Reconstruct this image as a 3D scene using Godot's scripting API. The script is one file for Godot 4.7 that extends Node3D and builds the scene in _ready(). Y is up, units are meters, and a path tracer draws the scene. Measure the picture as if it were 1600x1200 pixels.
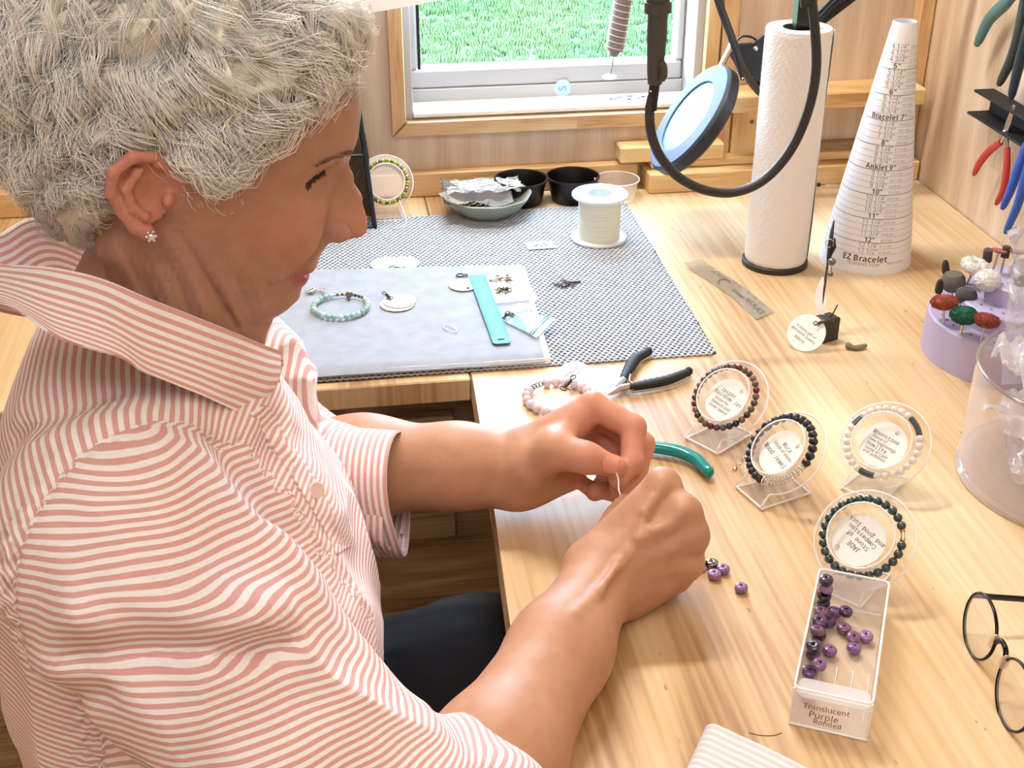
extends Node3D
# A jeweller at her bench. Metres, y up, bench top at y = 0.75, the window wall at z = 0, the right wall at x = 0.815.

const DESK := 0.75
const WALL_X := 0.815
var eye := Vector3(0, 1.35, 1.655)
var eye_basis := Basis()
var focal := 2000.0            # in pixels of the 1600 x 1200 frame
var taken := {}
var rng := RandomNumberGenerator.new()
var M := {}


func ray(u: float, v: float) -> Vector3:
	return (eye_basis * Vector3((u - 800.0) / focal, -(v - 600.0) / focal, -1.0)).normalized()

# a survey of the photograph: the point at a distance, at a height over the bench, or on an upright plane
func far(u: float, v: float, d: float) -> Vector3:
	return eye + ray(u, v) * d

func on(u: float, v: float, h := 0.0) -> Vector3:
	var r := ray(u, v)
	return eye + r * ((DESK + h - eye.y) / r.y)

func onz(u: float, v: float, z := 0.0) -> Vector3:
	var r := ray(u, v)
	return eye + r * ((z - eye.z) / r.z)

func onx(u: float, v: float, x := WALL_X) -> Vector3:
	var r := ray(u, v)
	return eye + r * ((x - eye.x) / r.x)


# ---------------------------------------------------------------- naming
func numbered(called: String, parent: Node) -> String:
	var key := str(parent.get_instance_id()) + called
	var n: int = taken.get(key, 0)
	taken[key] = n + 1
	return called if n == 0 else "%s_%03d" % [called, n]

func tag(o: Node, label: String, category: String, group := "") -> Node:
	o.set_meta("label", label)
	o.set_meta("category", category)
	if group != "":
		o.set_meta("group", group)
	return o

func thing(called: String, label: String, category: String, at: Vector3, group := "", turn := 0.0) -> Node3D:
	var o := Node3D.new()
	o.name = numbered(called, self)
	add_child(o, true)
	o.position = at
	o.rotation.y = turn
	tag(o, label, category, group)
	return o

func part(called: String, g, m: Material, parent: Node) -> MeshInstance3D:
	var o := MeshInstance3D.new()
	o.name = numbered(called, parent)
	o.mesh = g if g is Mesh else g.mesh()
	o.material_override = m
	parent.add_child(o, true)
	return o

func struct(called: String, g, m: Material) -> MeshInstance3D:
	var o := part(called, g, m, self)
	o.set_meta("kind", "structure")
	return o

func twin(o: Node3D, at: Vector3, label: String, group := "") -> Node3D:
	var c: Node3D = o.duplicate()
	c.name = numbered(str(o.name).rstrip("0123456789").rstrip("_"), self)
	add_child(c, true)
	c.position = at
	c.set_meta("label", label)
	if group != "":
		c.set_meta("group", group)
	return c


# ---------------------------------------------------------------- geometry
class G:
	var v := PackedVector3Array()
	var n := PackedVector3Array()
	var uv := PackedVector2Array()
	var c := PackedColorArray()
	var idx := PackedInt32Array()
	var colored := false
	var tint := Color.WHITE

	func mesh() -> ArrayMesh:
		var a := []
		a.resize(Mesh.ARRAY_MAX)
		a[Mesh.ARRAY_VERTEX] = v
		a[Mesh.ARRAY_NORMAL] = n
		a[Mesh.ARRAY_TEX_UV] = uv
		if colored:
			a[Mesh.ARRAY_COLOR] = c
		a[Mesh.ARRAY_INDEX] = idx
		var m := ArrayMesh.new()
		m.add_surface_from_arrays(Mesh.PRIMITIVE_TRIANGLES, a)
		return m

	func vert(p: Vector3, nn: Vector3, t := Vector2.ZERO) -> int:
		v.append(p)
		n.append(nn)
		uv.append(t)
		if colored:
			c.append(tint)
		return v.size() - 1

	# corners counter-clockwise seen from outside
	func tri(a: int, b: int, d: int) -> void:
		idx.append(a)
		idx.append(d)
		idx.append(b)

	func quad(a: int, b: int, d: int, e: int) -> void:
		tri(a, b, d)
		tri(a, d, e)

	func face(p: Array, nn := Vector3.ZERO) -> void:
		if nn == Vector3.ZERO:
			nn = (p[1] - p[0]).cross(p[2] - p[0]).normalized()
		var s := v.size()
		for q in p:
			vert(q, nn, Vector2(q.x, q.z))
		for i in range(1, p.size() - 1):
			tri(s, s + i, s + i + 1)

	# rows x cols points; normals from differences, so that (row step) x (col step) points outwards
	func grid(p: PackedVector3Array, rows: int, cols: int, wrap_c := false, wrap_r := false, uvs = null) -> void:
		var s := v.size()
		for r in rows:
			for k in cols:
				var r0 := r - 1
				var r1 := r + 1
				if wrap_r:
					r0 = (r0 + rows) % rows
					r1 = r1 % rows
				else:
					r0 = maxi(r0, 0)
					r1 = mini(r1, rows - 1)
				var k0 := k - 1
				var k1 := k + 1
				if wrap_c:
					k0 = (k0 + cols) % cols
					k1 = k1 % cols
				else:
					k0 = maxi(k0, 0)
					k1 = mini(k1, cols - 1)
				var dr := p[r1 * cols + k] - p[r0 * cols + k]
				var dc := p[r * cols + k1] - p[r * cols + k0]
				var nn := dr.cross(dc)
				if nn.length_squared() < 1e-20:
					# a pole: take the row beside it
					var q := mini(r + 1, rows - 1) if r == 0 else maxi(r - 1, 0)
					nn = (p[r1 * cols + k] - p[r0 * cols + k]).cross(p[q * cols + k1] - p[q * cols + k0])
				vert(p[r * cols + k], nn.normalized(), uvs[r * cols + k] if uvs != null else Vector2(float(k) / maxi(1, cols - (0 if wrap_c else 1)), float(r) / maxi(1, rows - 1)))
		for r in (rows if wrap_r else rows - 1):
			for k in (cols if wrap_c else cols - 1):
				var a := s + r * cols + k
				var b := s + ((r + 1) % rows) * cols + k
				var d := s + ((r + 1) % rows) * cols + (k + 1) % cols
				var e := s + r * cols + (k + 1) % cols
				quad(a, b, d, e)

	func box(size: Vector3, at := Vector3.ZERO, bev := 0.001, B := Basis()) -> void:
		var h := size / 2.0
		bev = minf(bev, minf(h.x, minf(h.y, h.z)) * 0.98)
		var ax := [Vector3(1, 0, 0), Vector3(0, 1, 0), Vector3(0, 0, 1)]
		# six faces, twelve chamfers, eight corners
		for i in 3:
			for sg: float in [-1.0, 1.0]:
				var u: Vector3 = ax[(i + 1) % 3]
				var w: Vector3 = ax[(i + 2) % 3]
				var c0: Vector3 = ax[i] * h[i] * sg
				var hu: float = h[(i + 1) % 3] - bev
				var hw: float = h[(i + 2) % 3] - bev
				var q := [c0 - u * hu - w * hw, c0 + u * hu - w * hw, c0 + u * hu + w * hw, c0 - u * hu + w * hw]
				if sg < 0.0:
					q.reverse()
				_put(q, B, at)
		if bev <= 0.0:
			return
		for i in 3:
			var j := (i + 1) % 3
			var k := (i + 2) % 3
			for sj in [-1.0, 1.0]:
				for sk in [-1.0, 1.0]:
					var a: Vector3 = ax[i] * (h[i] - bev)
					var p0: Vector3 = ax[j] * h[j] * sj + ax[k] * (h[k] - bev) * sk
					var p1: Vector3 = ax[j] * (h[j] - bev) * sj + ax[k] * h[k] * sk
					var q := [p0 - a, p0 + a, p1 + a, p1 - a]
					if (q[1] - q[0]).cross(q[2] - q[0]).dot(p0 + p1) < 0.0:
						q.reverse()
					_put(q, B, at)
		for sx in [-1.0, 1.0]:
			for sy in [-1.0, 1.0]:
				for sz in [-1.0, 1.0]:
					var q := [Vector3(h.x * sx, (h.y - bev) * sy, (h.z - bev) * sz), Vector3((h.x - bev) * sx, h.y * sy, (h.z - bev) * sz), Vector3((h.x - bev) * sx, (h.y - bev) * sy, h.z * sz)]
					if (q[1] - q[0]).cross(q[2] - q[0]).dot(Vector3(sx, sy, sz)) < 0.0:
						q.reverse()
					_put(q, B, at)

	func _put(q: Array, B: Basis, at: Vector3) -> void:
		var r := []
		for p in q:
			r.append(B * p + at)
		face(r)

	# a tube along points; radius one number or one per point; flat = height of the section over its width
	func tube(p: PackedVector3Array, radius, sides := 8, closed := false, caps := true, flat := 1.0, side_hint := Vector3.ZERO) -> void:
		var m := p.size()
		var pts := PackedVector3Array()
		var up := side_hint
		var t0 := (p[1] - p[0]).normalized()
		if up == Vector3.ZERO:
			up = Vector3.UP if absf(t0.y) < 0.9 else Vector3.RIGHT
		for i in m:
			var t: Vector3
			if closed:
				t = (p[(i + 1) % m] - p[(i - 1 + m) % m]).normalized()
			else:
				t = (p[mini(i + 1, m - 1)] - p[maxi(i - 1, 0)]).normalized()
			up = (up - t * up.dot(t)).normalized()
			var sd := t.cross(up)
			var r: float = radius[i] if radius is Array or radius is PackedFloat32Array else radius
			for k in sides:
				var a := TAU * k / sides
				pts.append(p[i] + (sd * cos(a) + up * sin(a) * flat) * r)
		# rows follow the path, columns go round: row x col = t x (round) points inwards, so reverse the columns
		var rev := PackedVector3Array()
		for i in m:
			for k in sides:
				rev.append(pts[i * sides + (sides - k) % sides])
		grid(rev, m, sides, true, closed)
		if caps and not closed:
			for e in 2:
				var i := 0 if e == 0 else m - 1
				var nn := (p[0] - p[1]).normalized() if e == 0 else (p[m - 1] - p[m - 2]).normalized()
				var s := v.size()
				for k in sides:
					vert(pts[i * sides + k], nn)
				for k in range(1, sides - 1):
					if e == 0:
						tri(s, s + k, s + k + 1)
					else:
						tri(s, s + k + 1, s + k)

	# profile (radius, height) from bottom to top along the outside; corners sharper than about 35 degrees stay sharp
	func lathe(prof: Array, segs := 32, at := Vector3.ZERO, B := Basis(), lobes := 0, lobe := 0.0) -> void:
		var run: Array = [prof[0]]
		for i in range(1, prof.size()):
			run.append(prof[i])
			var sharp := false
			if i < prof.size() - 1:
				var a: Vector2 = (prof[i] - prof[i - 1]).normalized()
				var b: Vector2 = (prof[i + 1] - prof[i]).normalized()
				sharp = a.dot(b) < 0.82
			if sharp or i == prof.size() - 1:
				var pts := PackedVector3Array()
				for q in run:
					for k in segs:
						var an := -TAU * k / segs
						var rr: float = q.x * (1.0 + lobe * cos(an * lobes))
						pts.append(B * Vector3(rr * cos(an), q.y, rr * sin(an)) + at)
				# row = up, col = clockwise from above ... up x (-angle) points outwards
				grid(pts, run.size(), segs, true)
				run = [prof[i]]

	func ball(at: Vector3, r, rows := 8, segs := 12, B := Basis()) -> void:
		var rr: Vector3 = r if r is Vector3 else Vector3(r, r, r)
		var pts := PackedVector3Array()
		for i in rows + 1:
			var ph := -PI / 2 + PI * i / rows
			for k in segs:
				var an := -TAU * k / segs
				pts.append(B * Vector3(rr.x * cos(ph) * cos(an), rr.y * sin(ph), rr.z * cos(ph) * sin(an)) + at)
		grid(pts, rows + 1, segs, true)

	func ring(at: Vector3, R: float, r: float, B := Basis(), segs := 32, sides := 8, a0 := 0.0, a1 := TAU) -> void:
		var p := PackedVector3Array()
		var full := a1 - a0 > TAU - 0.01
		var cnt := segs if full else segs + 1
		for i in cnt:
			var a := a0 + (a1 - a0) * i / segs
			p.append(at + B * Vector3(R * cos(a), 0, R * sin(a)))
		tube(p, r, sides, full, true, 1.0, B * Vector3.UP)

	# an outline in its own plane (x right, y up), from -depth/2 to depth/2 along B.z
	func plate(poly: PackedVector2Array, depth: float, at := Vector3.ZERO, B := Basis(), bev := 0.0) -> void:
		var pl := poly.duplicate()
		if Geometry2D.is_polygon_clockwise(pl):
			pl.reverse()
		var inner := pl
		if bev > 0.0:
			inner = PackedVector2Array()
			var k := pl.size()
			for i in k:
				var a := (pl[i] - pl[(i - 1 + k) % k]).normalized()
				var b := (pl[(i + 1) % k] - pl[i]).normalized()
				var nn := (Vector2(-a.y, a.x) + Vector2(-b.y, b.x))
				nn = nn.normalized() if nn.length() > 0.01 else Vector2(-a.y, a.x)
				inner.append(pl[i] + nn * bev)
		var tr := Geometry2D.triangulate_polygon(inner)
		for sg: float in [1.0, -1.0]:
			var s := v.size()
			for q in inner:
				vert(B * Vector3(q.x, q.y, sg * depth / 2) + at, B * Vector3(0, 0, sg), q)
			for i in range(0, tr.size(), 3):
				var a := s + tr[i]
				var b := s + tr[i + 1]
				var d := s + tr[i + 2]
				var cr := (inner[tr[i + 1]] - inner[tr[i]]).cross(inner[tr[i + 2]] - inner[tr[i]])
				if (cr > 0.0) == (sg > 0.0):
					tri(a, b, d)
				else:
					tri(a, d, b)
		var hd := depth / 2 - bev
		var layers := [[pl, -hd, pl, hd]]
		if bev > 0.0:
			layers.append([pl, hd, inner, depth / 2])
			layers.append([inner, -depth / 2, pl, -hd])
		for L in layers:
			var k: int = L[0].size()
			for i in k:
				var j := (i + 1) % k
				var e: Vector2 = (L[0][j] - L[0][i]).normalized()
				# soft sides where the outline bends gently
				var nf := Vector2(e.y, -e.x)
				var e0: Vector2 = (L[0][i] - L[0][(i - 1 + k) % k]).normalized()
				var e1: Vector2 = (L[0][(j + 1) % k] - L[0][j]).normalized()
				var n0 := (nf + Vector2(e0.y, -e0.x)).normalized() if e0.dot(e) > 0.8 else nf
				var n1 := (nf + Vector2(e1.y, -e1.x)).normalized() if e1.dot(e) > 0.8 else nf
				var s := v.size()
				var q0: Vector2 = L[0][i]
				var q1: Vector2 = L[0][j]
				var q2: Vector2 = L[2][j]
				var q3: Vector2 = L[2][i]
				vert(B * Vector3(q0.x, q0.y, L[1]) + at, B * Vector3(n0.x, n0.y, 0), q0)
				vert(B * Vector3(q1.x, q1.y, L[1]) + at, B * Vector3(n1.x, n1.y, 0), q1)
				vert(B * Vector3(q2.x, q2.y, L[3]) + at, B * Vector3(n1.x, n1.y, 0), q2)
				vert(B * Vector3(q3.x, q3.y, L[3]) + at, B * Vector3(n0.x, n0.y, 0), q3)
				quad(s, s + 1, s + 2, s + 3)

	# a cloth or film: the grid, its other side and a rim, thick metres apart
	func sheet(p: PackedVector3Array, rows: int, cols: int, thick: float, uvs = null) -> void:
		var s := v.size()
		grid(p, rows, cols, false, false, uvs)
		var cnt := rows * cols
		for i in cnt:
			var tt := uv[s + i]
			vert(v[s + i] - n[s + i] * thick, -n[s + i], tt)
		for r in rows - 1:
			for k in cols - 1:
				var a := s + cnt + r * cols + k
				quad(a, a + 1, a + cols + 1, a + cols)
		var edge := []
		for k in cols: edge.append(k)
		for r in range(1, rows): edge.append(r * cols + cols - 1)
		for k in range(cols - 2, -1, -1): edge.append((rows - 1) * cols + k)
		for r in range(rows - 2, 0, -1): edge.append(r * cols)
		for i in edge.size():
			var a: int = s + edge[i]
			var b: int = s + edge[(i + 1) % edge.size()]
			var nn := (v[b] - v[a]).cross(n[a])
			if nn.length_squared() < 1e-16: continue
			nn = nn.normalized()
			var q := v.size()
			vert(v[a], nn, uv[a]); vert(v[b], nn, uv[b]); vert(v[b] - n[b] * thick, nn, uv[b]); vert(v[a] - n[a] * thick, nn, uv[a])
			# seen from outside
			if (v[q + 1] - v[q]).cross(v[q + 2] - v[q]).dot(nn) > 0.0:
				quad(q, q + 1, q + 2, q + 3)
			else:
				quad(q, q + 3, q + 2, q + 1)

	func move(T: Transform3D) -> G:
		for i in v.size():
			v[i] = T * v[i]
			n[i] = (T.basis * n[i]).normalized()
		return self


# a smooth curve through points
func curve(pts: Array, per := 8, closed := false) -> PackedVector3Array:
	var out := PackedVector3Array()
	var m := pts.size()
	var last := m if closed else m - 1
	for i in last:
		var p0: Vector3 = pts[(i - 1 + m) % m] if closed or i > 0 else pts[0] * 2.0 - pts[1]
		var p1: Vector3 = pts[i]
		var p2: Vector3 = pts[(i + 1) % m]
		var p3: Vector3 = pts[(i + 2) % m] if closed or i < m - 2 else pts[m - 1] * 2.0 - pts[m - 2]
		for k in per:
			out.append(p1.cubic_interpolate(p2, p0, p3, float(k) / per))
	if not closed:
		out.append(pts[m - 1])
	return out

func curve2(pts: Array, per := 6, closed := true) -> PackedVector2Array:
	var a := []
	for p in pts:
		a.append(Vector3(p.x, p.y, 0))
	var out := PackedVector2Array()
	for q in curve(a, per, closed):
		out.append(Vector2(q.x, q.y))
	return out

func lerps(vals: Array, n: int) -> PackedFloat32Array:
	var out := PackedFloat32Array()
	for i in n:
		var t := float(i) / (n - 1) * (vals.size() - 1)
		var k := mini(int(t), vals.size() - 2)
		out.append(lerpf(vals[k], vals[k + 1], smoothstep(0.0, 1.0, t - k)))
	return out

func circle2(r: float, n := 32, at := Vector2.ZERO) -> PackedVector2Array:
	var out := PackedVector2Array()
	for i in n:
		out.append(at + Vector2(r, 0).rotated(TAU * i / n))
	return out

func rounded(w: float, h: float, r: float, n := 5) -> PackedVector2Array:
	var out := PackedVector2Array()
	for q in 4:
		var cx := (w / 2 - r) * (1 if q == 0 or q == 3 else -1)
		var cy := (h / 2 - r) * (1 if q < 2 else -1)
		for i in n + 1:
			out.append(Vector2(cx, cy) + Vector2(r, 0).rotated(PI / 2 * (q + float(i) / n)))
	return out

# x along right, z facing
func frame(z: Vector3, up := Vector3.UP) -> Basis:
	z = z.normalized()
	var x := up.cross(z)
	if x.length() < 1e-4:
		x = Vector3.RIGHT
	x = x.normalized()
	return Basis(x, z.cross(x), z)

# y along the axis
func along(y: Vector3, hint := Vector3(0, 0, 1)) -> Basis:
	y = y.normalized()
	var x := y.cross(hint)
	if x.length() < 1e-4:
		x = y.cross(Vector3.RIGHT)
	x = x.normalized()
	return Basis(x, y, x.cross(y))

# lettering: each line's middle at its place; bend maps a flat point (x right, y up, z out) to the surface
var fonts := {}
func letters(g: G, text: String, size: float, at: Vector2, bend: Callable, bold := false, turn := 0.0, face := "Droid Sans") -> void:
	var key := face + str(bold)
	if not fonts.has(key):
		var f := SystemFont.new()
		f.font_names = PackedStringArray([face])
		if bold:
			f.font_weight = 700
		fonts[key] = f
	var t := TextMesh.new()
	t.font = fonts[key]
	t.font_size = 32
	t.pixel_size = size / 32.0
	t.depth = 0.0
	t.text = text
	t.curve_step = 4.0
	var a := t.get_mesh_arrays() if t.has_method("get_mesh_arrays") else t.surface_get_arrays(0)
	var vs: PackedVector3Array = a[Mesh.ARRAY_VERTEX]
	var ix = a[Mesh.ARRAY_INDEX]
	var ns: PackedVector3Array = a[Mesh.ARRAY_NORMAL]
	var remap := {}
	var cnt: int = ix.size() if ix != null else vs.size()
	for i in range(0, cnt, 3):
		var ids := [0, 0, 0]
		for k in 3:
			ids[k] = ix[i + k] if ix != null else i + k
		if ns[ids[0]].z < 0.5:
			continue
		for k in 3:
			var id: int = ids[k]
			if not remap.has(id):
				var p := Vector2(vs[id].x, vs[id].y).rotated(turn) + at
				var q: Vector3 = bend.call(Vector3(p.x, p.y, 0.0))
				var q2: Vector3 = bend.call(Vector3(p.x, p.y, 0.001))
				remap[id] = g.vert(q, (q2 - q).normalized())
			g.idx.append(remap[id])


# ---------------------------------------------------------------- materials
func mat(col: Color, rough := 0.6, metal := 0.0) -> StandardMaterial3D:
	var m := StandardMaterial3D.new()
	m.albedo_color = col
	m.roughness = rough
	m.metallic = metal
	return m

func clear(col: Color, alpha: float, rough := 0.05) -> StandardMaterial3D:
	var m := mat(Color(col.r, col.g, col.b, alpha), rough)
	m.transparency = BaseMaterial3D.TRANSPARENCY_ALPHA
	return m

func noise(seed_: int, freq: float, oct := 3) -> FastNoiseLite:
	var f := FastNoiseLite.new()
	f.seed = seed_
	f.noise_type = FastNoiseLite.TYPE_SIMPLEX_SMOOTH
	f.frequency = freq
	f.fractal_octaves = oct
	return f

func ramp(cols: Array, t: float) -> Color:
	t = clampf(t, 0.0, 0.9999) * (cols.size() - 1)
	var k := int(t)
	return cols[k].lerp(cols[k + 1], t - k)

# boards and plywood: growth rings cut lengthwise, fine fibres, a few specks; grain runs down the picture
func wood(px: int, seed_: int, cols: Array, rings: float, wobble: float, fibre: float, specks := 0, sideways := false) -> ImageTexture:
	var im := Image.create(px, px, false, Image.FORMAT_RGB8)
	var a := noise(seed_, 1.0, 3)
	var b := noise(seed_ + 7, 1.0, 2)
	for y in px:
		var fy := float(y) / px
		for x in px:
			var fx := float(x) / px
			var w := a.get_noise_2d(fx * 2.2, fy * 0.55) * wobble
			var r := sin((fx + w) * rings * TAU) * 0.5 + 0.5
			var f := b.get_noise_2d(fx * 160.0, fy * 5.0)
			var big := b.get_noise_2d(fx * 5.0 + 9.0, fy * 1.6)
			var t := 0.48 + (r * r - 0.35) * 0.40 + f * fibre + big * 0.42
			im.set_pixel(y if sideways else x, x if sideways else y, ramp(cols, t))
	var rg := RandomNumberGenerator.new()
	rg.seed = seed_
	for i in specks:
		var x := rg.randi_range(2, px - 4)
		var y := rg.randi_range(2, px - 12)
		var len := rg.randi_range(1, 5)
		var dark := rg.randf_range(0.62, 0.9)
		for k in len:
			var q := Vector2i(y + k, x) if sideways else Vector2i(x, y + k)
			im.set_pixel(q.x, q.y, im.get_pixel(q.x, q.y) * dark)
	im.generate_mipmaps()
	return ImageTexture.create_from_image(im)

func wood_mat(tex: Texture2D, per_m: float, rough := 0.5, offset := Vector3.ZERO) -> StandardMaterial3D:
	var m := mat(Color.WHITE, rough)
	m.albedo_texture = tex
	m.uv1_triplanar = true
	m.uv1_world_triplanar = true
	m.uv1_triplanar_sharpness = 8.0
	m.uv1_scale = Vector3.ONE * per_m
	m.uv1_offset = offset
	return m

func noisy(col0: Color, col1: Color, freq: float, size := 256, per_m := 8.0, rough := 0.7) -> StandardMaterial3D:
	var im := Image.create(size, size, false, Image.FORMAT_RGB8)
	var a := noise(int(freq * 13.0) + size, freq / size, 4)
	for y in size:
		for x in size:
			im.set_pixel(x, y, col0.lerp(col1, clampf(0.5 + a.get_noise_2d(x, y) * 0.9, 0, 1)))
	var m := mat(Color.WHITE, rough)
	m.albedo_texture = ImageTexture.create_from_image(im)
	m.uv1_triplanar = true
	m.uv1_world_triplanar = true
	m.uv1_scale = Vector3.ONE * per_m
	return m


func _ready() -> void:
	rng.seed = 4711
	# ------------------------------------------------ camera
	var fwd := Vector3(sin(deg_to_rad(8.5)) * cos(deg_to_rad(28.4)), -sin(deg_to_rad(28.4)), -cos(deg_to_rad(8.5)) * cos(deg_to_rad(28.4)))
	eye_basis = Basis.looking_at(fwd, Vector3.UP)
	var cam := Camera3D.new()
	cam.name = "camera"
	cam.fov = rad_to_deg(2.0 * atan(600.0 / focal))
	cam.near = 0.02
	cam.far = 200.0
	add_child(cam)
	cam.global_transform = Transform3D(eye_basis, eye)
	cam.current = true
	# ------------------------------------------------ sky, exposure
	var sky := ProceduralSkyMaterial.new()
	sky.sky_top_color = Color(0.66, 0.76, 0.88)
	sky.sky_horizon_color = Color(0.88, 0.91, 0.94)
	sky.ground_horizon_color = Color(0.6, 0.68, 0.6)
	sky.ground_bottom_color = Color(0.35, 0.42, 0.33)
	sky.sky_energy_multiplier = 4.6
	sky.ground_energy_multiplier = 1.5
	var s := Sky.new()
	s.sky_material = sky
	var env := Environment.new()
	env.background_mode = Environment.BG_SKY
	env.sky = s
	env.tonemap_mode = Environment.TONE_MAPPER_LINEAR
	env.tonemap_exposure = 1.0
	env.sdfgi_enabled = true
	env.ssao_enabled = true
	env.ssil_enabled = true
	var we := WorldEnvironment.new()
	we.name = "surroundings"
	we.environment = env
	add_child(we)
	# ------------------------------------------------ sun on the lawn, along the outside of the window wall
	var sun := DirectionalLight3D.new()
	sun.name = "sun"
	sun.light_energy = 1.3
	sun.light_color = Color(1.0, 0.97, 0.9)
	sun.light_angular_distance = 0.6
	sun.shadow_enabled = true
	add_child(sun)
	sun.look_at_from_position(Vector3(5, 8, 2.0), Vector3.ZERO)
	# ------------------------------------------------ the bench lamp over the window and the ceiling panels
	lamp("bench_lamp", "white strip lamp fixed to the wall above the window", Vector3(0.12, 1.98, 0.2), Vector2(0.6, 0.1), 1.7, Color(1.0, 0.975, 0.94), Vector3(0.0, -1.0, 0.5))
	lamp("ceiling_light", "square white ceiling panel light over the bench", Vector3(-0.1, 2.36, 2.05), Vector2(1.1, 1.1), 1.32, Color(1.0, 0.97, 0.94), Vector3(0, -1, 0.0))

	make_materials()
	room()
	window()
	shelves()
	bench()
	mats()
	bench_back()
	tall_things()
	right_side()
	displays()
	bead_box()
	small_things()
	person()


func lamp(called: String, label: String, at: Vector3, size: Vector2, energy: float, col: Color, aim: Vector3) -> void:
	var t := thing(called, label, "lamp", at)
	var B := frame(aim, Vector3.BACK)
	var g := G.new()
	g.box(Vector3(size.x + 0.04, size.y + 0.04, 0.03), -aim.normalized() * 0.018, 0.004, B)
	part("housing", g, mat(Color(0.93, 0.93, 0.93), 0.4), t)
	var e := mat(Color.WHITE, 0.5)
	e.emission_enabled = true
	e.emission = col
	e.emission_energy_multiplier = 1.6
	var p := G.new()
	p.box(Vector3(size.x, size.y, 0.004), Vector3.ZERO, 0.001, B)
	part("diffuser", p, e, t)
	var l := AreaLight3D.new()
	l.name = called + "_glow"
	l.area_size = size
	l.light_energy = energy
	l.light_color = col
	l.area_range = 8.0
	l.shadow_enabled = true
	add_child(l)
	l.global_transform = Transform3D(frame(-aim, Vector3.BACK), at + aim.normalized() * 0.008)


func make_materials() -> void:
	var cream := Color(0.93, 0.83, 0.64)
	var tan := Color(0.74, 0.56, 0.36)
	M.desk_tex = wood(1024, 31, [Color(0.60, 0.44, 0.28), Color(0.79, 0.66, 0.49), Color(0.86, 0.76, 0.60), Color(0.91, 0.84, 0.72)], 3.0, 0.75, 0.2, 260)
	M.desk = wood_mat(M.desk_tex, 0.78, 0.45, Vector3(0.21, 0.0, 0.12))
	M.desk.metallic_specular = 0.45
	M.panel_tex = wood(512, 5, [Color(0.77, 0.66, 0.54), Color(0.84, 0.74, 0.62), Color(0.87, 0.78, 0.67), Color(0.90, 0.82, 0.71)], 16.0, 0.05, 0.26)
	M.panel = wood_mat(M.panel_tex, 1.6, 0.55)
	M.panel_h_tex = wood(512, 6, [Color(0.70, 0.53, 0.35), Color(0.82, 0.65, 0.45), Color(0.87, 0.72, 0.52), Color(0.90, 0.77, 0.59)], 7.0, 0.2, 0.3, 0, true)
	M.trim_v = wood_mat(wood(512, 9, [Color(0.70, 0.53, 0.35), Color(0.81, 0.63, 0.43), Color(0.86, 0.70, 0.50), Color(0.89, 0.75, 0.57)], 10.0, 0.15, 0.35), 3.0, 0.4)
	M.trim_h = wood_mat(M.panel_h_tex, 3.0, 0.4)
	M.pine = wood_mat(wood(512, 12, [Color(0.74, 0.55, 0.33), Color(0.86, 0.70, 0.47), Color(0.91, 0.79, 0.58), Color(0.93, 0.84, 0.66)], 5.0, 0.3, 0.2, 0, true), 2.6, 0.5)
	M.pine_v = wood_mat(wood(512, 13, [Color(0.74, 0.55, 0.33), Color(0.86, 0.70, 0.47), Color(0.91, 0.79, 0.58), Color(0.93, 0.84, 0.66)], 5.0, 0.3, 0.2), 2.6, 0.5)
	M.grey_wood = wood_mat(wood(512, 14, [Color(0.42, 0.35, 0.25), Color(0.58, 0.49, 0.36), Color(0.66, 0.57, 0.43), Color(0.72, 0.63, 0.5)], 8.0, 0.25, 0.35, 0, true), 2.2, 0.6)
	M.white = mat(Color(0.93, 0.93, 0.92), 0.5)
	M.vinyl = mat(Color(0.74, 0.73, 0.72), 0.4)
	M.black = mat(Color(0.025, 0.025, 0.028), 0.35)
	M.black_matt = mat(Color(0.06, 0.06, 0.062), 0.65)
	M.rubber = mat(Color(0.16, 0.155, 0.15), 0.5)
	M.steel = mat(Color(0.78, 0.77, 0.74), 0.25, 1.0)
	M.silver = mat(Color(0.85, 0.83, 0.8), 0.2, 1.0)
	M.dark_metal = mat(Color(0.32, 0.28, 0.24), 0.4, 0.8)
	M.card = mat(Color(0.95, 0.95, 0.94), 0.75)
	M.ink = mat(Color(0.1, 0.1, 0.1), 0.8)
	M.ink_grey = mat(Color(0.42, 0.42, 0.42), 0.8)
	M.acrylic = clear(Color(0.93, 0.94, 0.95), 0.045, 0.03)
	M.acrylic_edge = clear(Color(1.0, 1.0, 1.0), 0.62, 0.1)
	M.film = clear(Color(0.93, 0.96, 0.97), 0.2, 0.12)


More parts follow.
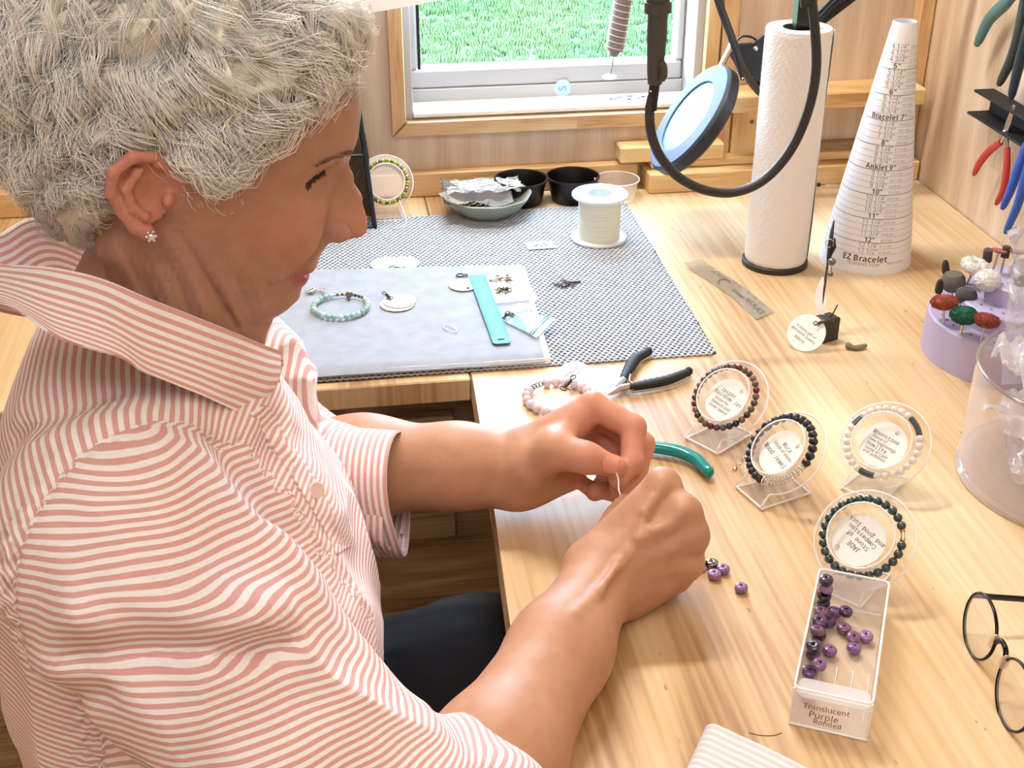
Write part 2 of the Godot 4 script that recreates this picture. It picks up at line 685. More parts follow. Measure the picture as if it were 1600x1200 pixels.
func room() -> void:
	var wood_floor := wood_mat(M.panel_h_tex, 1.2, 0.5)
	var f := G.new()
	f.box(Vector3(2.9, 0.1, 3.5), Vector3(-0.585, -0.05, 1.65), 0.0)
	struct("floor", f, wood_floor)
	var c := G.new()
	c.box(Vector3(2.9, 0.1, 3.5), Vector3(-0.585, 2.45, 1.65), 0.0)
	struct("ceiling", c, mat(Color(0.9, 0.89, 0.87), 0.8))
	# the window wall, round its opening
	var w := G.new()
	var x0 := 0.102
	var x1 := 0.508
	var y0 := 0.853
	var y1 := 1.5
	w.box(Vector3(x0 + 2.0, 2.4, 0.1), Vector3((x0 - 2.0) / 2, 1.2, -0.05), 0.0)
	w.box(Vector3(0.865 - x1, 2.4, 0.1), Vector3((0.865 + x1) / 2, 1.2, -0.05), 0.0)
	w.box(Vector3(x1 - x0, y0, 0.1), Vector3((x0 + x1) / 2, y0 / 2, -0.05), 0.0)
	w.box(Vector3(x1 - x0, 2.4 - y1, 0.1), Vector3((x0 + x1) / 2, (2.4 + y1) / 2, -0.05), 0.0)
	struct("wall_back", w, M.panel)
	var r := G.new()
	r.box(Vector3(0.1, 2.4, 3.4), Vector3(WALL_X + 0.05, 1.2, 1.65), 0.0)
	struct("wall_right", r, M.panel)
	var l := G.new()
	l.box(Vector3(0.1, 2.4, 3.4), Vector3(-1.98, 1.2, 1.65), 0.0)
	struct("wall_left", l, M.panel)
	var b := G.new()
	b.box(Vector3(2.9, 2.4, 0.1), Vector3(-0.585, 1.2, 3.35), 0.0)
	struct("wall_front", b, mat(Color(0.93, 0.92, 0.90), 0.8))
	# corner post between the two walls and the board along the bench
	var p := G.new()
	p.box(Vector3(0.022, 1.6, 0.022), Vector3(WALL_X - 0.0112, 1.552, 0.0112), 0.003)
	struct("trim_1", p, M.trim_v)
	var k := G.new()
	k.box(Vector3(1.9, 0.034, 0.016), Vector3(-0.53, DESK + 0.017, 0.0081), 0.002)
	struct("baseboard_back", k, M.trim_h)
	# the lawn outside, lower than the floor
	var gr := G.new()
	gr.box(Vector3(40, 0.2, 40), Vector3(4, -0.55, -20.2), 0.0)
	var gm := noisy(Color(0.26, 0.42, 0.22), Color(0.36, 0.50, 0.27), 40.0, 512, 0.35, 0.9)
	struct("ground", gr, gm)
	# blades in tufts where the window shows them
	var tuft := G.new()
	for i in 7:
		var a := TAU * i / 7.0
		var d := Vector3(cos(a), 0, sin(a))
		var sd := Vector3(-d.z, 0, d.x) * 0.004
		var s := tuft.v.size()
		var tip := d * 0.03 + Vector3(0, 0.038, 0)
		for q in [d * 0.006 - sd, d * 0.006 + sd, tip]:
			tuft.vert(q, (Vector3.UP + d * 0.3).normalized())
		tuft.tri(s, s + 1, s + 2)
	var mm := MultiMesh.new()
	mm.transform_format = MultiMesh.TRANSFORM_3D
	mm.use_colors = true
	mm.mesh = tuft.mesh()
	mm.instance_count = 60000
	var nz := noise(77, 0.7, 3)
	for i in mm.instance_count:
		var x := rng.randf_range(-0.4, 5.2)
		var z := -rng.randf_range(3.2, 13.0)
		mm.set_instance_transform(i, Transform3D(Basis(Vector3.UP, rng.randf() * TAU).scaled(Vector3.ONE * rng.randf_range(0.7, 1.3)), Vector3(x, -0.45, z)))
		var t := clampf(0.5 + nz.get_noise_2d(x, z) * 0.9 + rng.randf_range(-0.15, 0.15), 0, 1)
		mm.set_instance_color(i, Color(0.055, 0.135, 0.045).lerp(Color(0.105, 0.185, 0.065), t))
	var gi := MultiMeshInstance3D.new()
	gi.name = "grass"
	gi.multimesh = mm
	var bm := mat(Color.WHITE, 0.8)
	bm.vertex_color_use_as_albedo = true
	bm.metallic_specular = 0.0
	bm.roughness = 1.0
	bm.cull_mode = BaseMaterial3D.CULL_DISABLED
	gi.material_override = bm
	gi.set_meta("kind", "stuff")
	tag(gi, "short pale green lawn grass outside the window", "grass")
	add_child(gi, true)


func window() -> void:
	# vinyl frame with a sash, a pane, a white sill board and the oak casing
	var t := Node3D.new()
	t.name = "window_1"
	t.set_meta("kind", "structure")
	t.position = Vector3(0.305, 0.853, -0.06)
	add_child(t, true)
	var o := -t.position
	var f := G.new()
	for s in [[0.102, 0.116, 0.853, 1.5], [0.494, 0.508, 0.853, 1.5]]:
		f.box(Vector3(s[1] - s[0], s[3] - s[2], 0.09), o + Vector3((s[0] + s[1]) / 2, (s[2] + s[3]) / 2, -0.047), 0.001)
	f.box(Vector3(0.378, 0.02, 0.04), o + Vector3(0.305, 0.868, -0.072), 0.001)
	f.box(Vector3(0.378, 0.014, 0.09), o + Vector3(0.305, 1.493, -0.047), 0.001)
	part("frame", f, M.vinyl, t)
	var g := G.new()
	g.box(Vector3(0.376, 0.026, 0.024), o + Vector3(0.305, 0.891, -0.066), 0.003)
	g.box(Vector3(0.012, 0.58, 0.024), o + Vector3(0.122, 1.194, -0.066), 0.003)
	g.box(Vector3(0.012, 0.58, 0.024), o + Vector3(0.488, 1.194, -0.066), 0.003)
	part("sash", g, M.vinyl, t)
	var k := G.new()
	k.box(Vector3(0.004, 0.58, 0.006), o + Vector3(0.1302, 1.194, -0.06), 0.0005)
	part("gasket", k, M.black_matt, t)
	var p := G.new()
	p.box(Vector3(0.352, 0.575, 0.003), o + Vector3(0.307, 1.194, -0.07), 0.0)
	part("pane", p, clear(Color(0.86, 0.99, 0.93), 0.03, 0.0), t)
	var sl := G.new()
	sl.box(Vector3(0.378, 0.006, 0.055), o + Vector3(0.305, 0.8585, -0.0245), 0.001)
	part("window_sill", sl, M.white, t)
	# scratched stickers left on the sill and the lower rail
	var st := G.new()
	st.plate(circle2(0.012, 20), 0.0006, o + Vector3(0.325, 0.8725, -0.0515), Basis())
	part("sticker", st, mat(Color(0.75, 0.85, 0.92), 0.6), t)
	var tx := G.new()
	letters(tx, "S", 0.016, Vector2.ZERO, func(q): return o + Vector3(0.325, 0.8725, -0.051) + q, true, PI / 2)
	part("sticker_print", tx, mat(Color(0.5, 0.68, 0.8), 0.7), t)
	for i in 9:
		var fl := G.new()
		fl.ball(o + Vector3(0.385 + 0.0085 * i + rng.randf_range(-0.003, 0.003), 0.8625, rng.randf_range(-0.04, -0.015)), Vector3(rng.randf_range(0.002, 0.005), 0.001, 0.002), 4, 7)
		part("peeled_paint", fl, mat(Color(0.80, 0.66, 0.74) if i % 3 else Color(0.5, 0.4, 0.5), 0.7), t)
	# oak casing with mitred corners
	var d := 0.012
	var lv := G.new()
	lv.plate(PackedVector2Array([Vector2(0.0865, 0.834), Vector2(0.1055, 0.853), Vector2(0.1055, 1.503), Vector2(0.0865, 1.522)]), d, Vector3(0, 0, d / 2), Basis(), 0.0012)
	struct("trim_2", lv, M.trim_v)
	var bh := G.new()
	bh.plate(PackedVector2Array([Vector2(0.087, 0.8338), Vector2(0.523, 0.8338), Vector2(0.504, 0.8528), Vector2(0.106, 0.8528)]), d, Vector3(0, 0, d / 2), Basis(), 0.0012)
	struct("trim_3", bh, M.trim_h)
	var rv := G.new()
	rv.plate(PackedVector2Array([Vector2(0.5235, 0.834), Vector2(0.5235, 1.522), Vector2(0.5045, 1.503), Vector2(0.5045, 0.853)]), d, Vector3(0, 0, d / 2), Basis(), 0.0012)
	struct("trim_4", rv, M.pine_v)
	var th := G.new()
	th.plate(PackedVector2Array([Vector2(0.087, 1.5222), Vector2(0.106, 1.5032), Vector2(0.504, 1.5032), Vector2(0.523, 1.5222)]), d, Vector3(0, 0, d / 2), Basis(), 0.0012)
	struct("trim_5", th, M.trim_h)
	var rb := G.new()
	rb.box(Vector3(0.022, 1.5, 0.012), Vector3(0.5375, 1.534 + 0.001, 0.006), 0.002)
	struct("trim_6", rb, M.trim_v)


func shelves() -> void:
	# a stepped pine rack in the corner: an upper ledge on a post, a middle ledge, a low block
	var t := thing("wall_rack", "stepped pine rack of ledges and blocks fixed in the corner behind the paper roll", "shelf", Vector3(0.6, DESK, 0.0))
	var o := -t.position
	var g := G.new()
	g.box(Vector3(0.27, 0.022, 0.058), o + Vector3(0.667, 0.871, 0.029), 0.002)
	part("upper_ledge", g, M.pine, t)
	var p := G.new()
	p.box(Vector3(0.045, 0.078, 0.018), o + Vector3(0.572, 0.821, 0.009), 0.002)
	part("post", p, M.pine_v, t)
	var kn := G.new()
	kn.plate(circle2(0.003, 14), 0.0008, o + Vector3(0.575, 0.835, 0.0186), Basis())
	part("knot", kn, mat(Color(0.45, 0.28, 0.15), 0.7), t)
	var s := G.new()
	s.box(Vector3(0.2, 0.012, 0.02), o + Vector3(0.7, 0.793, 0.01), 0.001)
	part("dark_rail", s, M.grey_wood, t)
	var m := G.new()
	m.box(Vector3(0.145, 0.022, 0.034), o + Vector3(0.462, 0.801, 0.017), 0.002)
	part("middle_ledge", m, M.pine, t)
	var b := G.new()
	b.box(Vector3(0.385, 0.028, 0.05), o + Vector3(0.62, DESK + 0.0141, 0.0251), 0.002)
	part("low_block", b, M.pine, t)
	var b2 := G.new()
	b2.box(Vector3(0.375, 0.0115, 0.03), o + Vector3(0.622, DESK + 0.0341, 0.015), 0.002)
	part("low_strip", b2, M.pine, t)


func bench() -> void:
	var th := 0.025
	var a := G.new()
	a.box(Vector3(2.02, th, 0.541), Vector3(-0.885, DESK - th / 2, 0.2705), 0.0015)
	var t := thing("workbench", "pale wooden bench top running along the window wall", "worktop", Vector3(-0.885, DESK - th, 0.27))
	part("slab", a, M.desk, t).position = -t.position
	var pl := PackedVector2Array([Vector2(0.1255, -0.0005), Vector2(0.1255, -0.541), Vector2(0.115, -0.777), Vector2(0.1035, -0.975), Vector2(0.075, -1.62), Vector2(WALL_X - 0.001, -1.62), Vector2(WALL_X - 0.001, -0.0005)])
	var r := thing("side_workbench", "worn plywood bench top on the right, where the bracelet stands are", "worktop", Vector3(0.46, DESK - th, 1.1))
	var g := G.new()
	g.plate(pl, th, Vector3(0, DESK - th / 2, 0), Basis(Vector3(1, 0, 0), Vector3(0, 0, -1), Vector3(0, 1, 0)), 0.0015)
	part("slab", g, M.desk, r).position = -r.position
	# cabinet fronts underneath
	var c := thing("drawer_cabinet", "grey brown wooden cabinet front below the back bench", "cabinet", Vector3(-0.4, 0, 0.26))
	var q := G.new()
	q.box(Vector3(2.3, DESK - th - 0.002, 0.48), Vector3(-0.1, (DESK - th) / 2 - 0.001, 0), 0.002)
	part("body", q, M.grey_wood, c)
	var dr := G.new()
	dr.box(Vector3(0.62, 0.15, 0.018), Vector3(0.2, 0.62, 0.2492), 0.002)
	part("drawer", dr, M.grey_wood, c)
	var c2 := thing("bench_cabinet", "dark cabinet set back under the side bench", "cabinet", Vector3(0.625, 0, 1.06))
	var q2 := G.new()
	q2.box(Vector3(0.32, DESK - th - 0.002, 1.0), Vector3(0, (DESK - th) / 2 - 0.001, 0), 0.002)
	part("body", q2, M.grey_wood, c2)


func mats() -> void:
	# the open grey net liner: rings joined into a net over a dark sheet
	var t := thing("mesh_mat", "grey open-weave rubber mat spread over the back bench", "mat", Vector3(0.09, DESK, 0.3))
	var o := -t.position
	var c := [Vector3(-0.24, DESK, 0.1), Vector3(-0.24, DESK, 0.53), Vector3(0.382, DESK, 0.525), Vector3(0.389, DESK, 0.082)]
	var pl := PackedVector2Array()
	for q in c:
		pl.append(Vector2(q.x, -q.z))
	var flat := Basis(Vector3(1, 0, 0), Vector3(0, 0, -1), Vector3(0, 1, 0))
	var g := G.new()
	g.plate(pl, 0.0006, o + Vector3(0, DESK + 0.0005, 0), flat)
	part("backing", g, mat(Color(0.22, 0.23, 0.26), 0.9), t)
	var r := G.new()
	var pts := PackedVector3Array()
	for i in 10:
		var a := TAU * i / 10.0
		pts.append(Vector3(cos(a) * 0.00305, sin(i * 2.5) * 0.00015, sin(a) * 0.0032))
	r.tube(pts, 0.00108, 6, true)
	var mm := MultiMesh.new()
	mm.transform_format = MultiMesh.TRANSFORM_3D
	mm.mesh = r.mesh()
	var T: Array[Transform3D] = []
	var row := 0
	var z := 0.087
	while z < 0.527:
		var f := (z - 0.082) / 0.445
		var x1 := lerpf(0.3865, 0.3795, f)
		var x := -0.237 + (0.0032 if row % 2 else 0.0)
		while x < x1:
			if z > lerpf(0.105, 0.086, (x + 0.24) / 0.63):
				T.append(Transform3D(Basis(Vector3.UP, rng.randf_range(-0.1, 0.1)).scaled(Vector3(rng.randf_range(0.94, 1.06), 1, rng.randf_range(0.94, 1.06))), o + Vector3(x, DESK + 0.0019, z)))
			x += 0.0064
		z += 0.0047
		row += 1
	mm.instance_count = T.size()
	for i in T.size():
		mm.set_instance_transform(i, T[i])
	var mi := MultiMeshInstance3D.new()
	mi.name = "net"
	mi.multimesh = mm
	mi.material_override = mat(Color(0.70, 0.72, 0.76), 0.7)
	mi.set_meta("kind", "stuff")
	t.add_child(mi)
	# the felt covered work board lying on the net
	var b := thing("felt_board", "white board covered with pale blue-grey felt, lying on the net mat", "board", Vector3(0.06, DESK + 0.003, 0.4))
	o = -b.position
	var bl := Vector2(-0.102, -0.262)
	var br := Vector2(0.2195, -0.289)
	var fr := Vector2(0.2085, -0.5265)
	var fl := Vector2(-0.075, -0.522)
	var bd := G.new()
	bd.plate(PackedVector2Array([bl, fl, fr, br]), 0.006, o + Vector3(0, DESK + 0.0062, 0), flat, 0.0008)
	part("board", bd, M.card, b)
	var fp := PackedVector3Array()
	var rows := 30
	var cols := 44
	var wn := noise(5, 9.0, 2)
	for i in rows:
		for k in cols:
			var a := bl.lerp(br - Vector2(0.0068, 0), float(k) / (cols - 1))
			var d := (fl + Vector2(0, -0.004)).lerp(fr - Vector2(0.0068, 0.002), float(k) / (cols - 1))
			var q := a.lerp(d, float(i) / (rows - 1))
			var y := DESK + 0.0112 + wn.get_noise_2d(q.x, q.y) * 0.0005
			if i == rows - 1:
				y -= 0.004
				q.y -= 0.001 + 0.0012 * wn.get_noise_1d(q.x * 3.0)
			fp.append(o + Vector3(q.x, y, -q.y))
	var ft := G.new()
	ft.sheet(fp, rows, cols, 0.0014)
	part("felt", ft, noisy(Color(0.595, 0.62, 0.66), Color(0.635, 0.66, 0.695), 9.0, 256, 4.0, 0.95), b)


func bench_back() -> void:
	# two black portion cups and a clear one
	var spots := [[on(889, 302), "glossy black plastic cup beside the clear cup at the wall"], [on(812, 311), "glossy black plastic cup behind the pottery bowl"]]
	var prof := [Vector2(0.0, 0.0), Vector2(0.0265, 0.0), Vector2(0.028, 0.0015), Vector2(0.0335, 0.031), Vector2(0.0352, 0.0315), Vector2(0.0362, 0.033), Vector2(0.0355, 0.0345), Vector2(0.0335, 0.034), Vector2(0.0325, 0.031), Vector2(0.0268, 0.0025), Vector2(0.0, 0.0018)]
	for s in spots:
		var t := thing("portion_cup", s[1], "cup", Vector3(s[0].x, DESK, maxf(s[0].z, 0.054)), "black cups by the wall")
		var g := G.new()
		g.lathe(prof, 40)
		part("bowl", g, M.black, t)
	var ct := thing("clear_cup", "clear plastic cup holding small silver findings", "cup", Vector3(on(956, 298).x, DESK, 0.056))
	var cg := G.new()
	cg.lathe([Vector2(0.0, 0.0005), Vector2(0.023, 0.0005), Vector2(0.0245, 0.002), Vector2(0.029, 0.025), Vector2(0.0305, 0.0265), Vector2(0.0298, 0.028), Vector2(0.0285, 0.0265), Vector2(0.0285, 0.025), Vector2(0.024, 0.003), Vector2(0.0, 0.002)], 36)
	part("bowl", cg, clear(Color(0.95, 0.93, 0.9), 0.14, 0.08), ct)
	var rimg := G.new()
	rimg.ring(Vector3(0, 0.0268, 0), 0.0298, 0.0009, Basis(), 40, 6)
	part("rim", rimg, M.acrylic_edge, ct)
	findings("ear_wires", "small silver findings lying inside the clear cup", Vector3(ct.position.x, DESK + 0.0022, 0.058), 0.014, 14, M.silver, 0.004)
	# pottery bowl with a grey cloth and a plastic bag
	var bp := on(761, 336)
	var b := thing("pottery_bowl", "shallow speckled grey-green pottery bowl on the net mat", "bowl", Vector3(bp.x, DESK + 0.003, bp.z))
	var bg := G.new()
	bg.lathe([Vector2(0.0, 0.0), Vector2(0.030, 0.0), Vector2(0.033, 0.002), Vector2(0.046, 0.012), Vector2(0.0555, 0.0235), Vector2(0.0575, 0.0275), Vector2(0.0562, 0.0285), Vector2(0.0535, 0.0255), Vector2(0.044, 0.0145), Vector2(0.030, 0.0055), Vector2(0.0, 0.0045)], 64, Vector3.ZERO, Basis(), 9, 0.018)
	var bm := noisy(Color(0.42, 0.43, 0.36), Color(0.72, 0.74, 0.66), 60.0, 256, 9.0, 0.35)
	part("body", bg, bm, b)
	var cl := thing("polishing_cloth", "crumpled grey-brown polishing cloth in the pottery bowl", "cloth", Vector3(bp.x - 0.012, DESK + 0.012, bp.z))
	var n := 34
	var pts := PackedVector3Array()
	var nz := noise(91, 22.0, 2)
	for i in n:
		for k in n:
			var u := float(k) / (n - 1) - 0.5
			var w := float(i) / (n - 1) - 0.5
			var jag := 0.0012 * (1.0 if (i + k) % 2 else -1.0) if i == 0 or k == 0 or i == n - 1 or k == n - 1 else 0.0
			var x := u * 0.088 + jag
			var z := w * 0.072 + jag
			var r := sqrt(x * x + z * z)
			var y := 0.004 + 5.5 * r * r + 0.010 * exp(-pow((u - 0.18 + w * 0.5) * 7.0, 2.0)) * smoothstep(-0.3, 0.5, w) + nz.get_noise_2d(x, z) * 0.007
			y += 0.012 * exp(-pow((w + 0.28) * 5.0, 2.0)) * smoothstep(0.4, -0.3, u)
			pts.append(Vector3(x, maxf(y, 0.0006), z))
	var cg2 := G.new()
	cg2.sheet(pts, n, n, 0.0009)
	part("fabric", cg2, mat(Color(0.42, 0.38, 0.35), 0.95), cl)
	for e in 4:
		var lp := PackedVector3Array()
		for i in 6:
			for k in 16:
				var u := float(k) / 15 - 0.5
				var w := float(i) / 5 - 0.5
				var an := 0.5 + e * 0.16
				var q := Vector2(u * 0.05, w * 0.012 + 0.029 + e * 0.0035).rotated(an)
				lp.append(Vector3(q.x, 0.011 + e * 0.0018 + 4.0 * u * u * 0.006 + (0.0014 if (k % 2) and (i == 0 or i == 5) else 0.0), q.y))
		var lg := G.new()
		lg.sheet(lp, 6, 16, 0.0006)
		part("leaf", lg, mat(Color(0.36, 0.32, 0.29).lerp(Color(0.55, 0.5, 0.45), e / 3.0), 0.95), cl)
	film("plastic_bag", "crumpled clear plastic bag tucked into the pottery bowl", Vector3(bp.x - 0.004, DESK + 0.0255, bp.z - 0.024), Vector2(0.095, 0.04), 0.010, 61, 0.1)
	# spool of clear elastic cord
	var sp := on(935, 376)
	var s := thing("thread_spool", "white plastic spool wound with clear yellowish elastic cord", "spool", Vector3(sp.x, DESK + 0.003, sp.z))
	var sg := G.new()
	for y in [0.0, 0.0555]:
		sg.lathe([Vector2(0.0155, y), Vector2(0.0335, y), Vector2(0.0345, y + 0.001), Vector2(0.0345, y + 0.003), Vector2(0.0335, y + 0.004), Vector2(0.0155, y + 0.004)], 48)
	var ins := [Vector2(0.0155, 0.0595), Vector2(0.0155, 0.0)]
	sg.lathe(ins, 36)
	part("reel", sg, mat(Color(0.93, 0.96, 0.96), 0.35), s)
	var th: Array = []
	for i in 47:
		th.append(Vector2(0.0255 + (0.0007 if i % 2 else 0.0) + 0.0004 * sin(i * 0.9), 0.004 + 0.0515 * i / 46.0))
	var tg := G.new()
	for i in 58:
		tg.ring(Vector3(0, 0.0045 + 0.0505 * i / 57.0, 0), 0.0255 + 0.0002 * sin(i * 2.1), 0.0006, Basis(Vector3(1, 0, 0), sin(i * 1.3) * 0.012), 36, 6)
	var tm := mat(Color(0.94, 0.935, 0.85), 0.2)
	tm.clearcoat_enabled = true
	part("cord_winding", tg, tm, s)
	var wk := G.new()
	wk.lathe([Vector2(0.0254, 0.004), Vector2(0.0254, 0.0555)], 36)
	part("core", wk, mat(Color(0.92, 0.91, 0.80), 0.4), s)
	# wire mesh organiser at the wall with folders in it
	var og := thing("desk_organizer", "black wire mesh desk organizer standing at the wall behind the woman's face", "organizer", Vector3(-0.03, DESK, 0.07))
	var oo := -og.position
	var f := G.new()
	var X0 := -0.13
	var X1 := 0.053
	for zz in [0.03, 0.125]:
		f.tube(PackedVector3Array([oo + Vector3(X1 - (0.0 if zz > 0.1 else 0.004), DESK + 0.001, zz), oo + Vector3(X1 - 0.013, DESK + 0.175, zz)]), 0.0032, 8)
		f.tube(PackedVector3Array([oo + Vector3(X0, DESK + 0.001, zz), oo + Vector3(X0, DESK + 0.175, zz)]), 0.0032, 8)
	for yy in [0.004, 0.098]:
		f.tube(PackedVector3Array([oo + Vector3(X0, DESK + yy, 0.125), oo + Vector3(X1 - yy * 0.07, DESK + yy, 0.125)]), 0.0026, 6)
		f.tube(PackedVector3Array([oo + Vector3(X1 - yy * 0.07, DESK + yy, 0.125), oo + Vector3(X1 - yy * 0.07, DESK + yy, 0.03)]), 0.0026, 6)
	f.tube(PackedVector3Array([oo + Vector3(X1 - 0.013, DESK + 0.175, 0.03), oo + Vector3(X1 - 0.013, DESK + 0.175, 0.125)]), 0.0032, 8)
	f.tube(PackedVector3Array([oo + Vector3(X0, DESK + 0.175, 0.03), oo + Vector3(X1 - 0.013, DESK + 0.175, 0.03)]), 0.0026, 8)
	part("frame", f, M.black, og)
	var lat := G.new()
	var step := 0.0042
	var k := 0
	while X0 + k * step < X1 - 0.003:
		var x := X0 + k * step
		for sgn: float in [-1.0, 1.0]:
			var xb := x + sgn * 0.055
			var a := Vector3(x, DESK + 0.004, 0.125)
			var e := Vector3(xb, DESK + 0.098, 0.125)
			if xb > X1 - 0.006:
				e = a.lerp(e, (X1 - 0.006 - x) / (xb - x))
			if xb < X0:
				e = a.lerp(e, (X0 - x) / (xb - x))
			if a.distance_to(e) > 0.004:
				lat.tube(PackedVector3Array([oo + a, oo + e]), 0.0005, 4, false, false)
		k += 1
	for sgn: float in [-1.0, 1.0]:
		for j in 24:
			var yy := 0.004 + j * 0.004
			var a := Vector3(X1 - 0.003, DESK + yy, 0.125)
			var e := Vector3(X1 - 0.003, DESK + clampf(yy + sgn * 0.05, 0.004, 0.098), 0.125 - 0.09 * absf(clampf(yy + sgn * 0.05, 0.004, 0.098) - yy) / 0.05)
			lat.tube(PackedVector3Array([oo + a, oo + e]), 0.0005, 4, false, false)
	var lp2 := part("mesh_panel", lat, M.black_matt, og)
	lp2.set_meta("kind", "stuff")
	var folder_cols := [[Color(0.36, 0.27, 0.12), "brown folder leaning inside the mesh organizer", 0.032, 0.12, 0.3], [Color(0.88, 0.86, 0.84), "white notebook standing inside the mesh organizer", 0.012, 0.136, 0.08], [Color(0.16, 0.30, 0.17), "green card sticking up out of the mesh organizer", 0.0, 0.16, 0.04]]
	for i in 3:
		var fc = folder_cols[i]
		var q := thing(["folder", "notebook", "card"][i], fc[1], ["folder", "notebook", "card"][i], Vector3(0.0 - i * 0.012, DESK + 0.006, 0.1 - i * 0.022))
		var qg := G.new()
		qg.box(Vector3(0.09, fc[3], 0.006), Vector3(0, fc[3] / 2, 0), 0.001, Basis(Vector3(0, 0, 1), fc[4] * 0.3))
		if i == 1:
			var pg := G.new()
			pg.box(Vector3(0.088, 0.004, 0.0062), Vector3(0, fc[3] * 0.72, 0), 0.0005, Basis(Vector3(0, 0, 1), fc[4] * 0.3))
			part("band", pg, mat(Color(0.3, 0.22, 0.2), 0.6), q)
		part("cover", qg, noisy(fc[0] * 0.75, fc[0] * 1.1, 60.0, 128, 10.0, 0.7) if i != 1 else mat(fc[0], 0.7), q)
	# sheet of paper hanging down over the window casing
	var pa := onz(577, 25, 0.045)
	var pb := onz(668, 4, 0.045)
	var pt := thing("paper_sheet", "white sheet of paper hanging over the top left of the window", "paper", pa)
	var pp := PackedVector3Array()
	for i in 14:
		for j in 14:
			var fu := float(j) / 13
			var fv := float(i) / 13
			var q := pa.lerp(pa + (pb - pa) * 1.6, fu) + Vector3(-0.035, 0.24, 0) * fv - pa
			q.x -= 0.04 * (1.0 - fu) 
			q.z = -0.02 * fv - 0.009 * fv * fv + 0.012 * sin(fu * 3.0) * (1.0 - fv)
			pp.append(q)
	var pg2 := G.new()
	pg2.sheet(pp, 14, 14, 0.0004)
	part("page", pg2, M.card, pt)


# a heap of little wire findings: hooks, links and rings
func findings(called: String, label: String, at: Vector3, spread: float, count: int, m: Material, size: float, long := 1.0, group := "") -> void:
	var t := thing(called, label, "jewellery findings", at, group)
	for i in count:
		var g := G.new()
		var p := Vector3(rng.randf_range(-1, 1) * spread * long, rng.randf_range(0.0008, 0.003), rng.randf_range(-1, 1) * spread * 0.6)
		var B := Basis(Vector3(rng.randf_range(-0.4, 0.4), 1, rng.randf_range(-0.4, 0.4)).normalized(), rng.randf() * TAU)
		if i % 3 == 0:
			g.ring(p, size * 0.6, size * 0.16, B, 12, 5)
		elif i % 3 == 1:
			g.ring(p, size * 0.8, size * 0.15, B, 12, 5, 0.0, PI * 1.1)
			g.tube(PackedVector3Array([p + B * Vector3(size * 0.8, 0, 0), p + B * Vector3(size * 0.7, 0, -size * 1.6)]), size * 0.15, 5)
		else:
			g.ball(p, Vector3(size * 1.3, size * 0.28, size * 0.5), 5, 8, B)
			g.ring(p + B * Vector3(size * 1.6, 0, 0), size * 0.42, size * 0.14, B, 10, 5)
		part("finding", g, m, t)


# a crumpled film of clear plastic
func film(called: String, label: String, at: Vector3, size: Vector2, rough: float, seed_: int, fade := 0.0, tiltv := Basis(), group := "", m: Material = null, category := "bag") -> Node3D:
	var t := thing(called, label, category, at, group)
	var n := 44
	var nz := noise(seed_, 1.0, 2)
	nz.fractal_type = FastNoiseLite.FRACTAL_RIDGED
	nz.fractal_octaves = 3
	nz.frequency = 1.5
	var pts := PackedVector3Array()
	for i in n:
		for k in n:
			var u := float(k) / (n - 1) - 0.5
			var w := float(i) / (n - 1) - 0.5
			var h := 0.5 + 0.6 * nz.get_noise_2d(u * 2.0 + seed_, w * 2.0)
			pts.append(tiltv * Vector3(u * size.x * (1.0 + 0.1 * h), h * rough, w * size.y * (1.0 + 0.12 * h)))
	var g := G.new()
	g.sheet(pts, n, n, 0.0003)
	part("film", g, m if m else M.film, t)
	return t


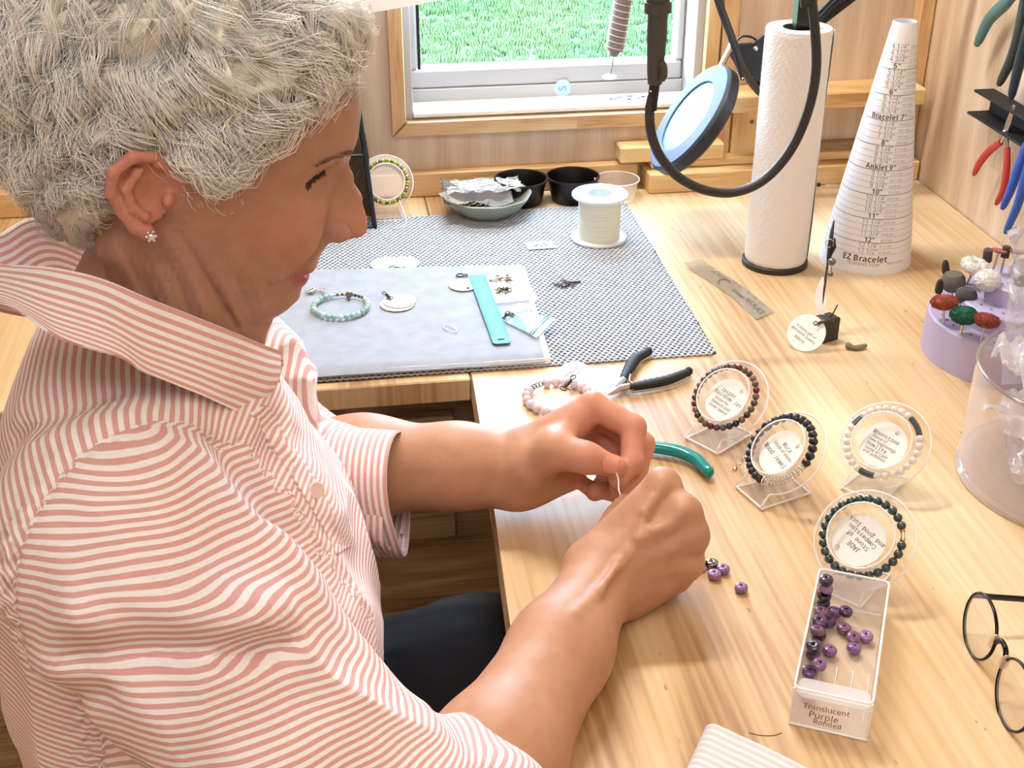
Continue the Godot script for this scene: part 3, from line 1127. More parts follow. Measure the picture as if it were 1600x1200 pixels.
func tall_things() -> void:
	# ---------------------------------------------- paper towel roll on its stand
	var tp := on(1210, 411)
	var h := thing("towel_stand", "black upright paper towel stand with round base and square post", "stand", Vector3(tp.x, DESK, tp.z))
	var g := G.new()
	g.lathe([Vector2(0.0, 0.0), Vector2(0.0375, 0.0), Vector2(0.0388, 0.001), Vector2(0.0388, 0.006), Vector2(0.0375, 0.0072), Vector2(0.0, 0.0072)], 48)
	part("base", g, M.rubber, h)
	var p := G.new()
	p.box(Vector3(0.021, 0.34, 0.018), Vector3(0.005, 0.177, -0.002), 0.002)
	part("post", p, M.black, h)
	var r := thing("paper_towel_roll", "tall narrow roll of white embossed paper towel on the black stand", "paper towel", Vector3(tp.x, DESK + 0.0075, tp.z))
	var rows := 170
	var cols := 150
	var pts := PackedVector3Array()
	var nz := noise(3, 1.0, 2)
	for i in rows:
		for k in cols:
			var a := -TAU * k / cols
			var y := 0.271 * i / (rows - 1)
			var e := sin(a * 34.0 + (i % 4) * 0.8) * sin(y * 1450.0 + sin(a * 17.0)) * 0.00038 + nz.get_noise_2d(a * 26.0, y * 420.0) * 0.00022
			var rr := 0.0362 + e + 0.0005 * sin(y * 9.0 + a) + (0.0007 if k < 6 else 0.0)
			var edge := 1.0 - smoothstep(0.0, 0.004, minf(y, 0.271 - y))
			rr -= edge * 0.0009
			pts.append(Vector3(rr * cos(a), y, rr * sin(a)))
	var rg := G.new()
	rg.grid(pts, rows, cols, true)
	for top in 2:
		var y := 0.271 if top else 0.0
		var ring := PackedVector3Array()
		for i in 9:
			var rr := lerpf(0.0353, 0.0185, i / 8.0)
			if not top:
				rr = lerpf(0.0185, 0.0353, i / 8.0)
			for k in 60:
				var a := -TAU * k / 60
				ring.append(Vector3(rr * cos(a), y - 0.0005 * (i % 2), rr * sin(a)))
		rg.grid(ring, 9, 60, true)
	var tm := mat(Color(0.94, 0.93, 0.92), 0.9)
	part("towel", rg, tm, r)
	var cg := G.new()
	cg.lathe([Vector2(0.0173, 0.271), Vector2(0.0173, 0.0)], 40)
	cg.lathe([Vector2(0.0185, 0.0), Vector2(0.0185, 0.2712), Vector2(0.0173, 0.2712)], 40)
	part("cardboard_core", cg, mat(Color(0.42, 0.36, 0.3), 0.9), r)
	var fl := PackedVector3Array()
	for i in 20:
		for k in 6:
			var y := 0.0015 + 0.268 * i / 19.0
			var a := 0.12 + k * 0.07
			var rr := 0.0368 + 0.0012 * k / 5.0 * (1.0 + 0.7 * sin(y * 30.0))
			fl.append(Vector3(rr * cos(a), y, -rr * sin(a) * -1.0))
	var fg := G.new()
	fg.sheet(fl, 20, 6, 0.0004)
	part("loose_edge", fg, tm, r)
	# ---------------------------------------------- bracelet sizing cone
	var cp := on(1351, 402)
	var cone := thing("sizing_cone", "tall white paper cone printed with bracelet sizes in inches", "sizing cone", Vector3(cp.x, DESK, cp.z))
	var top := Vector3(0.0085, 0.281, 0.0)
	var rb := 0.054
	var rt := 0.0131
	var axis := func(f: float) -> Vector3: return top * f
	var cs := PackedVector3Array()
	for i in 40:
		var f := i / 39.0
		for k in 72:
			var a := -TAU * k / 72
			var rr := lerpf(rb, rt, f)
			cs.append(axis.call(f) + Vector3(rr * cos(a), 0, rr * sin(a)))
	for i in range(39, -1, -1):
		var f := i / 39.0
		for k in 72:
			var a := -TAU * k / 72
			var rr := lerpf(rb, rt, f) - 0.0006
			cs.append(axis.call(f) + Vector3(rr * cos(a), 0, rr * sin(a)))
	var kg := G.new()
	kg.grid(cs, 80, 72, true)
	part("body", kg, mat(Color(0.93, 0.93, 0.94), 0.45), cone)
	# the print goes round the side that faces the room
	var facing := deg_to_rad(111.0)
	var bend := func(q: Vector3) -> Vector3:
		var f := clampf(q.y, 0.0, 1.0)
		var rr := lerpf(rb, rt, f) + 0.00025 + q.z
		var a := facing - q.x / lerpf(rb, rt, f)
		return axis.call(f) + Vector3(rr * cos(a), 0, rr * sin(a))
	var bold := G.new()
	var light := G.new()
	var slant := 0.2834
	var names := {5: "5\"", 6: "6\"", 7: "Bracelet 7\"", 8: "8\"", 9: "Anklet 9\"", 10: "10\"", 11: "11\"", 12: "12\""}
	for i in 34:
		var size := 4.25 + i * 0.25
		var f := 1.0 - (size * 0.0254 / TAU - rt) / (rb - rt)
		var whole := i % 4 == 3
		var lw := 0.00038 if whole else 0.0002
		var gg := bold if whole else light
		var ln := PackedVector3Array()
		for rw in 2:
			for k in 91:
				var a := -TAU * k / 90
				var ff := f + (rw - 0.5) * lw / slant * 1.6
				var rr := lerpf(rb, rt, ff) + 0.0003
				ln.append(axis.call(ff) + Vector3(rr * cos(a), 0, rr * sin(a)))
		gg.grid(ln, 2, 91)
		var txt: String = names[int(size)] if whole else "%d %s\"" % [int(size), ["1/4", "1/2", "3/4"][i % 4]]
		var squash := func(q: Vector3) -> Vector3: return bend.call(Vector3(q.x, f + (q.y + 0.0036) / slant, q.z))
		letters(gg, txt, 0.0078 if whole else 0.0072, Vector2(-0.002, 0), squash, whole)
		letters(light, "%.1f cm" % (size * 2.54), 0.0042, Vector2(0.0175 if not (whole and txt.length() > 4) else 0.0255, -0.0008), squash)
	var low := func(q: Vector3) -> Vector3: return bend.call(Vector3(q.x, q.y / slant, q.z))
	letters(bold, "EZ Bracelet", 0.0098, Vector2(-0.004, 0.0185), low, true)
	letters(light, "Bracelet Sizer", 0.0062, Vector2(-0.004, 0.0125), low)
	letters(light, "Made in USA", 0.004, Vector2(0.034, 0.0135), low)
	part("bold_print", bold, mat(Color(0.38, 0.38, 0.39), 0.8), cone)
	part("fine_print", light, mat(Color(0.60, 0.60, 0.62), 0.8), cone)
	# ---------------------------------------------- magnifier lamp on its arm
	var mg := thing("magnifier_lamp", "magnifier lamp on a black folding arm, its round head under a blue-grey cover", "lamp", far(1080, 180, 1.55))
	var o := -mg.position
	var c := onz(1083, 187, 0.2)
	var head_up := onz(1122, 108, 0.17) - onz(1042, 262, 0.23)
	var hu := head_up.normalized()
	var to_eye := (eye - c).normalized()
	var side := hu.cross(Vector3(0, 0, 1)).normalized()
	# the disc looks left and a little towards the room
	var nrm := (to_eye * 0.42 - side * -0.9)
	nrm = to_eye * 0.36 + (eye_basis.x * -0.845 + eye_basis.y * 0.537) * 0.917
	nrm = (nrm - hu * nrm.dot(hu)).normalized()
	var B := along(nrm, hu)
	var R := 0.073
	var dk := G.new()
	dk.lathe([Vector2(0.0, -0.0105), Vector2(R - 0.004, -0.0105), Vector2(R, -0.007), Vector2(R, 0.004), Vector2(R - 0.0015, 0.006)], 56, o + c, B)
	part("housing", dk, mat(Color(0.13, 0.14, 0.155), 0.45), mg)
	var cv := G.new()
	cv.lathe([Vector2(R - 0.001, 0.0055), Vector2(R - 0.003, 0.0085), Vector2(0.050, 0.0098), Vector2(0.0475, 0.0092), Vector2(0.0465, 0.0075)], 56, o + c, B)
	part("cover_ring", cv, mat(Color(0.20, 0.28, 0.37), 0.6), mg)
	var ln2 := G.new()
	ln2.lathe([Vector2(0.0466, 0.0074), Vector2(0.03, 0.0088), Vector2(0.0, 0.0095)], 48, o + c, B)
	part("lens", ln2, noisy(Color(0.24, 0.37, 0.42), Color(0.42, 0.57, 0.60), 14.0, 128, 9.0, 0.45), mg)
	# bracket, joint, links and arm
	var j0 := c + hu * (R + 0.002)
	var j1 := onz(1148, 62, 0.15)
	var nk := G.new()
	nk.tube(PackedVector3Array([o + j0 - hu * 0.004, o + j0.lerp(j1, 0.55), o + j1]), [0.0036, 0.0036, 0.0048], 10)
	part("neck", nk, M.steel, mg)
	var jp := PackedVector3Array()
	var jq := [Vector2(1138, 84), Vector2(1150, 68), Vector2(1176, 66), Vector2(1198, 50), Vector2(1206, 70), Vector2(1196, 100), Vector2(1190, 130), Vector2(1172, 118), Vector2(1158, 126), Vector2(1148, 100)]
	var jc := onz(1172, 92, 0.135)
	var poly := PackedVector2Array()
	var JB := frame((eye - jc).normalized())
	for q in jq:
		var w := JB.inverse() * (onz(q.x, q.y, 0.135) - jc)
		poly.append(Vector2(w.x, w.y))
	var jg := G.new()
	jg.plate(poly, 0.02, o + jc, JB, 0.002)
	part("joint", jg, M.black, mg)
	for q in [Vector2(1181, 76), Vector2(1163, 124)]:
		var sc := G.new()
		sc.ball(o + onz(q.x, q.y, 0.15), Vector3(0.003, 0.003, 0.0015), 6, 12, JB)
		part("screw", sc, M.steel, mg)
	var wl := G.new()
	wl.tube(curve([o + onz(1152, 63, 0.14), o + onz(1160, 57, 0.14), o + onz(1174, 58, 0.14), o + onz(1186, 66, 0.135)], 6), 0.0014, 6)
	part("wire", wl, M.black, mg)
	for i in 2:
		var ag := G.new()
		var a0 := onz(1178 + i * 34, 132 - i * 46, 0.1 - i * 0.02)
		var a1 := onz(1400 + i * 18, -95 + i * 22, 0.13 - i * 0.02)
		var ad := (a1 - a0)
		var AB := Basis(ad.normalized(), Vector3.ZERO, Vector3.ZERO)
		var az := (eye - a0).normalized()
		az = (az - ad.normalized() * az.dot(ad.normalized())).normalized()
		AB = Basis(ad.normalized(), az.cross(ad.normalized()), az)
		ag.box(Vector3(ad.length(), 0.014, 0.012), o + (a0 + a1) / 2, 0.0015, AB)
		ag.box(Vector3(ad.length() * 0.96, 0.003, 0.013), o + (a0 + a1) / 2, 0.0005, AB)
		part("arm", ag, M.black, mg)
	var br := G.new()
	var b0 := onz(1409, -84, 0.12)
	br.ball(o + b0, 0.017, 10, 16)
	br.tube(PackedVector3Array([o + b0, o + Vector3(WALL_X - 0.006, b0.y + 0.02, 0.13)]), 0.008, 12)
	br.box(Vector3(0.008, 0.09, 0.05), o + Vector3(WALL_X - 0.0045, b0.y + 0.02, 0.13), 0.001)
	part("bracket", br, M.black, mg)
	var cord := G.new()
	var cpts := [Vector3(onz(1108, -60, 0.24).x, 2.398, 0.5), Vector3(onz(1108, -60, 0.24).x, 1.7, 0.42), onz(1100, -200, 0.26), onz(1108, -60, 0.24), onz(1122, 0, 0.24), onz(1142, 55, 0.23), onz(1160, 105, 0.21), onz(1185, 142, 0.16), onz(1215, 160, 0.13)]
	var ol := []
	for q in cpts:
		ol.append(o + q)
	cord.tube(curve(ol, 8), 0.0046, 10)
	part("cord", cord, M.rubber, mg)
	# ---------------------------------------------- flexible shaft tool hanging in a loop
	var fx := thing("flex_shaft", "black flexible shaft tool, handpiece hanging and cable looped in front of the paper roll", "rotary tool", far(1028, 120, 1.25))
	o = -fx.position
	var zt := 0.5
	var hp := [onz(1029, -40, zt), onz(1029, -2, zt), onz(1028, 20, zt)]
	var a := o + onz(1028, -60, zt)
	var q1 := o + onz(1028, 2, zt)
	var q2 := o + onz(1028, 19, zt)
	var q3 := o + onz(1023, 131, zt)
	var hg := G.new()
	hg.tube(PackedVector3Array([a, q1]), 0.0108, 20)
	# it hangs, with its cable, from a motor hooked to the ceiling
	var mt := G.new()
	var mx := Vector3(onz(1150, 0, zt).x, 1.86, zt)
	mt.lathe([Vector2(0.0, 0.0), Vector2(0.012, 0.0), Vector2(0.018, 0.01), Vector2(0.032, 0.02), Vector2(0.034, 0.03), Vector2(0.034, 0.12), Vector2(0.028, 0.132), Vector2(0.0, 0.134)], 32, o + mx)
	part("motor", mt, M.black, fx)
	var hk := G.new()
	hk.tube(PackedVector3Array([o + mx + Vector3(0, 0.13, 0), o + Vector3(mx.x, 2.399, mx.z)]), 0.003, 8)
	hk.tube(curve([o + mx + Vector3(-0.02, 0.06, 0), a + Vector3(0.01, 0.25, 0), a], 8), 0.0024, 8)
	part("hanger", hk, M.dark_metal, fx)
	hg.tube(PackedVector3Array([q1, q2]), 0.0125, 20)
	hg.tube(PackedVector3Array([q2, q2.lerp(q3, 0.35), q2.lerp(q3, 0.8), q3]), [0.0092, 0.0092, 0.0078, 0.0066], 20)
	part("handpiece", hg, mat(Color(0.24, 0.235, 0.23), 0.5), fx)
	var lv := G.new()
	lv.tube(curve([o + onz(1030, 96, zt + 0.006), o + onz(1036, 104, zt + 0.008), o + onz(1036, 118, zt + 0.008), o + onz(1030, 126, zt + 0.006)], 5), [0.002, 0.004, 0.004, 0.004, 0.004, 0.004, 0.004, 0.004, 0.004, 0.004, 0.004, 0.004, 0.004, 0.004, 0.003, 0.002], 8)
	part("chuck_lever", lv, mat(Color(0.24, 0.235, 0.23), 0.5), fx)
	var cl := G.new()
	cl.tube(PackedVector3Array([q3, o + onz(1018, 172, zt)]), 0.0049, 14)
	part("collar", cl, M.black_matt, fx)
	var ct := G.new()
	ct.ball(o + onz(1017, 143, zt + 0.005), 0.0011, 5, 8)
	part("pin", ct, M.steel, fx)
	var cab := []
	for q in [Vector2(1019, 150), Vector2(1015, 175), Vector2(1018, 210), Vector2(1032, 245), Vector2(1062, 278), Vector2(1105, 298), Vector2(1150, 300), Vector2(1195, 280), Vector2(1235, 235), Vector2(1262, 175), Vector2(1275, 110), Vector2(1273, 40), Vector2(1266, -20), Vector2(1262, -90)]:
		cab.append(o + onz(q.x, q.y, zt))
	cab.append(o + mx + Vector3(0.035, -0.1, 0))
	cab.append(o + mx)
	var cg2 := G.new()
	var cc := curve(cab, 8)
	cg2.tube(cc, 0.0047, 12)
	part("cable", cg2, M.rubber, fx)
	# ---------------------------------------------- coiled tube hanging in the window
	var sy := thing("hanging_tube", "grey translucent coil tube hanging before the window pane by a thin rod", "ornament", onz(954, 120, 0.0))
	o = -sy.position
	var s0 := onz(985, -70, 0.0)
	var s1 := onz(960, 78, 0.0)
	var tg := G.new()
	tg.tube(PackedVector3Array([o + s0, o + s1]), 0.0125, 24)
	tg.tube(PackedVector3Array([o + s1, o + s1.lerp(onz(958, 88, 0.0), 0.9)]), [0.0085, 0.006], 20)
	part("tube", tg, mat(Color(0.52, 0.47, 0.45), 0.3), sy)
	var sp := PackedVector3Array()
	var ax := (s1 - s0).normalized()
	var sx := ax.cross(Vector3(0, 0, 1)).normalized()
	for i in 260:
		var an := i * TAU / 18.0
		sp.append(o + s0.lerp(s1, 0.02 + 0.96 * i / 259.0) + (sx * cos(an) + Vector3(0, 0, 1) * sin(an)) * 0.0127)
	var spg := G.new()
	spg.tube(sp, 0.0006, 5)
	part("coil", spg, mat(Color(0.80, 0.76, 0.74), 0.4), sy)
	var rd := G.new()
	rd.tube(PackedVector3Array([o + s1, o + onz(954, 118, 0.0)]), 0.0011, 8)
	part("rod", rd, M.steel, sy)
	var bl := G.new()
	bl.ball(o + onz(952, 120, 0.0), Vector3(0.010, 0.0035, 0.008), 8, 16)
	part("bob", bl, clear(Color(0.9, 1.0, 0.95), 0.35, 0.05), sy)
	var st := G.new()
	st.tube(PackedVector3Array([o + s0, o + Vector3(s0.x + 0.01, 1.492, -0.01)]), 0.0007, 5)
	part("string", st, M.card, sy)


# pliers hung by their jaws, handles down, in a plane beside the wall
func pliers(called: String, label: String, group: String, grips: Array, pivot: Vector2, jaw: Vector2, x: float, r: float, col: Color, rough := 0.4) -> void:
	var pv := onx(pivot.x, pivot.y, x)
	var t := thing(called, label, "pliers", pv, group)
	var o := -pv
	for gr in grips:
		var pts := []
		for q in gr:
			pts.append(o + onx(q.x, q.y, x))
		var c := curve(pts, 8)
		var rad := PackedFloat32Array()
		for i in c.size():
			var f := float(i) / (c.size() - 1)
			rad.append(r * (0.72 + 0.28 * sin(f * PI * 0.9 + 0.3)) * (1.0 if f < 0.97 else 0.75))
		var g := G.new()
		g.tube(c, rad, 14, false, true, 0.8, Vector3(1, 0, 0))
		g.ball(c[c.size() - 1], rad[rad.size() - 1] * 0.96, 8, 14)
		part("handle", g, mat(col, rough), t)
		var s := G.new()
		s.tube(PackedVector3Array([c[0], o + pv]), [r * 0.55, r * 0.7], 10, false, true, 0.6, Vector3(1, 0, 0))
		part("shank", s, M.steel, t)
	var jg := G.new()
	var je := o + onx(jaw.x, jaw.y, x)
	for sgn: float in [-1.0, 1.0]:
		var off := Vector3(0, 0, 0.0028 * sgn)
		jg.tube(PackedVector3Array([o + pv + off * 0.5, (o + pv).lerp(je, 0.4) + off, je + off * 0.6]), [r * 0.85, r * 0.6, r * 0.25], 8, false, true, 0.7, Vector3(1, 0, 0))
	part("jaws", jg, M.steel, t)
	var b := G.new()
	b.ball(Vector3.ZERO, Vector3(r * 0.9, r * 0.75, r * 0.75), 8, 14)
	part("pivot", b, M.steel, t)


func right_side() -> void:
	# the rail screwed to the right wall and the pliers on it and above it
	var ra := onx(1551, 150, 0.812)
	var rk := thing("tool_rail", "black channel rail on the right wall holding the red and blue pliers", "tool rack", ra)
	var g := G.new()
	var L := 0.42
	g.box(Vector3(0.004, 0.026, L), Vector3(0.0, -0.006, L / 2), 0.0008)
	g.box(Vector3(0.026, 0.003, L), Vector3(-0.013, 0.008, L / 2), 0.0006)
	g.box(Vector3(0.030, 0.003, L), Vector3(-0.015, -0.019, L / 2), 0.0006)
	part("channel", g, M.black_matt, rk)
	var ex := thing("upper_rail", "black rail higher on the right wall that the teal pliers hang from", "tool rack", onx(1600, -80, 0.812))
	var eg := G.new()
	eg.box(Vector3(0.02, 0.022, 0.4), Vector3(-0.008, 0.02, 0.16), 0.001)
	part("channel", eg, M.black_matt, ex)
	pliers("pliers", "pliers with light teal grips spread wide, highest on the right wall", "", [[Vector2(1592, -22), Vector2(1572, 4), Vector2(1546, 30), Vector2(1527, 68)], [Vector2(1604, -22), Vector2(1606, 20), Vector2(1604, 70)]], Vector2(1600, -36), Vector2(1608, -80), 0.795, 0.0082, Color(0.33, 0.48, 0.48))
	pliers("pliers", "dark grey-green handled pliers hanging just right of the light teal pair", "", [[Vector2(1606, -30), Vector2(1595, 40), Vector2(1582, 88), Vector2(1562, 130)], [Vector2(1618, -30), Vector2(1622, 30), Vector2(1624, 100)]], Vector2(1612, -45), Vector2(1616, -90), 0.79, 0.0075, Color(0.15, 0.20, 0.19))
	pliers("pliers", "dark blue-teal handled pliers whose grip ends just above the black rail", "", [[Vector2(1612, 20), Vector2(1600, 70), Vector2(1590, 110), Vector2(1580, 152)], [Vector2(1626, 20), Vector2(1636, 80), Vector2(1640, 140)]], Vector2(1616, 0), Vector2(1620, -50), 0.78, 0.0072, Color(0.10, 0.17, 0.20))
	pliers("pliers", "pliers with bright red grips hanging from the black rail", "", [[Vector2(1564, 222), Vector2(1544, 238), Vector2(1530, 256), Vector2(1522, 272)], [Vector2(1574, 230), Vector2(1573, 262), Vector2(1568, 296), Vector2(1557, 318)]], Vector2(1572, 206), Vector2(1585, 165), 0.79, 0.0050, Color(0.74, 0.22, 0.20))
	pliers("pliers", "pliers with long bright blue grips, at the right edge below the rail", "", [[Vector2(1604, 225), Vector2(1592, 260), Vector2(1580, 295), Vector2(1567, 324)], [Vector2(1612, 225), Vector2(1604, 270), Vector2(1590, 320), Vector2(1572, 362)]], Vector2(1612, 205), Vector2(1616, 165), 0.775, 0.0062, Color(0.18, 0.36, 0.70))
	bits()
	jar()


func bits() -> void:
	var c := Vector3(0.684, DESK, 0.567)
	var t := thing("bit_stand", "stepped round lavender plastic stand holding mounted polishing wheels", "tool stand", c)
	var m := mat(Color(0.70, 0.67, 0.80), 0.4)
	for s in [[0.0895, 0.0, 0.043], [0.064, 0.043, 0.064], [0.04, 0.064, 0.083]]:
		var g := G.new()
		g.lathe([Vector2(0.0, s[1]), Vector2(s[0] + 0.0015, s[1]), Vector2(s[0], s[2] - 0.002), Vector2(s[0] - 0.002, s[2]), Vector2(0.0, s[2])], 72)
		part("tier", g, m, t)
	var holes := G.new()
	for ti in [[0.078, 0.0432, 40], [0.053, 0.0642, 26]]:
		for i in ti[2]:
			var a: float = TAU * i / ti[2]
			holes.lathe([Vector2(0.0016, 0.0), Vector2(0.0, 0.00005)], 8, Vector3(cos(a) * ti[0], ti[1], sin(a) * ti[0]))
	var hp := part("holes", holes, mat(Color(0.3, 0.28, 0.38), 0.8), t)
	hp.set_meta("kind", "stuff")
	# kind, pixel of the head, half width in metres, colour, the height of its tier, what it is
	var list := [
		["disc", Vector2(1467, 476), 0.0138, Color(0.58, 0.27, 0.18), 0.043, "rust brown bristle wheel leftmost on the lavender stand"],
		["disc", Vector2(1488, 497), 0.0138, Color(0.06, 0.32, 0.23), 0.043, "dark green bristle wheel at the front of the lavender stand"],
		["disc", Vector2(1519, 516), 0.0135, Color(0.55, 0.25, 0.19), 0.043, "rust brown bristle wheel right of the green wheel"],
		["barrel", Vector2(1492, 440), 0.0125, Color(0.40, 0.38, 0.34), 0.043, "large grey-brown rubber barrel wheel on the lavender stand"],
		["barrel", Vector2(1505, 463), 0.0105, Color(0.30, 0.29, 0.29), 0.043, "dark charcoal polishing wheel below the grey-brown barrel"],
		["donut", Vector2(1517, 414), 0.0135, Color(0.86, 0.85, 0.83), 0.064, "white ring-shaped cotton buff highest on the lavender stand"],
		["ball", Vector2(1545, 440), 0.0130, Color(0.86, 0.85, 0.85), 0.064, "white round cotton buff behind the plastic bag"],
		["cone", Vector2(1483, 420), 0.0042, Color(0.24, 0.21, 0.18), 0.043, "slim dark cone bit standing behind the grey-brown barrel"],
		["cone", Vector2(1468, 448), 0.0042, Color(0.22, 0.19, 0.16), 0.043, "slim dark cone bit at the left rim of the lavender stand"],
		["pin", Vector2(1545, 398), 0.0048, Color(0.32, 0.27, 0.26), 0.064, "short grey cylinder bit left of the pink discs"],
		["plate", Vector2(1556, 394), 0.0075, Color(0.62, 0.36, 0.34), 0.083, "flat pink disc bit on the left of two pink ones"],
		["pin", Vector2(1570, 395), 0.0042, Color(0.30, 0.25, 0.25), 0.083, "small dark cylinder bit between the two pink discs"],
		["plate", Vector2(1584, 396), 0.0080, Color(0.62, 0.36, 0.34), 0.083, "flat pink disc bit on the right of two pink ones"],
		["pin", Vector2(1600, 424), 0.0085, Color(0.82, 0.81, 0.80), 0.064, "white felt cylinder bit at the right edge of the picture"],
		["barrel", Vector2(1592, 442), 0.0075, Color(0.05, 0.12, 0.09), 0.064, "small dark green wheel under the white felt cylinder"]]
	for q in list:
		var tier: float = q[4]
		var hh := tier + (0.022 if q[0] != "plate" else 0.024)
		var p := on(q[1].x, q[1].y, hh)
		# keep the stems over their tier
		var rel := Vector2(p.x - c.x, p.z - c.z)
		var out: float = {0.043: 0.078, 0.064: 0.054, 0.083: 0.03}[tier]
		if rel.length() > out + 0.008:
			rel = rel.normalized() * (out + 0.008)
		var lean := Vector3(rng.randf_range(-0.2, 0.2), 1, rng.randf_range(-0.2, 0.2)).normalized()
		var b := thing("polishing_buff" if q[0] != "cone" and q[0] != "pin" else "polishing_bit", q[5], "polishing tool", Vector3(c.x + rel.x, DESK + tier + 0.0003, c.z + rel.y))
		var up := hh - tier
		var B := along(lean)
		var sg := G.new()
		sg.tube(PackedVector3Array([Vector3.ZERO, lean * up]), 0.0012, 8)
		part("shank", sg, M.steel, b)
		var hg := G.new()
		var r: float = q[2]
		var hm := mat(q[3], 0.9)
		match q[0]:
			"disc":
				# bristles all round
				hg.ball(lean * up, Vector3(r * 0.93, r * 0.5, r * 0.93), 10, 24, B)
				for i in 520:
					var a := rng.randf() * TAU
					var el := rng.randf_range(-1.2, 1.2)
					var d := Vector3(cos(a) * cos(el) * 0.93, sin(el) * 0.5, sin(a) * cos(el) * 0.93)
					hg.tube(PackedVector3Array([lean * up + B * d * r * 0.8, lean * up + B * d * r * rng.randf_range(1.02, 1.12)]), [r * 0.05, r * 0.05], 4, false, true)
			"barrel":
				hg.lathe([Vector2(0.0, -r * 0.7), Vector2(r * 0.7, -r * 0.7), Vector2(r * 0.95, -r * 0.35), Vector2(r, 0.0), Vector2(r * 0.95, r * 0.35), Vector2(r * 0.7, r * 0.7), Vector2(0.0, r * 0.7)], 28, lean * up, B)
			"donut":
				hg.ring(lean * up, r * 0.62, r * 0.42, B, 30, 12)
				for i in 260:
					var a := rng.randf() * TAU
					var e := rng.randf() * TAU
					var d := B * Vector3(cos(a) * (0.62 + 0.42 * cos(e)), 0.42 * sin(e), sin(a) * (0.62 + 0.42 * cos(e))) * r
					hg.ball(lean * up + d, r * 0.075, 3, 5)
			"ball":
				hg.ball(lean * up, Vector3(r * 0.95, r * 0.8, r * 0.95), 10, 20, B)
				for i in 300:
					var d := Vector3(rng.randfn(), rng.randfn(), rng.randfn()).normalized()
					hg.ball(lean * up + d * Vector3(r * 0.95, r * 0.8, r * 0.95), r * 0.09, 3, 5)
			"cone":
				hg.lathe([Vector2(0.0, -r * 1.4), Vector2(r * 0.8, -r * 1.4), Vector2(r, -r * 0.6), Vector2(r * 0.85, r * 1.2), Vector2(r * 0.5, r * 2.2), Vector2(0.0, r * 2.4)], 16, lean * up, B)
			"pin":
				hg.lathe([Vector2(0.0, -r * 1.3), Vector2(r, -r * 1.3), Vector2(r, r * 1.3), Vector2(r * 0.85, r * 1.5), Vector2(0.0, r * 1.5)], 18, lean * up, B)
			"plate":
				hg.lathe([Vector2(0.0, -r * 0.2), Vector2(r * 0.5, -r * 0.2), Vector2(r, r * 0.1), Vector2(r, r * 0.22), Vector2(0.0, r * 0.22)], 20, lean * up, B)
		part("head", hg, hm, b)


func jar() -> void:
	var c := Vector3(0.622, DESK, 0.802)
	var t := thing("jar", "large clear ribbed plastic jar full of crumpled plastic bags", "jar", c)
	var R := 0.0985
	var H := 0.104
	var rows := 8
	var cols := 160
	var pts := PackedVector3Array()
	for i in rows:
		for k in cols:
			var a := -TAU * k / cols
			var rr := R + (0.0008 if k % 2 else -0.0008) * (1.0 if i > 0 and i < rows - 1 else 0.3)
			pts.append(Vector3(rr * cos(a), 0.004 + (H - 0.004) * i / (rows - 1), rr * sin(a)))
	var g := G.new()
	g.grid(pts, rows, cols, true)
	part("wall", g, clear(Color(0.88, 0.80, 0.78), 0.3, 0.04), t)
	var ib := G.new()
	ib.lathe([Vector2(0.0, 0.0005), Vector2(R + 0.002, 0.0005), Vector2(R + 0.0035, 0.002), Vector2(R + 0.0035, 0.005), Vector2(R + 0.001, 0.008), Vector2(R - 0.004, 0.009), Vector2(0.0, 0.006)], 90)
	part("base", ib, clear(Color(0.85, 0.80, 0.78), 0.35, 0.06), t)
	var rim := G.new()
	rim.ring(Vector3(0, H, 0), R, 0.0018, Basis(), 110, 8)
	part("rim", rim, clear(Color(0.58, 0.54, 0.52), 0.5, 0.1), t)
	var bagm := clear(Color(0.95, 0.94, 0.97), 0.34, 0.15)
	var specs := [[Vector3(0, 0.074, 0.0), Vector2(0.125, 0.125), 0.042, 11, Basis(), "clear plastic bag heaped on top of the jar's filling"],
		[Vector3(0.0, 0.043, 0.0), Vector2(0.12, 0.12), 0.026, 43, Basis(Vector3(0, 1, 0), 0.5), "pale plastic bag pressed into the middle of the jar"],
		[Vector3(0.0, 0.011, 0.0), Vector2(0.12, 0.12), 0.026, 71, Basis(Vector3(0, 1, 0), 1.2), "pale plastic bag pressed into the bottom of the jar"]]
	for s in specs:
		var at: Vector3 = s[0]
		film("plastic_bag", s[5], c + at, s[1], s[2], s[3], 0.0, s[4], "", bagm)
	# a tall sheet of clear film standing up at the back of the jar
	var f := thing("plastic_bag", "tall clear plastic bag standing up out of the back of the jar", "bag", c + Vector3(0.0, 0.062, -0.066))
	var q := PackedVector3Array()
	var nz := noise(6, 22.0, 2)
	for i in 26:
		for k in 30:
			var u := float(k) / 29
			var v := float(i) / 25
			var x := lerpf(-0.055, 0.065, u) * (1.0 - 0.12 * (1.0 - v))
			var y := 0.145 * v * (0.93 + 0.07 * sin(u * 5.0))
			var z := 0.006 * sin(u * 30.0 + v * 3.0) * v + nz.get_noise_2d(u, v) * 0.02 * v - 0.02 * v
			q.append(Vector3(x, y, z))
	var fg := G.new()
	fg.sheet(q, 26, 30, 0.0003)
	part("film", fg, clear(Color(0.92, 0.92, 0.95), 0.22, 0.1), f)


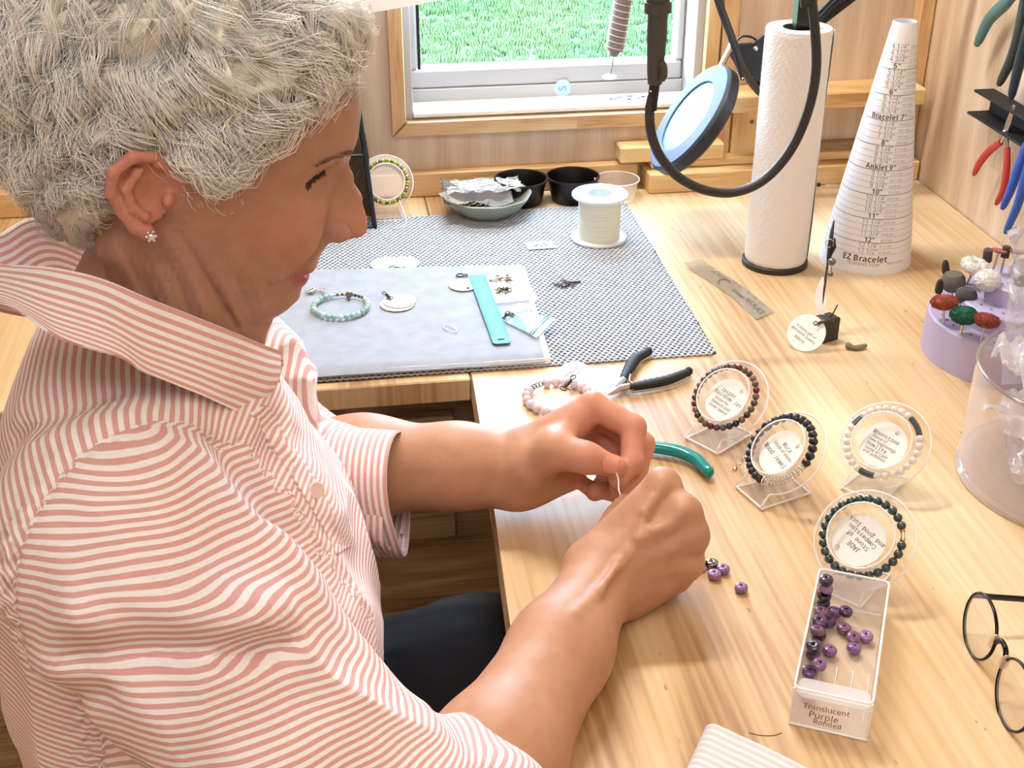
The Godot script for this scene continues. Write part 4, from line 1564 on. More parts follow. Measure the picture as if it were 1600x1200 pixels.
# an acrylic bracelet stand: leaning disc on a bent foot with a hub; returns the plane of its face
func stand(label: String, a: Vector3, b: Vector3, az: float, lean: float, R := 0.0385, L := 0.048, group := "acrylic bracelet stands") -> Transform3D:
	var at := (a + b) / 2
	at.y = DESK + (a.y - DESK)
	var nh := Vector3(-sin(az), 0, cos(az))
	var n := (nh * cos(lean) + Vector3.UP * sin(lean)).normalized()
	var w := Vector3.UP.cross(nh).normalized()
	var T := Transform3D(Basis(w, n.cross(w), n), Vector3(0, 0.0026, 0))
	var t := thing("bracelet_stand", label, "display stand", at, group)
	var hw := 0.0175
	var poly := PackedVector2Array([Vector2(-hw - 0.001, 0), Vector2(hw + 0.001, 0), Vector2(hw, 0.006), Vector2(hw - 0.001, 0.012)])
	var y0 := L - sqrt(R * R - hw * hw)
	var a0 := atan2(y0 - L, hw)
	for i in 61:
		var an := lerpf(a0, PI - a0, i / 60.0)
		poly.append(Vector2(R * cos(an), L + R * sin(an)))
	poly.append(Vector2(-hw + 0.001, 0.012))
	poly.append(Vector2(-hw, 0.006))
	var g := G.new()
	g.plate(poly, 0.0024, T.origin, T.basis)
	part("disc", g, M.acrylic, t)
	var f := G.new()
	var foot := PackedVector2Array([Vector2(-hw - 0.001, 0.0), Vector2(hw + 0.001, 0.0), Vector2(hw - 0.001, 0.052), Vector2(-hw + 0.001, 0.052)])
	f.plate(foot, 0.0022, Vector3(0, 0.0013, 0), Basis(w, -nh, Vector3.UP))
	part("foot", f, M.acrylic, t)
	# polished edges catch the light
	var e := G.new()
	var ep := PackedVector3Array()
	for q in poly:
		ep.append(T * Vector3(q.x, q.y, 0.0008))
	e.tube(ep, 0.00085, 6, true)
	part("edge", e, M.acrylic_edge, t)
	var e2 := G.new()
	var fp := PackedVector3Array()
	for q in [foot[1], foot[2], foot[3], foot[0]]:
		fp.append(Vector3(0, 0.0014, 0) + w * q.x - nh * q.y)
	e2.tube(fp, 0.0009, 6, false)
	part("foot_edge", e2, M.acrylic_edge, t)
	var h := G.new()
	var HB := along(n, w)
	var hc := T * Vector3(0, L, 0.0012)
	var hr := R * 0.675
	h.lathe([Vector2(hr, 0.0), Vector2(hr, 0.0115), Vector2(hr - 0.0013, 0.0115), Vector2(hr - 0.0013, 0.0)], 64, hc, HB)
	part("hub", h, M.acrylic, t)
	var hr2 := G.new()
	hr2.ring(hc + n * 0.0115, hr - 0.0006, 0.0008, HB, 64, 6)
	part("hub_rim", hr2, M.acrylic_edge, t)
	return Transform3D(T.basis, at + T * Vector3(0, L, 0.0012))


# beads round a circle in the plane of T, each a part of its own
func bracelet(called: String, label: String, T: Transform3D, R: float, spec: Array, group := "", z := 0.0062, start := 0.0) -> Node3D:
	# spec: [size along the string, Vector3 radii, material] for every bead in turn
	var t := thing(called, label, "bracelet", T * Vector3(0, 0, z), group)
	var total := 0.0
	for s in spec:
		total += s[0]
	var a := PI * 0.5 + start
	var meshes := {}
	for s in spec:
		var half: float = s[0] / total * PI
		a -= half
		if s[2] != null:
			var key := str(s[1]) + str(s[3] if s.size() > 3 else "")
			if not meshes.has(key):
				var g := G.new()
				if s.size() > 3 and s[3] == "rough":
					var pts := PackedVector3Array()
					var nz := noise(12, 1.4, 1)
					for i in 9:
						for k in 12:
							var ph := -PI / 2 + PI * i / 8
							var an := -TAU * k / 12
							var d := Vector3(cos(ph) * cos(an), sin(ph), cos(ph) * sin(an))
							pts.append(d * s[1] * (1.0 + 0.18 * nz.get_noise_3dv(d * 1.3)))
					g.grid(pts, 9, 12, true)
				elif s.size() > 3 and s[3] == "link":
					g.ring(Vector3.ZERO, s[1].x, s[1].x * 0.24, Basis(Vector3(1, 0, 0), 0.6).scaled(Vector3(1.5, 1, 1)), 14, 6)
				elif s.size() > 3 and s[3] == "tube":
					g.lathe([Vector2(0.0, -s[1].y), Vector2(s[1].x, -s[1].y), Vector2(s[1].x, s[1].y), Vector2(0.0, s[1].y)], 14)
				else:
					g.ball(Vector3.ZERO, s[1], 10, 16)
				meshes[key] = g.mesh()
			var o := part("bead" if not (s.size() > 3 and s[3] != "rough") else ("chain_link" if s[3] == "link" else "spacer"), meshes[key], s[2], t)
			var rad := T.basis * Vector3(cos(a), sin(a), 0)
			var tan := T.basis * Vector3(-sin(a), cos(a), 0)
			o.transform = Transform3D(Basis(rad, tan, rad.cross(tan)), rad * R)
		a -= half
	var g := G.new()
	g.ring(Vector3.ZERO, R, 0.0005, along(T.basis.z, T.basis.x), 64, 5)
	part("cord", g, mat(Color(0.75, 0.7, 0.62), 0.4), t)
	return t


# a round card with a punched hole and its lines of print; lines: [text, size, x, y, bold]
func card(called: String, label: String, T: Transform3D, r: float, hole: Vector2, lines: Array, turn: float, group := "", scallops := 0) -> Node3D:
	var t := thing(called, label, "tag", T.origin, group)
	var poly := PackedVector2Array()
	var n := 60
	var ha := hole.angle()
	for i in n + 1:
		var a := ha + TAU * i / n
		var rr := r * (1.0 + (0.022 * cos(a * scallops) if scallops > 0 else 0.0))
		poly.append(Vector2(rr, 0).rotated(a))
	# the cut that leads to the hole
	poly[n] += Vector2(0, -0.00002).rotated(ha)
	for i in 17:
		var a := ha - TAU * i / 16.0
		poly.append(hole + Vector2(0.0022, 0).rotated(a) + (Vector2(0, -0.00002).rotated(ha) if i == 0 else Vector2.ZERO))
	var g := G.new()
	g.plate(poly, 0.0007, Vector3.ZERO, T.basis)
	part("card", g, M.card, t)
	if lines.size():
		var p := G.new()
		var pb := G.new()
		for l in lines:
			var bend := func(q: Vector3) -> Vector3: 
				var w := Vector2(q.x, q.y).rotated(turn)
				return T.basis * Vector3(w.x, w.y, 0.0005 + q.z)
			letters(pb if l[4] else p, l[0], l[1], Vector2(l[2], l[3]), bend, l[4], 0.0, "Droid Sans Mono" if l[4] else "Droid Sans")
		if p.v.size():
			part("print", p, mat(Color(0.3, 0.3, 0.3), 0.8), t)
		if pb.v.size():
			part("bold_print", pb, M.ink, t)
	return t


func displays() -> void:
	var mk := func(c: Color, r := 0.25) -> StandardMaterial3D: return mat(c, r)
	# 1: mottled jasper
	var T := stand("clear acrylic bracelet stand with the mottled brown and grey bracelet, farthest back", on(1075, 690), on(1115, 709), deg_to_rad(57), deg_to_rad(45))
	var jas := []
	for c in [Color(0.42, 0.33, 0.28), Color(0.30, 0.22, 0.20), Color(0.36, 0.34, 0.31), Color(0.40, 0.13, 0.12), Color(0.48, 0.40, 0.36), Color(0.22, 0.22, 0.20), Color(0.34, 0.26, 0.27), Color(0.14, 0.12, 0.17)]:
		var jm := noisy(c * 0.5, c * 1.5, 26.0, 64, 60.0, 0.25)
		jas.append(jm)
	var sp := []
	for i in 30:
		sp.append([0.0064, Vector3.ONE * 0.00318, jas[[0, 1, 4, 2, 3, 0, 6, 2, 5, 2, 7, 5, 2, 6, 3, 0, 4, 1, 4, 3, 1, 6, 4, 0, 1, 2, 4, 1, 0, 3][i]]])
	bracelet("bead_bracelet", "bracelet of mottled brown, red and grey stone beads on the farthest acrylic stand", T, 0.0298, sp)
	card("tag_card", "round white card printed with jasper inside the brown bracelet", T * Transform3D(Basis(), Vector3(0, -0.001, 0.002)), 0.0205, Vector2(0.0095, 0.0125), [["Jasper", 0.0052, -0.002, 0.0062, true], ["Rainbow Jas", 0.0050, 0.001, 0.0018, true], ["Stone for", 0.0042, -0.003, -0.0030, false], ["balance and", 0.0042, -0.001, -0.0070, false], ["inner peace", 0.0042, -0.001, -0.0110, false]], -0.12)
	# 2: dark mica with a chain
	T = stand("clear acrylic bracelet stand with the black bracelet and silver chain, left of the white one", on(1150, 766), on(1188, 795), deg_to_rad(73), deg_to_rad(45))
	var dark := [noisy(Color(0.05, 0.05, 0.06), Color(0.25, 0.24, 0.25), 30.0, 64, 70.0, 0.4), noisy(Color(0.09, 0.08, 0.10), Color(0.30, 0.27, 0.30), 30.0, 64, 70.0, 0.35)]
	var vio := noisy(Color(0.10, 0.08, 0.16), Color(0.24, 0.20, 0.34), 20.0, 64, 60.0, 0.3)
	sp = []
	for i in 10:
		sp.append([0.0072, Vector3(0.0038, 0.0035, 0.0038), dark[i % 2], "rough"])
	for i in 11:
		sp.append([0.0036, Vector3.ONE * 0.0019, M.silver, "link"])
	sp.append([0.006, Vector3.ONE * 0.003, M.silver, "link"])
	for i in 5:
		sp.append([0.0068, Vector3(0.0036, 0.0033, 0.0036), dark[i % 2], "rough"])
	for i in 4:
		sp.append([0.0074, Vector3(0.0038, 0.0036, 0.0038), dark[(i + 1) % 2], "rough"])
	sp.append([0.0105, Vector3(0.0042, 0.0052, 0.0042), vio])
	for i in 2:
		sp.append([0.0080, Vector3(0.0038, 0.0040, 0.0038), dark[i % 2], "rough"])
	bracelet("bead_bracelet", "bracelet of rough black beads, one violet bead and a silver chain on an acrylic stand", T, 0.0304, sp, "", 0.0062, 0.65)
	var dg := thing("charm", "small silver charm hanging from the black bracelet's chain", "charm", T * Vector3(-0.0235, -0.026, 0.0072))
	var cg := G.new()
	var dn := T.basis * Vector3(0, -1, 0)
	for i in 3:
		cg.ring(dn * 0.0035 * i, 0.0017, 0.0005, along(T.basis.z if i % 2 else T.basis.x), 12, 5)
	part("chain", cg, M.silver, dg)
	var cb := G.new()
	cb.ball(dn * 0.0118, Vector3(0.0024, 0.0028, 0.0016), 8, 12, along(dn))
	part("drop", cb, M.silver, dg)
	card("tag_card", "round white card printed with mica inside the black bracelet", T * Transform3D(Basis(), Vector3(-0.002, -0.002, 0.002)), 0.0205, Vector2(0.010, 0.0125), [["Mica", 0.0052, 0.0015, 0.0070, true], ["Stone of vision", 0.0044, 0.001, 0.0022, false], ["Mood Jewel", 0.0058, -0.001, -0.0052, true]], -0.18)
	# 3: white moonstone
	T = stand("clear acrylic bracelet stand with the white bracelet, beside the big jar", on(1315, 767), on(1373, 788), deg_to_rad(50), deg_to_rad(45))
	var moon := clear(Color(0.95, 0.93, 0.90), 0.72, 0.15)
	var hem := mat(Color(0.36, 0.40, 0.39), 0.25, 0.6)
	sp = []
	for i in 2: sp.append([0.0066, Vector3.ONE * 0.0033, moon])
	for i in 6: sp.append([0.0028, Vector3(0.0026, 0.0015, 0.0026), hem, "tube"])
	for i in 9: sp.append([0.0066, Vector3.ONE * 0.0033, moon])
	for i in 4: sp.append([0.0030, Vector3(0.0028, 0.0016, 0.0028), hem, "tube"])
	for i in 7: sp.append([0.0066, Vector3.ONE * 0.0033, moon])
	for i in 3: sp.append([0.0028, Vector3(0.0026, 0.0015, 0.0026), hem, "tube"])
	for i in 5: sp.append([0.0066, Vector3.ONE * 0.0033, moon])
	bracelet("bead_bracelet", "bracelet of translucent white beads with grey metal spacers on an acrylic stand", T, 0.0304, sp)
	card("tag_card", "round white card printed with moonstone inside the white bracelet", T * Transform3D(Basis(), Vector3(-0.0005, -0.001, 0.002)), 0.0205, Vector2(0.0075, 0.0135), [["Moonstone", 0.0048, -0.001, 0.0070, true], ["Stone of", 0.0038, -0.005, 0.0030, false], ["new beginnings", 0.0038, 0.0, -0.0005, false], ["Howlite", 0.0048, -0.003, -0.0046, true], ["Stone of calm", 0.0038, -0.001, -0.0086, false], ["and patience", 0.0038, -0.001, -0.0118, false]], -0.16)
	# 4: dark green jade
	T = stand("clear acrylic bracelet stand with the dark green bracelet, behind the bead box", on(1281, 927), on(1334, 946), deg_to_rad(50), deg_to_rad(45))
	var jade := mat(Color(0.10, 0.22, 0.20), 0.12)
	jade.clearcoat_enabled = true
	sp = []
	for i in 6: sp.append([0.0070, Vector3.ONE * 0.0035, jade])
	sp.append([0.0018, Vector3(0.0020, 0.0008, 0.0020), mat(Color(0.8, 0.6, 0.35), 0.25, 1.0), "tube"])
	sp.append([0.0050, Vector3(0.0016, 0.0025, 0.0016), M.silver, "tube"])
	sp.append([0.0018, Vector3(0.0020, 0.0008, 0.0020), mat(Color(0.8, 0.6, 0.35), 0.25, 1.0), "tube"])
	for i in 20: sp.append([0.0070, Vector3.ONE * 0.0035, jade])
	bracelet("bead_bracelet", "bracelet of round dark green beads with a gold spacer on an acrylic stand", T, 0.0298, sp, "", 0.0062, 0.4)
	card("tag_card", "round white card printed with jade upside down inside the green bracelet", T * Transform3D(Basis(), Vector3(-0.003, -0.0025, 0.002)), 0.0205, Vector2(-0.0125, -0.0115), [["JADE", 0.0052, -0.001, 0.0062, true], ["Stone of", 0.0046, 0.0, 0.0008, true], ["Compassion", 0.0046, 0.0, -0.0040, true], ["and good luck", 0.0046, 0.0, -0.0088, true]], PI - 0.34)
	# 5: the peridot ring on its clear stand at the wall
	var a := on(590, 346)
	var b := on(626, 349)
	T = stand("small clear stand with the yellow-green bracelet, beside the woman's nose", a, b, deg_to_rad(-2), deg_to_rad(26), 0.035, 0.0485, "")
	var per := [mat(Color(0.55, 0.60, 0.16), 0.15), mat(Color(0.72, 0.74, 0.42), 0.15), mat(Color(0.40, 0.48, 0.12), 0.15), M.silver]
	sp = []
	for i in 44:
		sp.append([0.0038, Vector3(0.0026, 0.0021, 0.0026), per[(i * 7) % 4], "rough"])
	bracelet("bead_bracelet", "bracelet of yellow-green stone chips on the clear stand at the wall", T, 0.0272, sp)
	var th := thing("thread", "loose end of clear cord hanging from the yellow-green bracelet", "thread", Vector3(b.x, DESK + 0.004, b.z))
	var tg := G.new()
	tg.tube(curve([T * Vector3(0.014, -0.024, 0.008) - th.position, Vector3(0.006, 0.010, 0.012), Vector3(0.004, 0.0005, 0.02), Vector3(-0.012, 0.0005, 0.03)], 8), 0.0006, 5)
	part("strand", tg, M.acrylic_edge, th)


func bead_box() -> void:
	var A := on(1232, 1131)
	var B := on(1355, 1159)
	var w := (B - A).normalized()
	var back := Vector3(w.z, 0, -w.x)
	var W := A.distance_to(B)
	var L := 0.136
	var H := 0.031
	var t := thing("bead_box", "clear open plastic box labelled by hand, with purple beads in it", "box", (A + B) / 2 + back * L / 2)
	var BB := Basis(w, Vector3.UP, -back)
	var g := G.new()
	var th := 0.0012
	g.box(Vector3(W - 0.003, th, L - 0.002), Vector3(0, th / 2 + 0.0003, 0), 0.0003, BB)
	part("bottom", g, clear(Color(0.97, 0.96, 0.94), 0.14, 0.08), t)
	var wm := clear(Color(0.96, 0.95, 0.96), 0.26, 0.1)
	for s in [[Vector3(0, 0, L / 2 - th / 2), Vector3(W, H * 0.93, th)], [Vector3(0, 0, -L / 2 + th / 2), Vector3(W, H, th)], [Vector3(-W / 2 + th / 2, 0, 0), Vector3(th, H, L - 2 * th)], [Vector3(W / 2 - th / 2, 0, 0), Vector3(th, H, L - 2 * th)]]:
		var q := G.new()
		q.box(s[1], BB * (s[0] + Vector3(0, s[1].y / 2 + 0.0005, 0)), 0.0003, BB)
		part("wall", q, wm, t)
	var r := G.new()
	var rp := PackedVector3Array()
	for p in rounded(W - 0.001, L - 0.001, 0.004, 4):
		rp.append(BB * Vector3(p.x, H + 0.0004, -p.y))
	r.tube(rp, 0.0009, 6, true)
	part("rim", r, M.acrylic_edge, t)
	var lp := G.new()
	var lip := rounded(W - 0.004, 0.014, 0.005, 4)
	lp.plate(lip, 0.001, BB * Vector3(0, H - 0.0055, L / 2 - 0.009), Basis(w, (Vector3.UP * 0.35 + back * 0.93).normalized(), w.cross((Vector3.UP * 0.35 + back * 0.93).normalized())))
	part("lip", lp, clear(Color(0.95, 0.95, 0.98), 0.4, 0.15), t)
	for i in 4:
		var rb := G.new()
		rb.box(Vector3(0.0006, 0.0008, 0.05), BB * Vector3(-0.012 + 0.011 * i, 0.0018, 0.028), 0.0002, BB)
		part("rib", rb, M.acrylic_edge, t)
	var ed := G.new()
	for sx: float in [-1.0, 1.0]:
		for sz: float in [-1.0, 1.0]:
			ed.tube(PackedVector3Array([BB * Vector3(sx * (W / 2 - 0.0005), 0.001, sz * (L / 2 - 0.0005)), BB * Vector3(sx * (W / 2 - 0.0005), H, sz * (L / 2 - 0.0005))]), 0.0008, 6)
	ed.tube(PackedVector3Array([BB * Vector3(-W / 2, 0.001, L / 2), BB * Vector3(W / 2, 0.001, L / 2)]), 0.0008, 6)
	var eo := part("corner_edges", ed, M.acrylic_edge, t)
	eo.set_meta("kind", "stuff")
	var pr := G.new()
	var bend := func(q: Vector3) -> Vector3: return BB * Vector3(q.x, q.y, L / 2 + 0.0004 + q.z)
	letters(pr, "Translucent", 0.0056, Vector2(-0.003, 0.0190), bend, false, 0.02, "Droid Sans")
	letters(pr, "Purple", 0.0066, Vector2(-0.004, 0.0125), bend, false, -0.04, "Droid Sans")
	letters(pr, "Rondell", 0.0054, Vector2(-0.001, 0.0072), bend, false, -0.05, "Droid Sans")
	part("handwriting", pr, mat(Color(0.55, 0.30, 0.24), 0.8), t)
	# the beads: crop pixels of their middles, the height they lie at
	var sh := G.new()
	sh.lathe([Vector2(0.0010, -0.0026), Vector2(0.0022, -0.0030), Vector2(0.0038, -0.0027), Vector2(0.0049, -0.0017), Vector2(0.0052, 0.0), Vector2(0.0049, 0.0017), Vector2(0.0038, 0.0027), Vector2(0.0022, 0.0030), Vector2(0.0010, 0.0026)], 20)
	sh.lathe([Vector2(0.0010, 0.0029), Vector2(0.0010, -0.0029)], 8)
	var mesh := sh.mesh()
	var mats_ := []
	for c in [Color(0.26, 0.17, 0.31), Color(0.36, 0.24, 0.42), Color(0.48, 0.33, 0.53), Color(0.57, 0.40, 0.60), Color(0.19, 0.14, 0.22), Color(0.46, 0.31, 0.43)]:
		var m := noisy(c * 0.75, c * 1.25, 20.0, 64, 50.0, 0.18)
		m.clearcoat_enabled = true
		m.clearcoat = 0.6
		mats_.append(m)
	var spots := [[268, 246, 0], [264, 292, 4], [330, 303, 1], [322, 352, 3], [393, 362, 2], [448, 402, 0], [357, 418, 1], [445, 457, 5], [574, 505, 3], [500, 513, 5], [503, 575, 2], [262, 396, 5], [240, 430, 4], [285, 455, 1], [300, 497, 0], [245, 507, 5], [238, 545, 1], [262, 610, 1], [362, 587, 2], [212, 600, 4], [208, 642, 4], [212, 706, 1], [295, 712, 2], [258, 335, 4], [232, 850, 3]]
	var says := [
		"dark plum bead farthest back along the box's left wall",
		"near-black bead next behind the left wall cluster, second from the back",
		"mid purple bead lying right of the second dark bead at the back",
		"bright lilac bead at the top of the clear box's pile",
		"soft purple bead right of the bright lilac one",
		"dark plum bead right of the soft purple one, end of the row",
		"mid purple bead below the bright lilac one",
		"rosy purple bead just below the dark bead that ends the row",
		"bright purple bead alone against the box's right wall",
		"rosy purple bead above the soft purple one near the right wall",
		"soft purple bead just below the rosy one near the right wall",
		"rosy bead at the left wall under the near-black ones",
		"near-black bead pressed to the left wall, halfway down the pile",
		"mid purple bead beside the near-black one halfway down the pile",
		"dark plum bead at the lower right of the left wall pile",
		"rosy purple bead lower on the left wall pile",
		"mid purple bead below the lowest rosy bead on the left wall",
		"mid purple bead at the lower end of the left wall pile",
		"soft purple bead alone in the middle of the clear box",
		"near-black bead at the left wall above the nearest pair",
		"near-black bead at the left wall just above the nearest mid purple bead",
		"mid purple bead at the left wall, left of the nearest pair",
		"soft purple bead, right of the nearest pair in the clear box",
		"near-black bead topmost of the left wall pile",
		"pale lilac bead under the frosted lip at the box's near end"]
	var used := []
	for i in spots.size():
		var q = spots[i]
		var hgt := 0.0052
		var p := on(1200 + q[0] / 3.75, 860 + q[1] / 3.75, hgt)
		# inside the walls
		var loc := BB.inverse() * (p - t.position)
		loc.x = clampf(loc.x, -W / 2 + 0.0066, W / 2 - 0.0066)
		loc.z = clampf(loc.z, -L / 2 + 0.006, L / 2 - 0.007)
		p = t.position + BB * Vector3(loc.x, 0, loc.z)
		p.y = DESK + 0.0054
		for tries in 6:
			for u in used:
				var dd: Vector3 = p - u
				if dd.length() < 0.0094 and absf(dd.y) < 0.0064:
					p.y = u.y + 0.0067
		used.append(p)
		var o := thing("bead", says[i], "bead", p, "purple beads in the clear box")
		var b := part("bead_body", mesh, mats_[q[2]], o)
		b.rotation = Vector3(rng.randf_range(-0.25, 0.25), rng.randf() * TAU, rng.randf_range(-0.25, 0.25))
	var loose := [[Vector2(1092, 883), 1, "dark purple bead touching the right hand's shadow, leftmost of the loose beads"], [Vector2(1112, 882), -1, "silvery metallic bead among the loose purple ones"], [Vector2(1130, 891), 2, "pale purple bead right of the silvery one"], [Vector2(1116, 899), 3, "bright purple bead just below the silvery one"], [Vector2(1158, 920), 2, "single purple bead lying apart on the bench, nearest the clear box"]]
	for l in loose:
		var p := on(l[0].x, l[0].y, 0.0027)
		var o := thing("bead", l[2], "bead", Vector3(p.x, DESK + 0.0036, p.z))
		part("bead_body", mesh, mats_[l[1]] if l[1] >= 0 else mat(Color(0.6, 0.58, 0.62), 0.12, 0.95), o).rotation.y = rng.randf() * TAU


const FELT := 0.0122          # heights over the bench of the felt and of the net
const NET := 0.0032

func flat_at(u: float, v: float, h: float, turn := 0.0, tilt := Vector3.UP) -> Transform3D:
	var p := on(u, v, h)
	var n := tilt.normalized()
	var x := Vector3(cos(turn), 0, -sin(turn))
	x = (x - n * n.dot(x)).normalized()
	return Transform3D(Basis(x, n.cross(x), n), p)


func clasp(label: String, at: Vector3, to: Vector3, s := 1.0) -> void:
	var t := thing("lobster_clasp", label, "clasp", at)
	var d := (to - at)
	var n := d.normalized()
	var g := G.new()
	g.tube(curve([Vector3.ZERO, n * 0.003 * s + Vector3(0, 0.0012, 0), n * 0.008 * s + Vector3(0, 0.0014, 0), n * 0.011 * s + Vector3(0, 0.0008, 0)], 5), [0.0010 * s, 0.0012 * s, 0.0012 * s, 0.0014 * s, 0.0016 * s, 0.0018 * s, 0.0018 * s, 0.0019 * s, 0.0019 * s, 0.0018 * s, 0.0016 * s, 0.0016 * s, 0.0014 * s, 0.0013 * s, 0.0012 * s, 0.0010 * s], 8)
	part("hook", g, M.dark_metal, t)
	var r := G.new()
	r.ring(n * 0.0135 * s + Vector3(0, 0.0014, 0), 0.0026 * s, 0.0006, along(Vector3(0.3, 1, 0.2)), 16, 6)
	part("jump_ring", r, M.dark_metal, t)
	var e := G.new()
	e.ring(-n * 0.0026 * s + Vector3(0, 0.0012, 0), 0.0022 * s, 0.0006, along(Vector3(-0.4, 1, 0.3)), 14, 6)
	part("end_ring", e, M.dark_metal, t)


func small_things() -> void:
	# ---------------------------------------------- on the felt board
	var aq := clear(Color(0.62, 0.80, 0.78), 0.75, 0.08)
	var aq2 := clear(Color(0.80, 0.90, 0.87), 0.75, 0.08)
	var sp := []
	for i in 19: sp.append([0.0066, Vector3.ONE * 0.0033, aq if i % 3 else aq2])
	for i in 14: sp.append([0.0026, Vector3(0.0016, 0.0013, 0.0016), M.dark_metal if i % 2 else M.steel, "tube"])
	for i in 3: sp.append([0.0066, Vector3.ONE * 0.0033, aq2])
	var T := flat_at(533, 482, FELT, deg_to_rad(118))
	bracelet("bead_bracelet", "bracelet of pale aqua glass beads with a metal bar section, lying on the felt", T, 0.0295, sp, "", 0.0034, PI * 0.8)
	var hc := thing("charm", "small dark metal heart charm on the aqua bracelet", "charm", on(545, 461, FELT + 0.004))
	var hg := G.new()
	hg.plate(curve2([Vector2(0, -0.0045), Vector2(0.004, 0.0), Vector2(0.0034, 0.0034), Vector2(0.0012, 0.0036), Vector2(0, 0.0022), Vector2(-0.0012, 0.0036), Vector2(-0.0034, 0.0034), Vector2(-0.004, 0.0)], 4), 0.0016, Vector3.ZERO, frame(Vector3(-0.2, 0.8, 0.5)), 0.0004)
	part("heart", hg, M.dark_metal, hc)
	var hr := G.new()
	hr.ring(Vector3(0, -0.0012, 0.005), 0.002, 0.0005, along(Vector3(1, 0.2, 0)), 14, 5)
	part("jump_ring", hr, M.dark_metal, hc)
	var brass := mat(Color(0.62, 0.55, 0.40), 0.3, 0.9)
	findings("findings_heap", "little heap of silver clasps on the felt by the woman's chin", on(494, 457, FELT), 0.0095, 16, M.steel, 0.0032)
	findings("findings_heap", "upper heap of pale gold clasps right of the aqua ruler", on(783, 438, FELT), 0.0125, 20, brass, 0.0034)
	findings("findings_heap", "lower heap of darker gold clasps right of the aqua ruler", on(786, 456, FELT), 0.0115, 18, mat(Color(0.40, 0.35, 0.22), 0.35, 0.9), 0.0034)
	findings("findings_heap", "bronze chain bits lying alone on the grey net mat", on(886, 446, NET), 0.0125, 16, mat(Color(0.30, 0.20, 0.17), 0.4, 0.85), 0.0034, 1.3)
	card("tag_card", "under one of two stacked white tags on the felt", flat_at(621, 475, FELT + 0.0006, 0.1), 0.0187, Vector2(-0.011, 0.010), [], 0.0, "", 16)
	card("tag_card", "upper of two stacked white printed tags on the felt", flat_at(624, 470, FELT + 0.0022, 0.25), 0.0180, Vector2(-0.011, 0.009), [["Bracelets", 0.0055, 0.001, 0.003, false], ["& More", 0.0055, 0.002, -0.003, false]], 0.15)
	clasp("dark metal clasp on the stacked tags", on(609, 466, FELT + 0.003), on(598, 458, FELT + 0.002))
	card("tag_card", "white scalloped tag at the left of the pair on the net mat", flat_at(604, 412, NET + 0.0012, 0.3), 0.0195, Vector2(0.012, -0.006), [["handmade with", 0.0046, 0.0, 0.003, false], ["love and care", 0.0046, 0.0, -0.003, false]], 0.1, "", 14)
	card("tag_card", "white tag at the right of the pair on the net mat", flat_at(630, 411, NET + 0.0022, -0.2), 0.0195, Vector2(-0.010, -0.009), [["Balance", 0.0046, 0.001, 0.003, false], ["and calm", 0.0046, 0.001, -0.003, false]], 0.0)
	clasp("dark metal clasp between the pair of tags on the net mat", on(614, 420, NET + 0.004), on(630, 421, NET + 0.004))
	card("tag_card", "white scalloped tag half under the aqua ruler", flat_at(724, 445, FELT + 0.0006, 0.0), 0.0165, Vector2(0.004, -0.0105), [["Made", 0.004, -0.003, 0.002, false], ["for you", 0.004, -0.003, -0.003, false]], 0.0, "", 14)
	var rg := thing("jump_ring", "dark metal ring beside the tag under the aqua ruler", "ring", on(719, 430, FELT + 0.001))
	var rgg := G.new()
	rgg.ring(Vector3.ZERO, 0.0042, 0.0009, Basis(), 20, 6)
	rgg.ring(Vector3(0.006, 0, 0.001), 0.0025, 0.0007, Basis(), 16, 6)
	part("wire", rgg, M.dark_metal, rg)
	# aqua steel ruler
	var ra := on(745, 430, FELT + 0.002)
	var rb := on(785, 537, FELT + 0.002)
	var rt := thing("ruler", "aqua metal ruler with a slot at its near end, lying on the felt", "ruler", (ra + rb) / 2)
	var ln := ra.distance_to(rb)
	var rx := (rb - ra).normalized()
	var rB := Basis(rx, Vector3.UP.cross(rx), Vector3.UP)
	var pl := PackedVector2Array([Vector2(-ln / 2, -0.0095), Vector2(ln / 2 - 0.003, -0.0095), Vector2(ln / 2, -0.0065), Vector2(ln / 2, 0.0065), Vector2(ln / 2 - 0.003, 0.0095), Vector2(-ln / 2, 0.0095)])
	var g := G.new()
	g.plate(pl, 0.0009, Vector3.ZERO, rB, 0.0002)
	var rm := mat(Color(0.30, 0.66, 0.71), 0.6, 0.0)
	part("blade", g, rm, rt)
	var sl := G.new()
	sl.plate(rounded(0.003, 0.008, 0.0014), 0.0003, rB * Vector3(ln / 2 - 0.009, 0, 0.0005), rB)
	part("slot", sl, M.ink, rt)
	var tk := G.new()
	for i in 90:
		var lt := 0.006 if i % 10 == 0 else (0.0045 if i % 5 == 0 else 0.003)
		for sgn: float in [-1.0, 1.0]:
			tk.box(Vector3(0.0003, lt, 0.0001), rB * Vector3(-ln / 2 + 0.006 + i * (ln - 0.024) / 89.0, sgn * (0.0094 - lt / 2), 0.0005), 0.0, rB)
	var tkp := part("scale_marks", tk, mat(Color(0.16, 0.40, 0.45), 0.7), rt)
	tkp.set_meta("kind", "stuff")
	var nb := G.new()
	for i in 9:
		letters(nb, str(i + 1), 0.005, Vector2.ZERO, func(q): return rB * Vector3(-ln / 2 + 0.022 + i * 0.0165 + q.y, -q.x, 0.00055 + q.z))
	part("numbers", nb, mat(Color(0.16, 0.40, 0.45), 0.7), rt)
	# small bags
	film("zip_bag", "flat clear bag under the gold clasps on the felt", on(791, 451, FELT + 0.0008), Vector2(0.052, 0.066), 0.0007, 83, 0.0, Basis(Vector3.UP, 0.1))
	var zq := [on(788, 501, FELT + 0.002), on(801, 477, FELT + 0.002), on(868, 499, FELT + 0.004), on(838, 527, FELT + 0.002)]
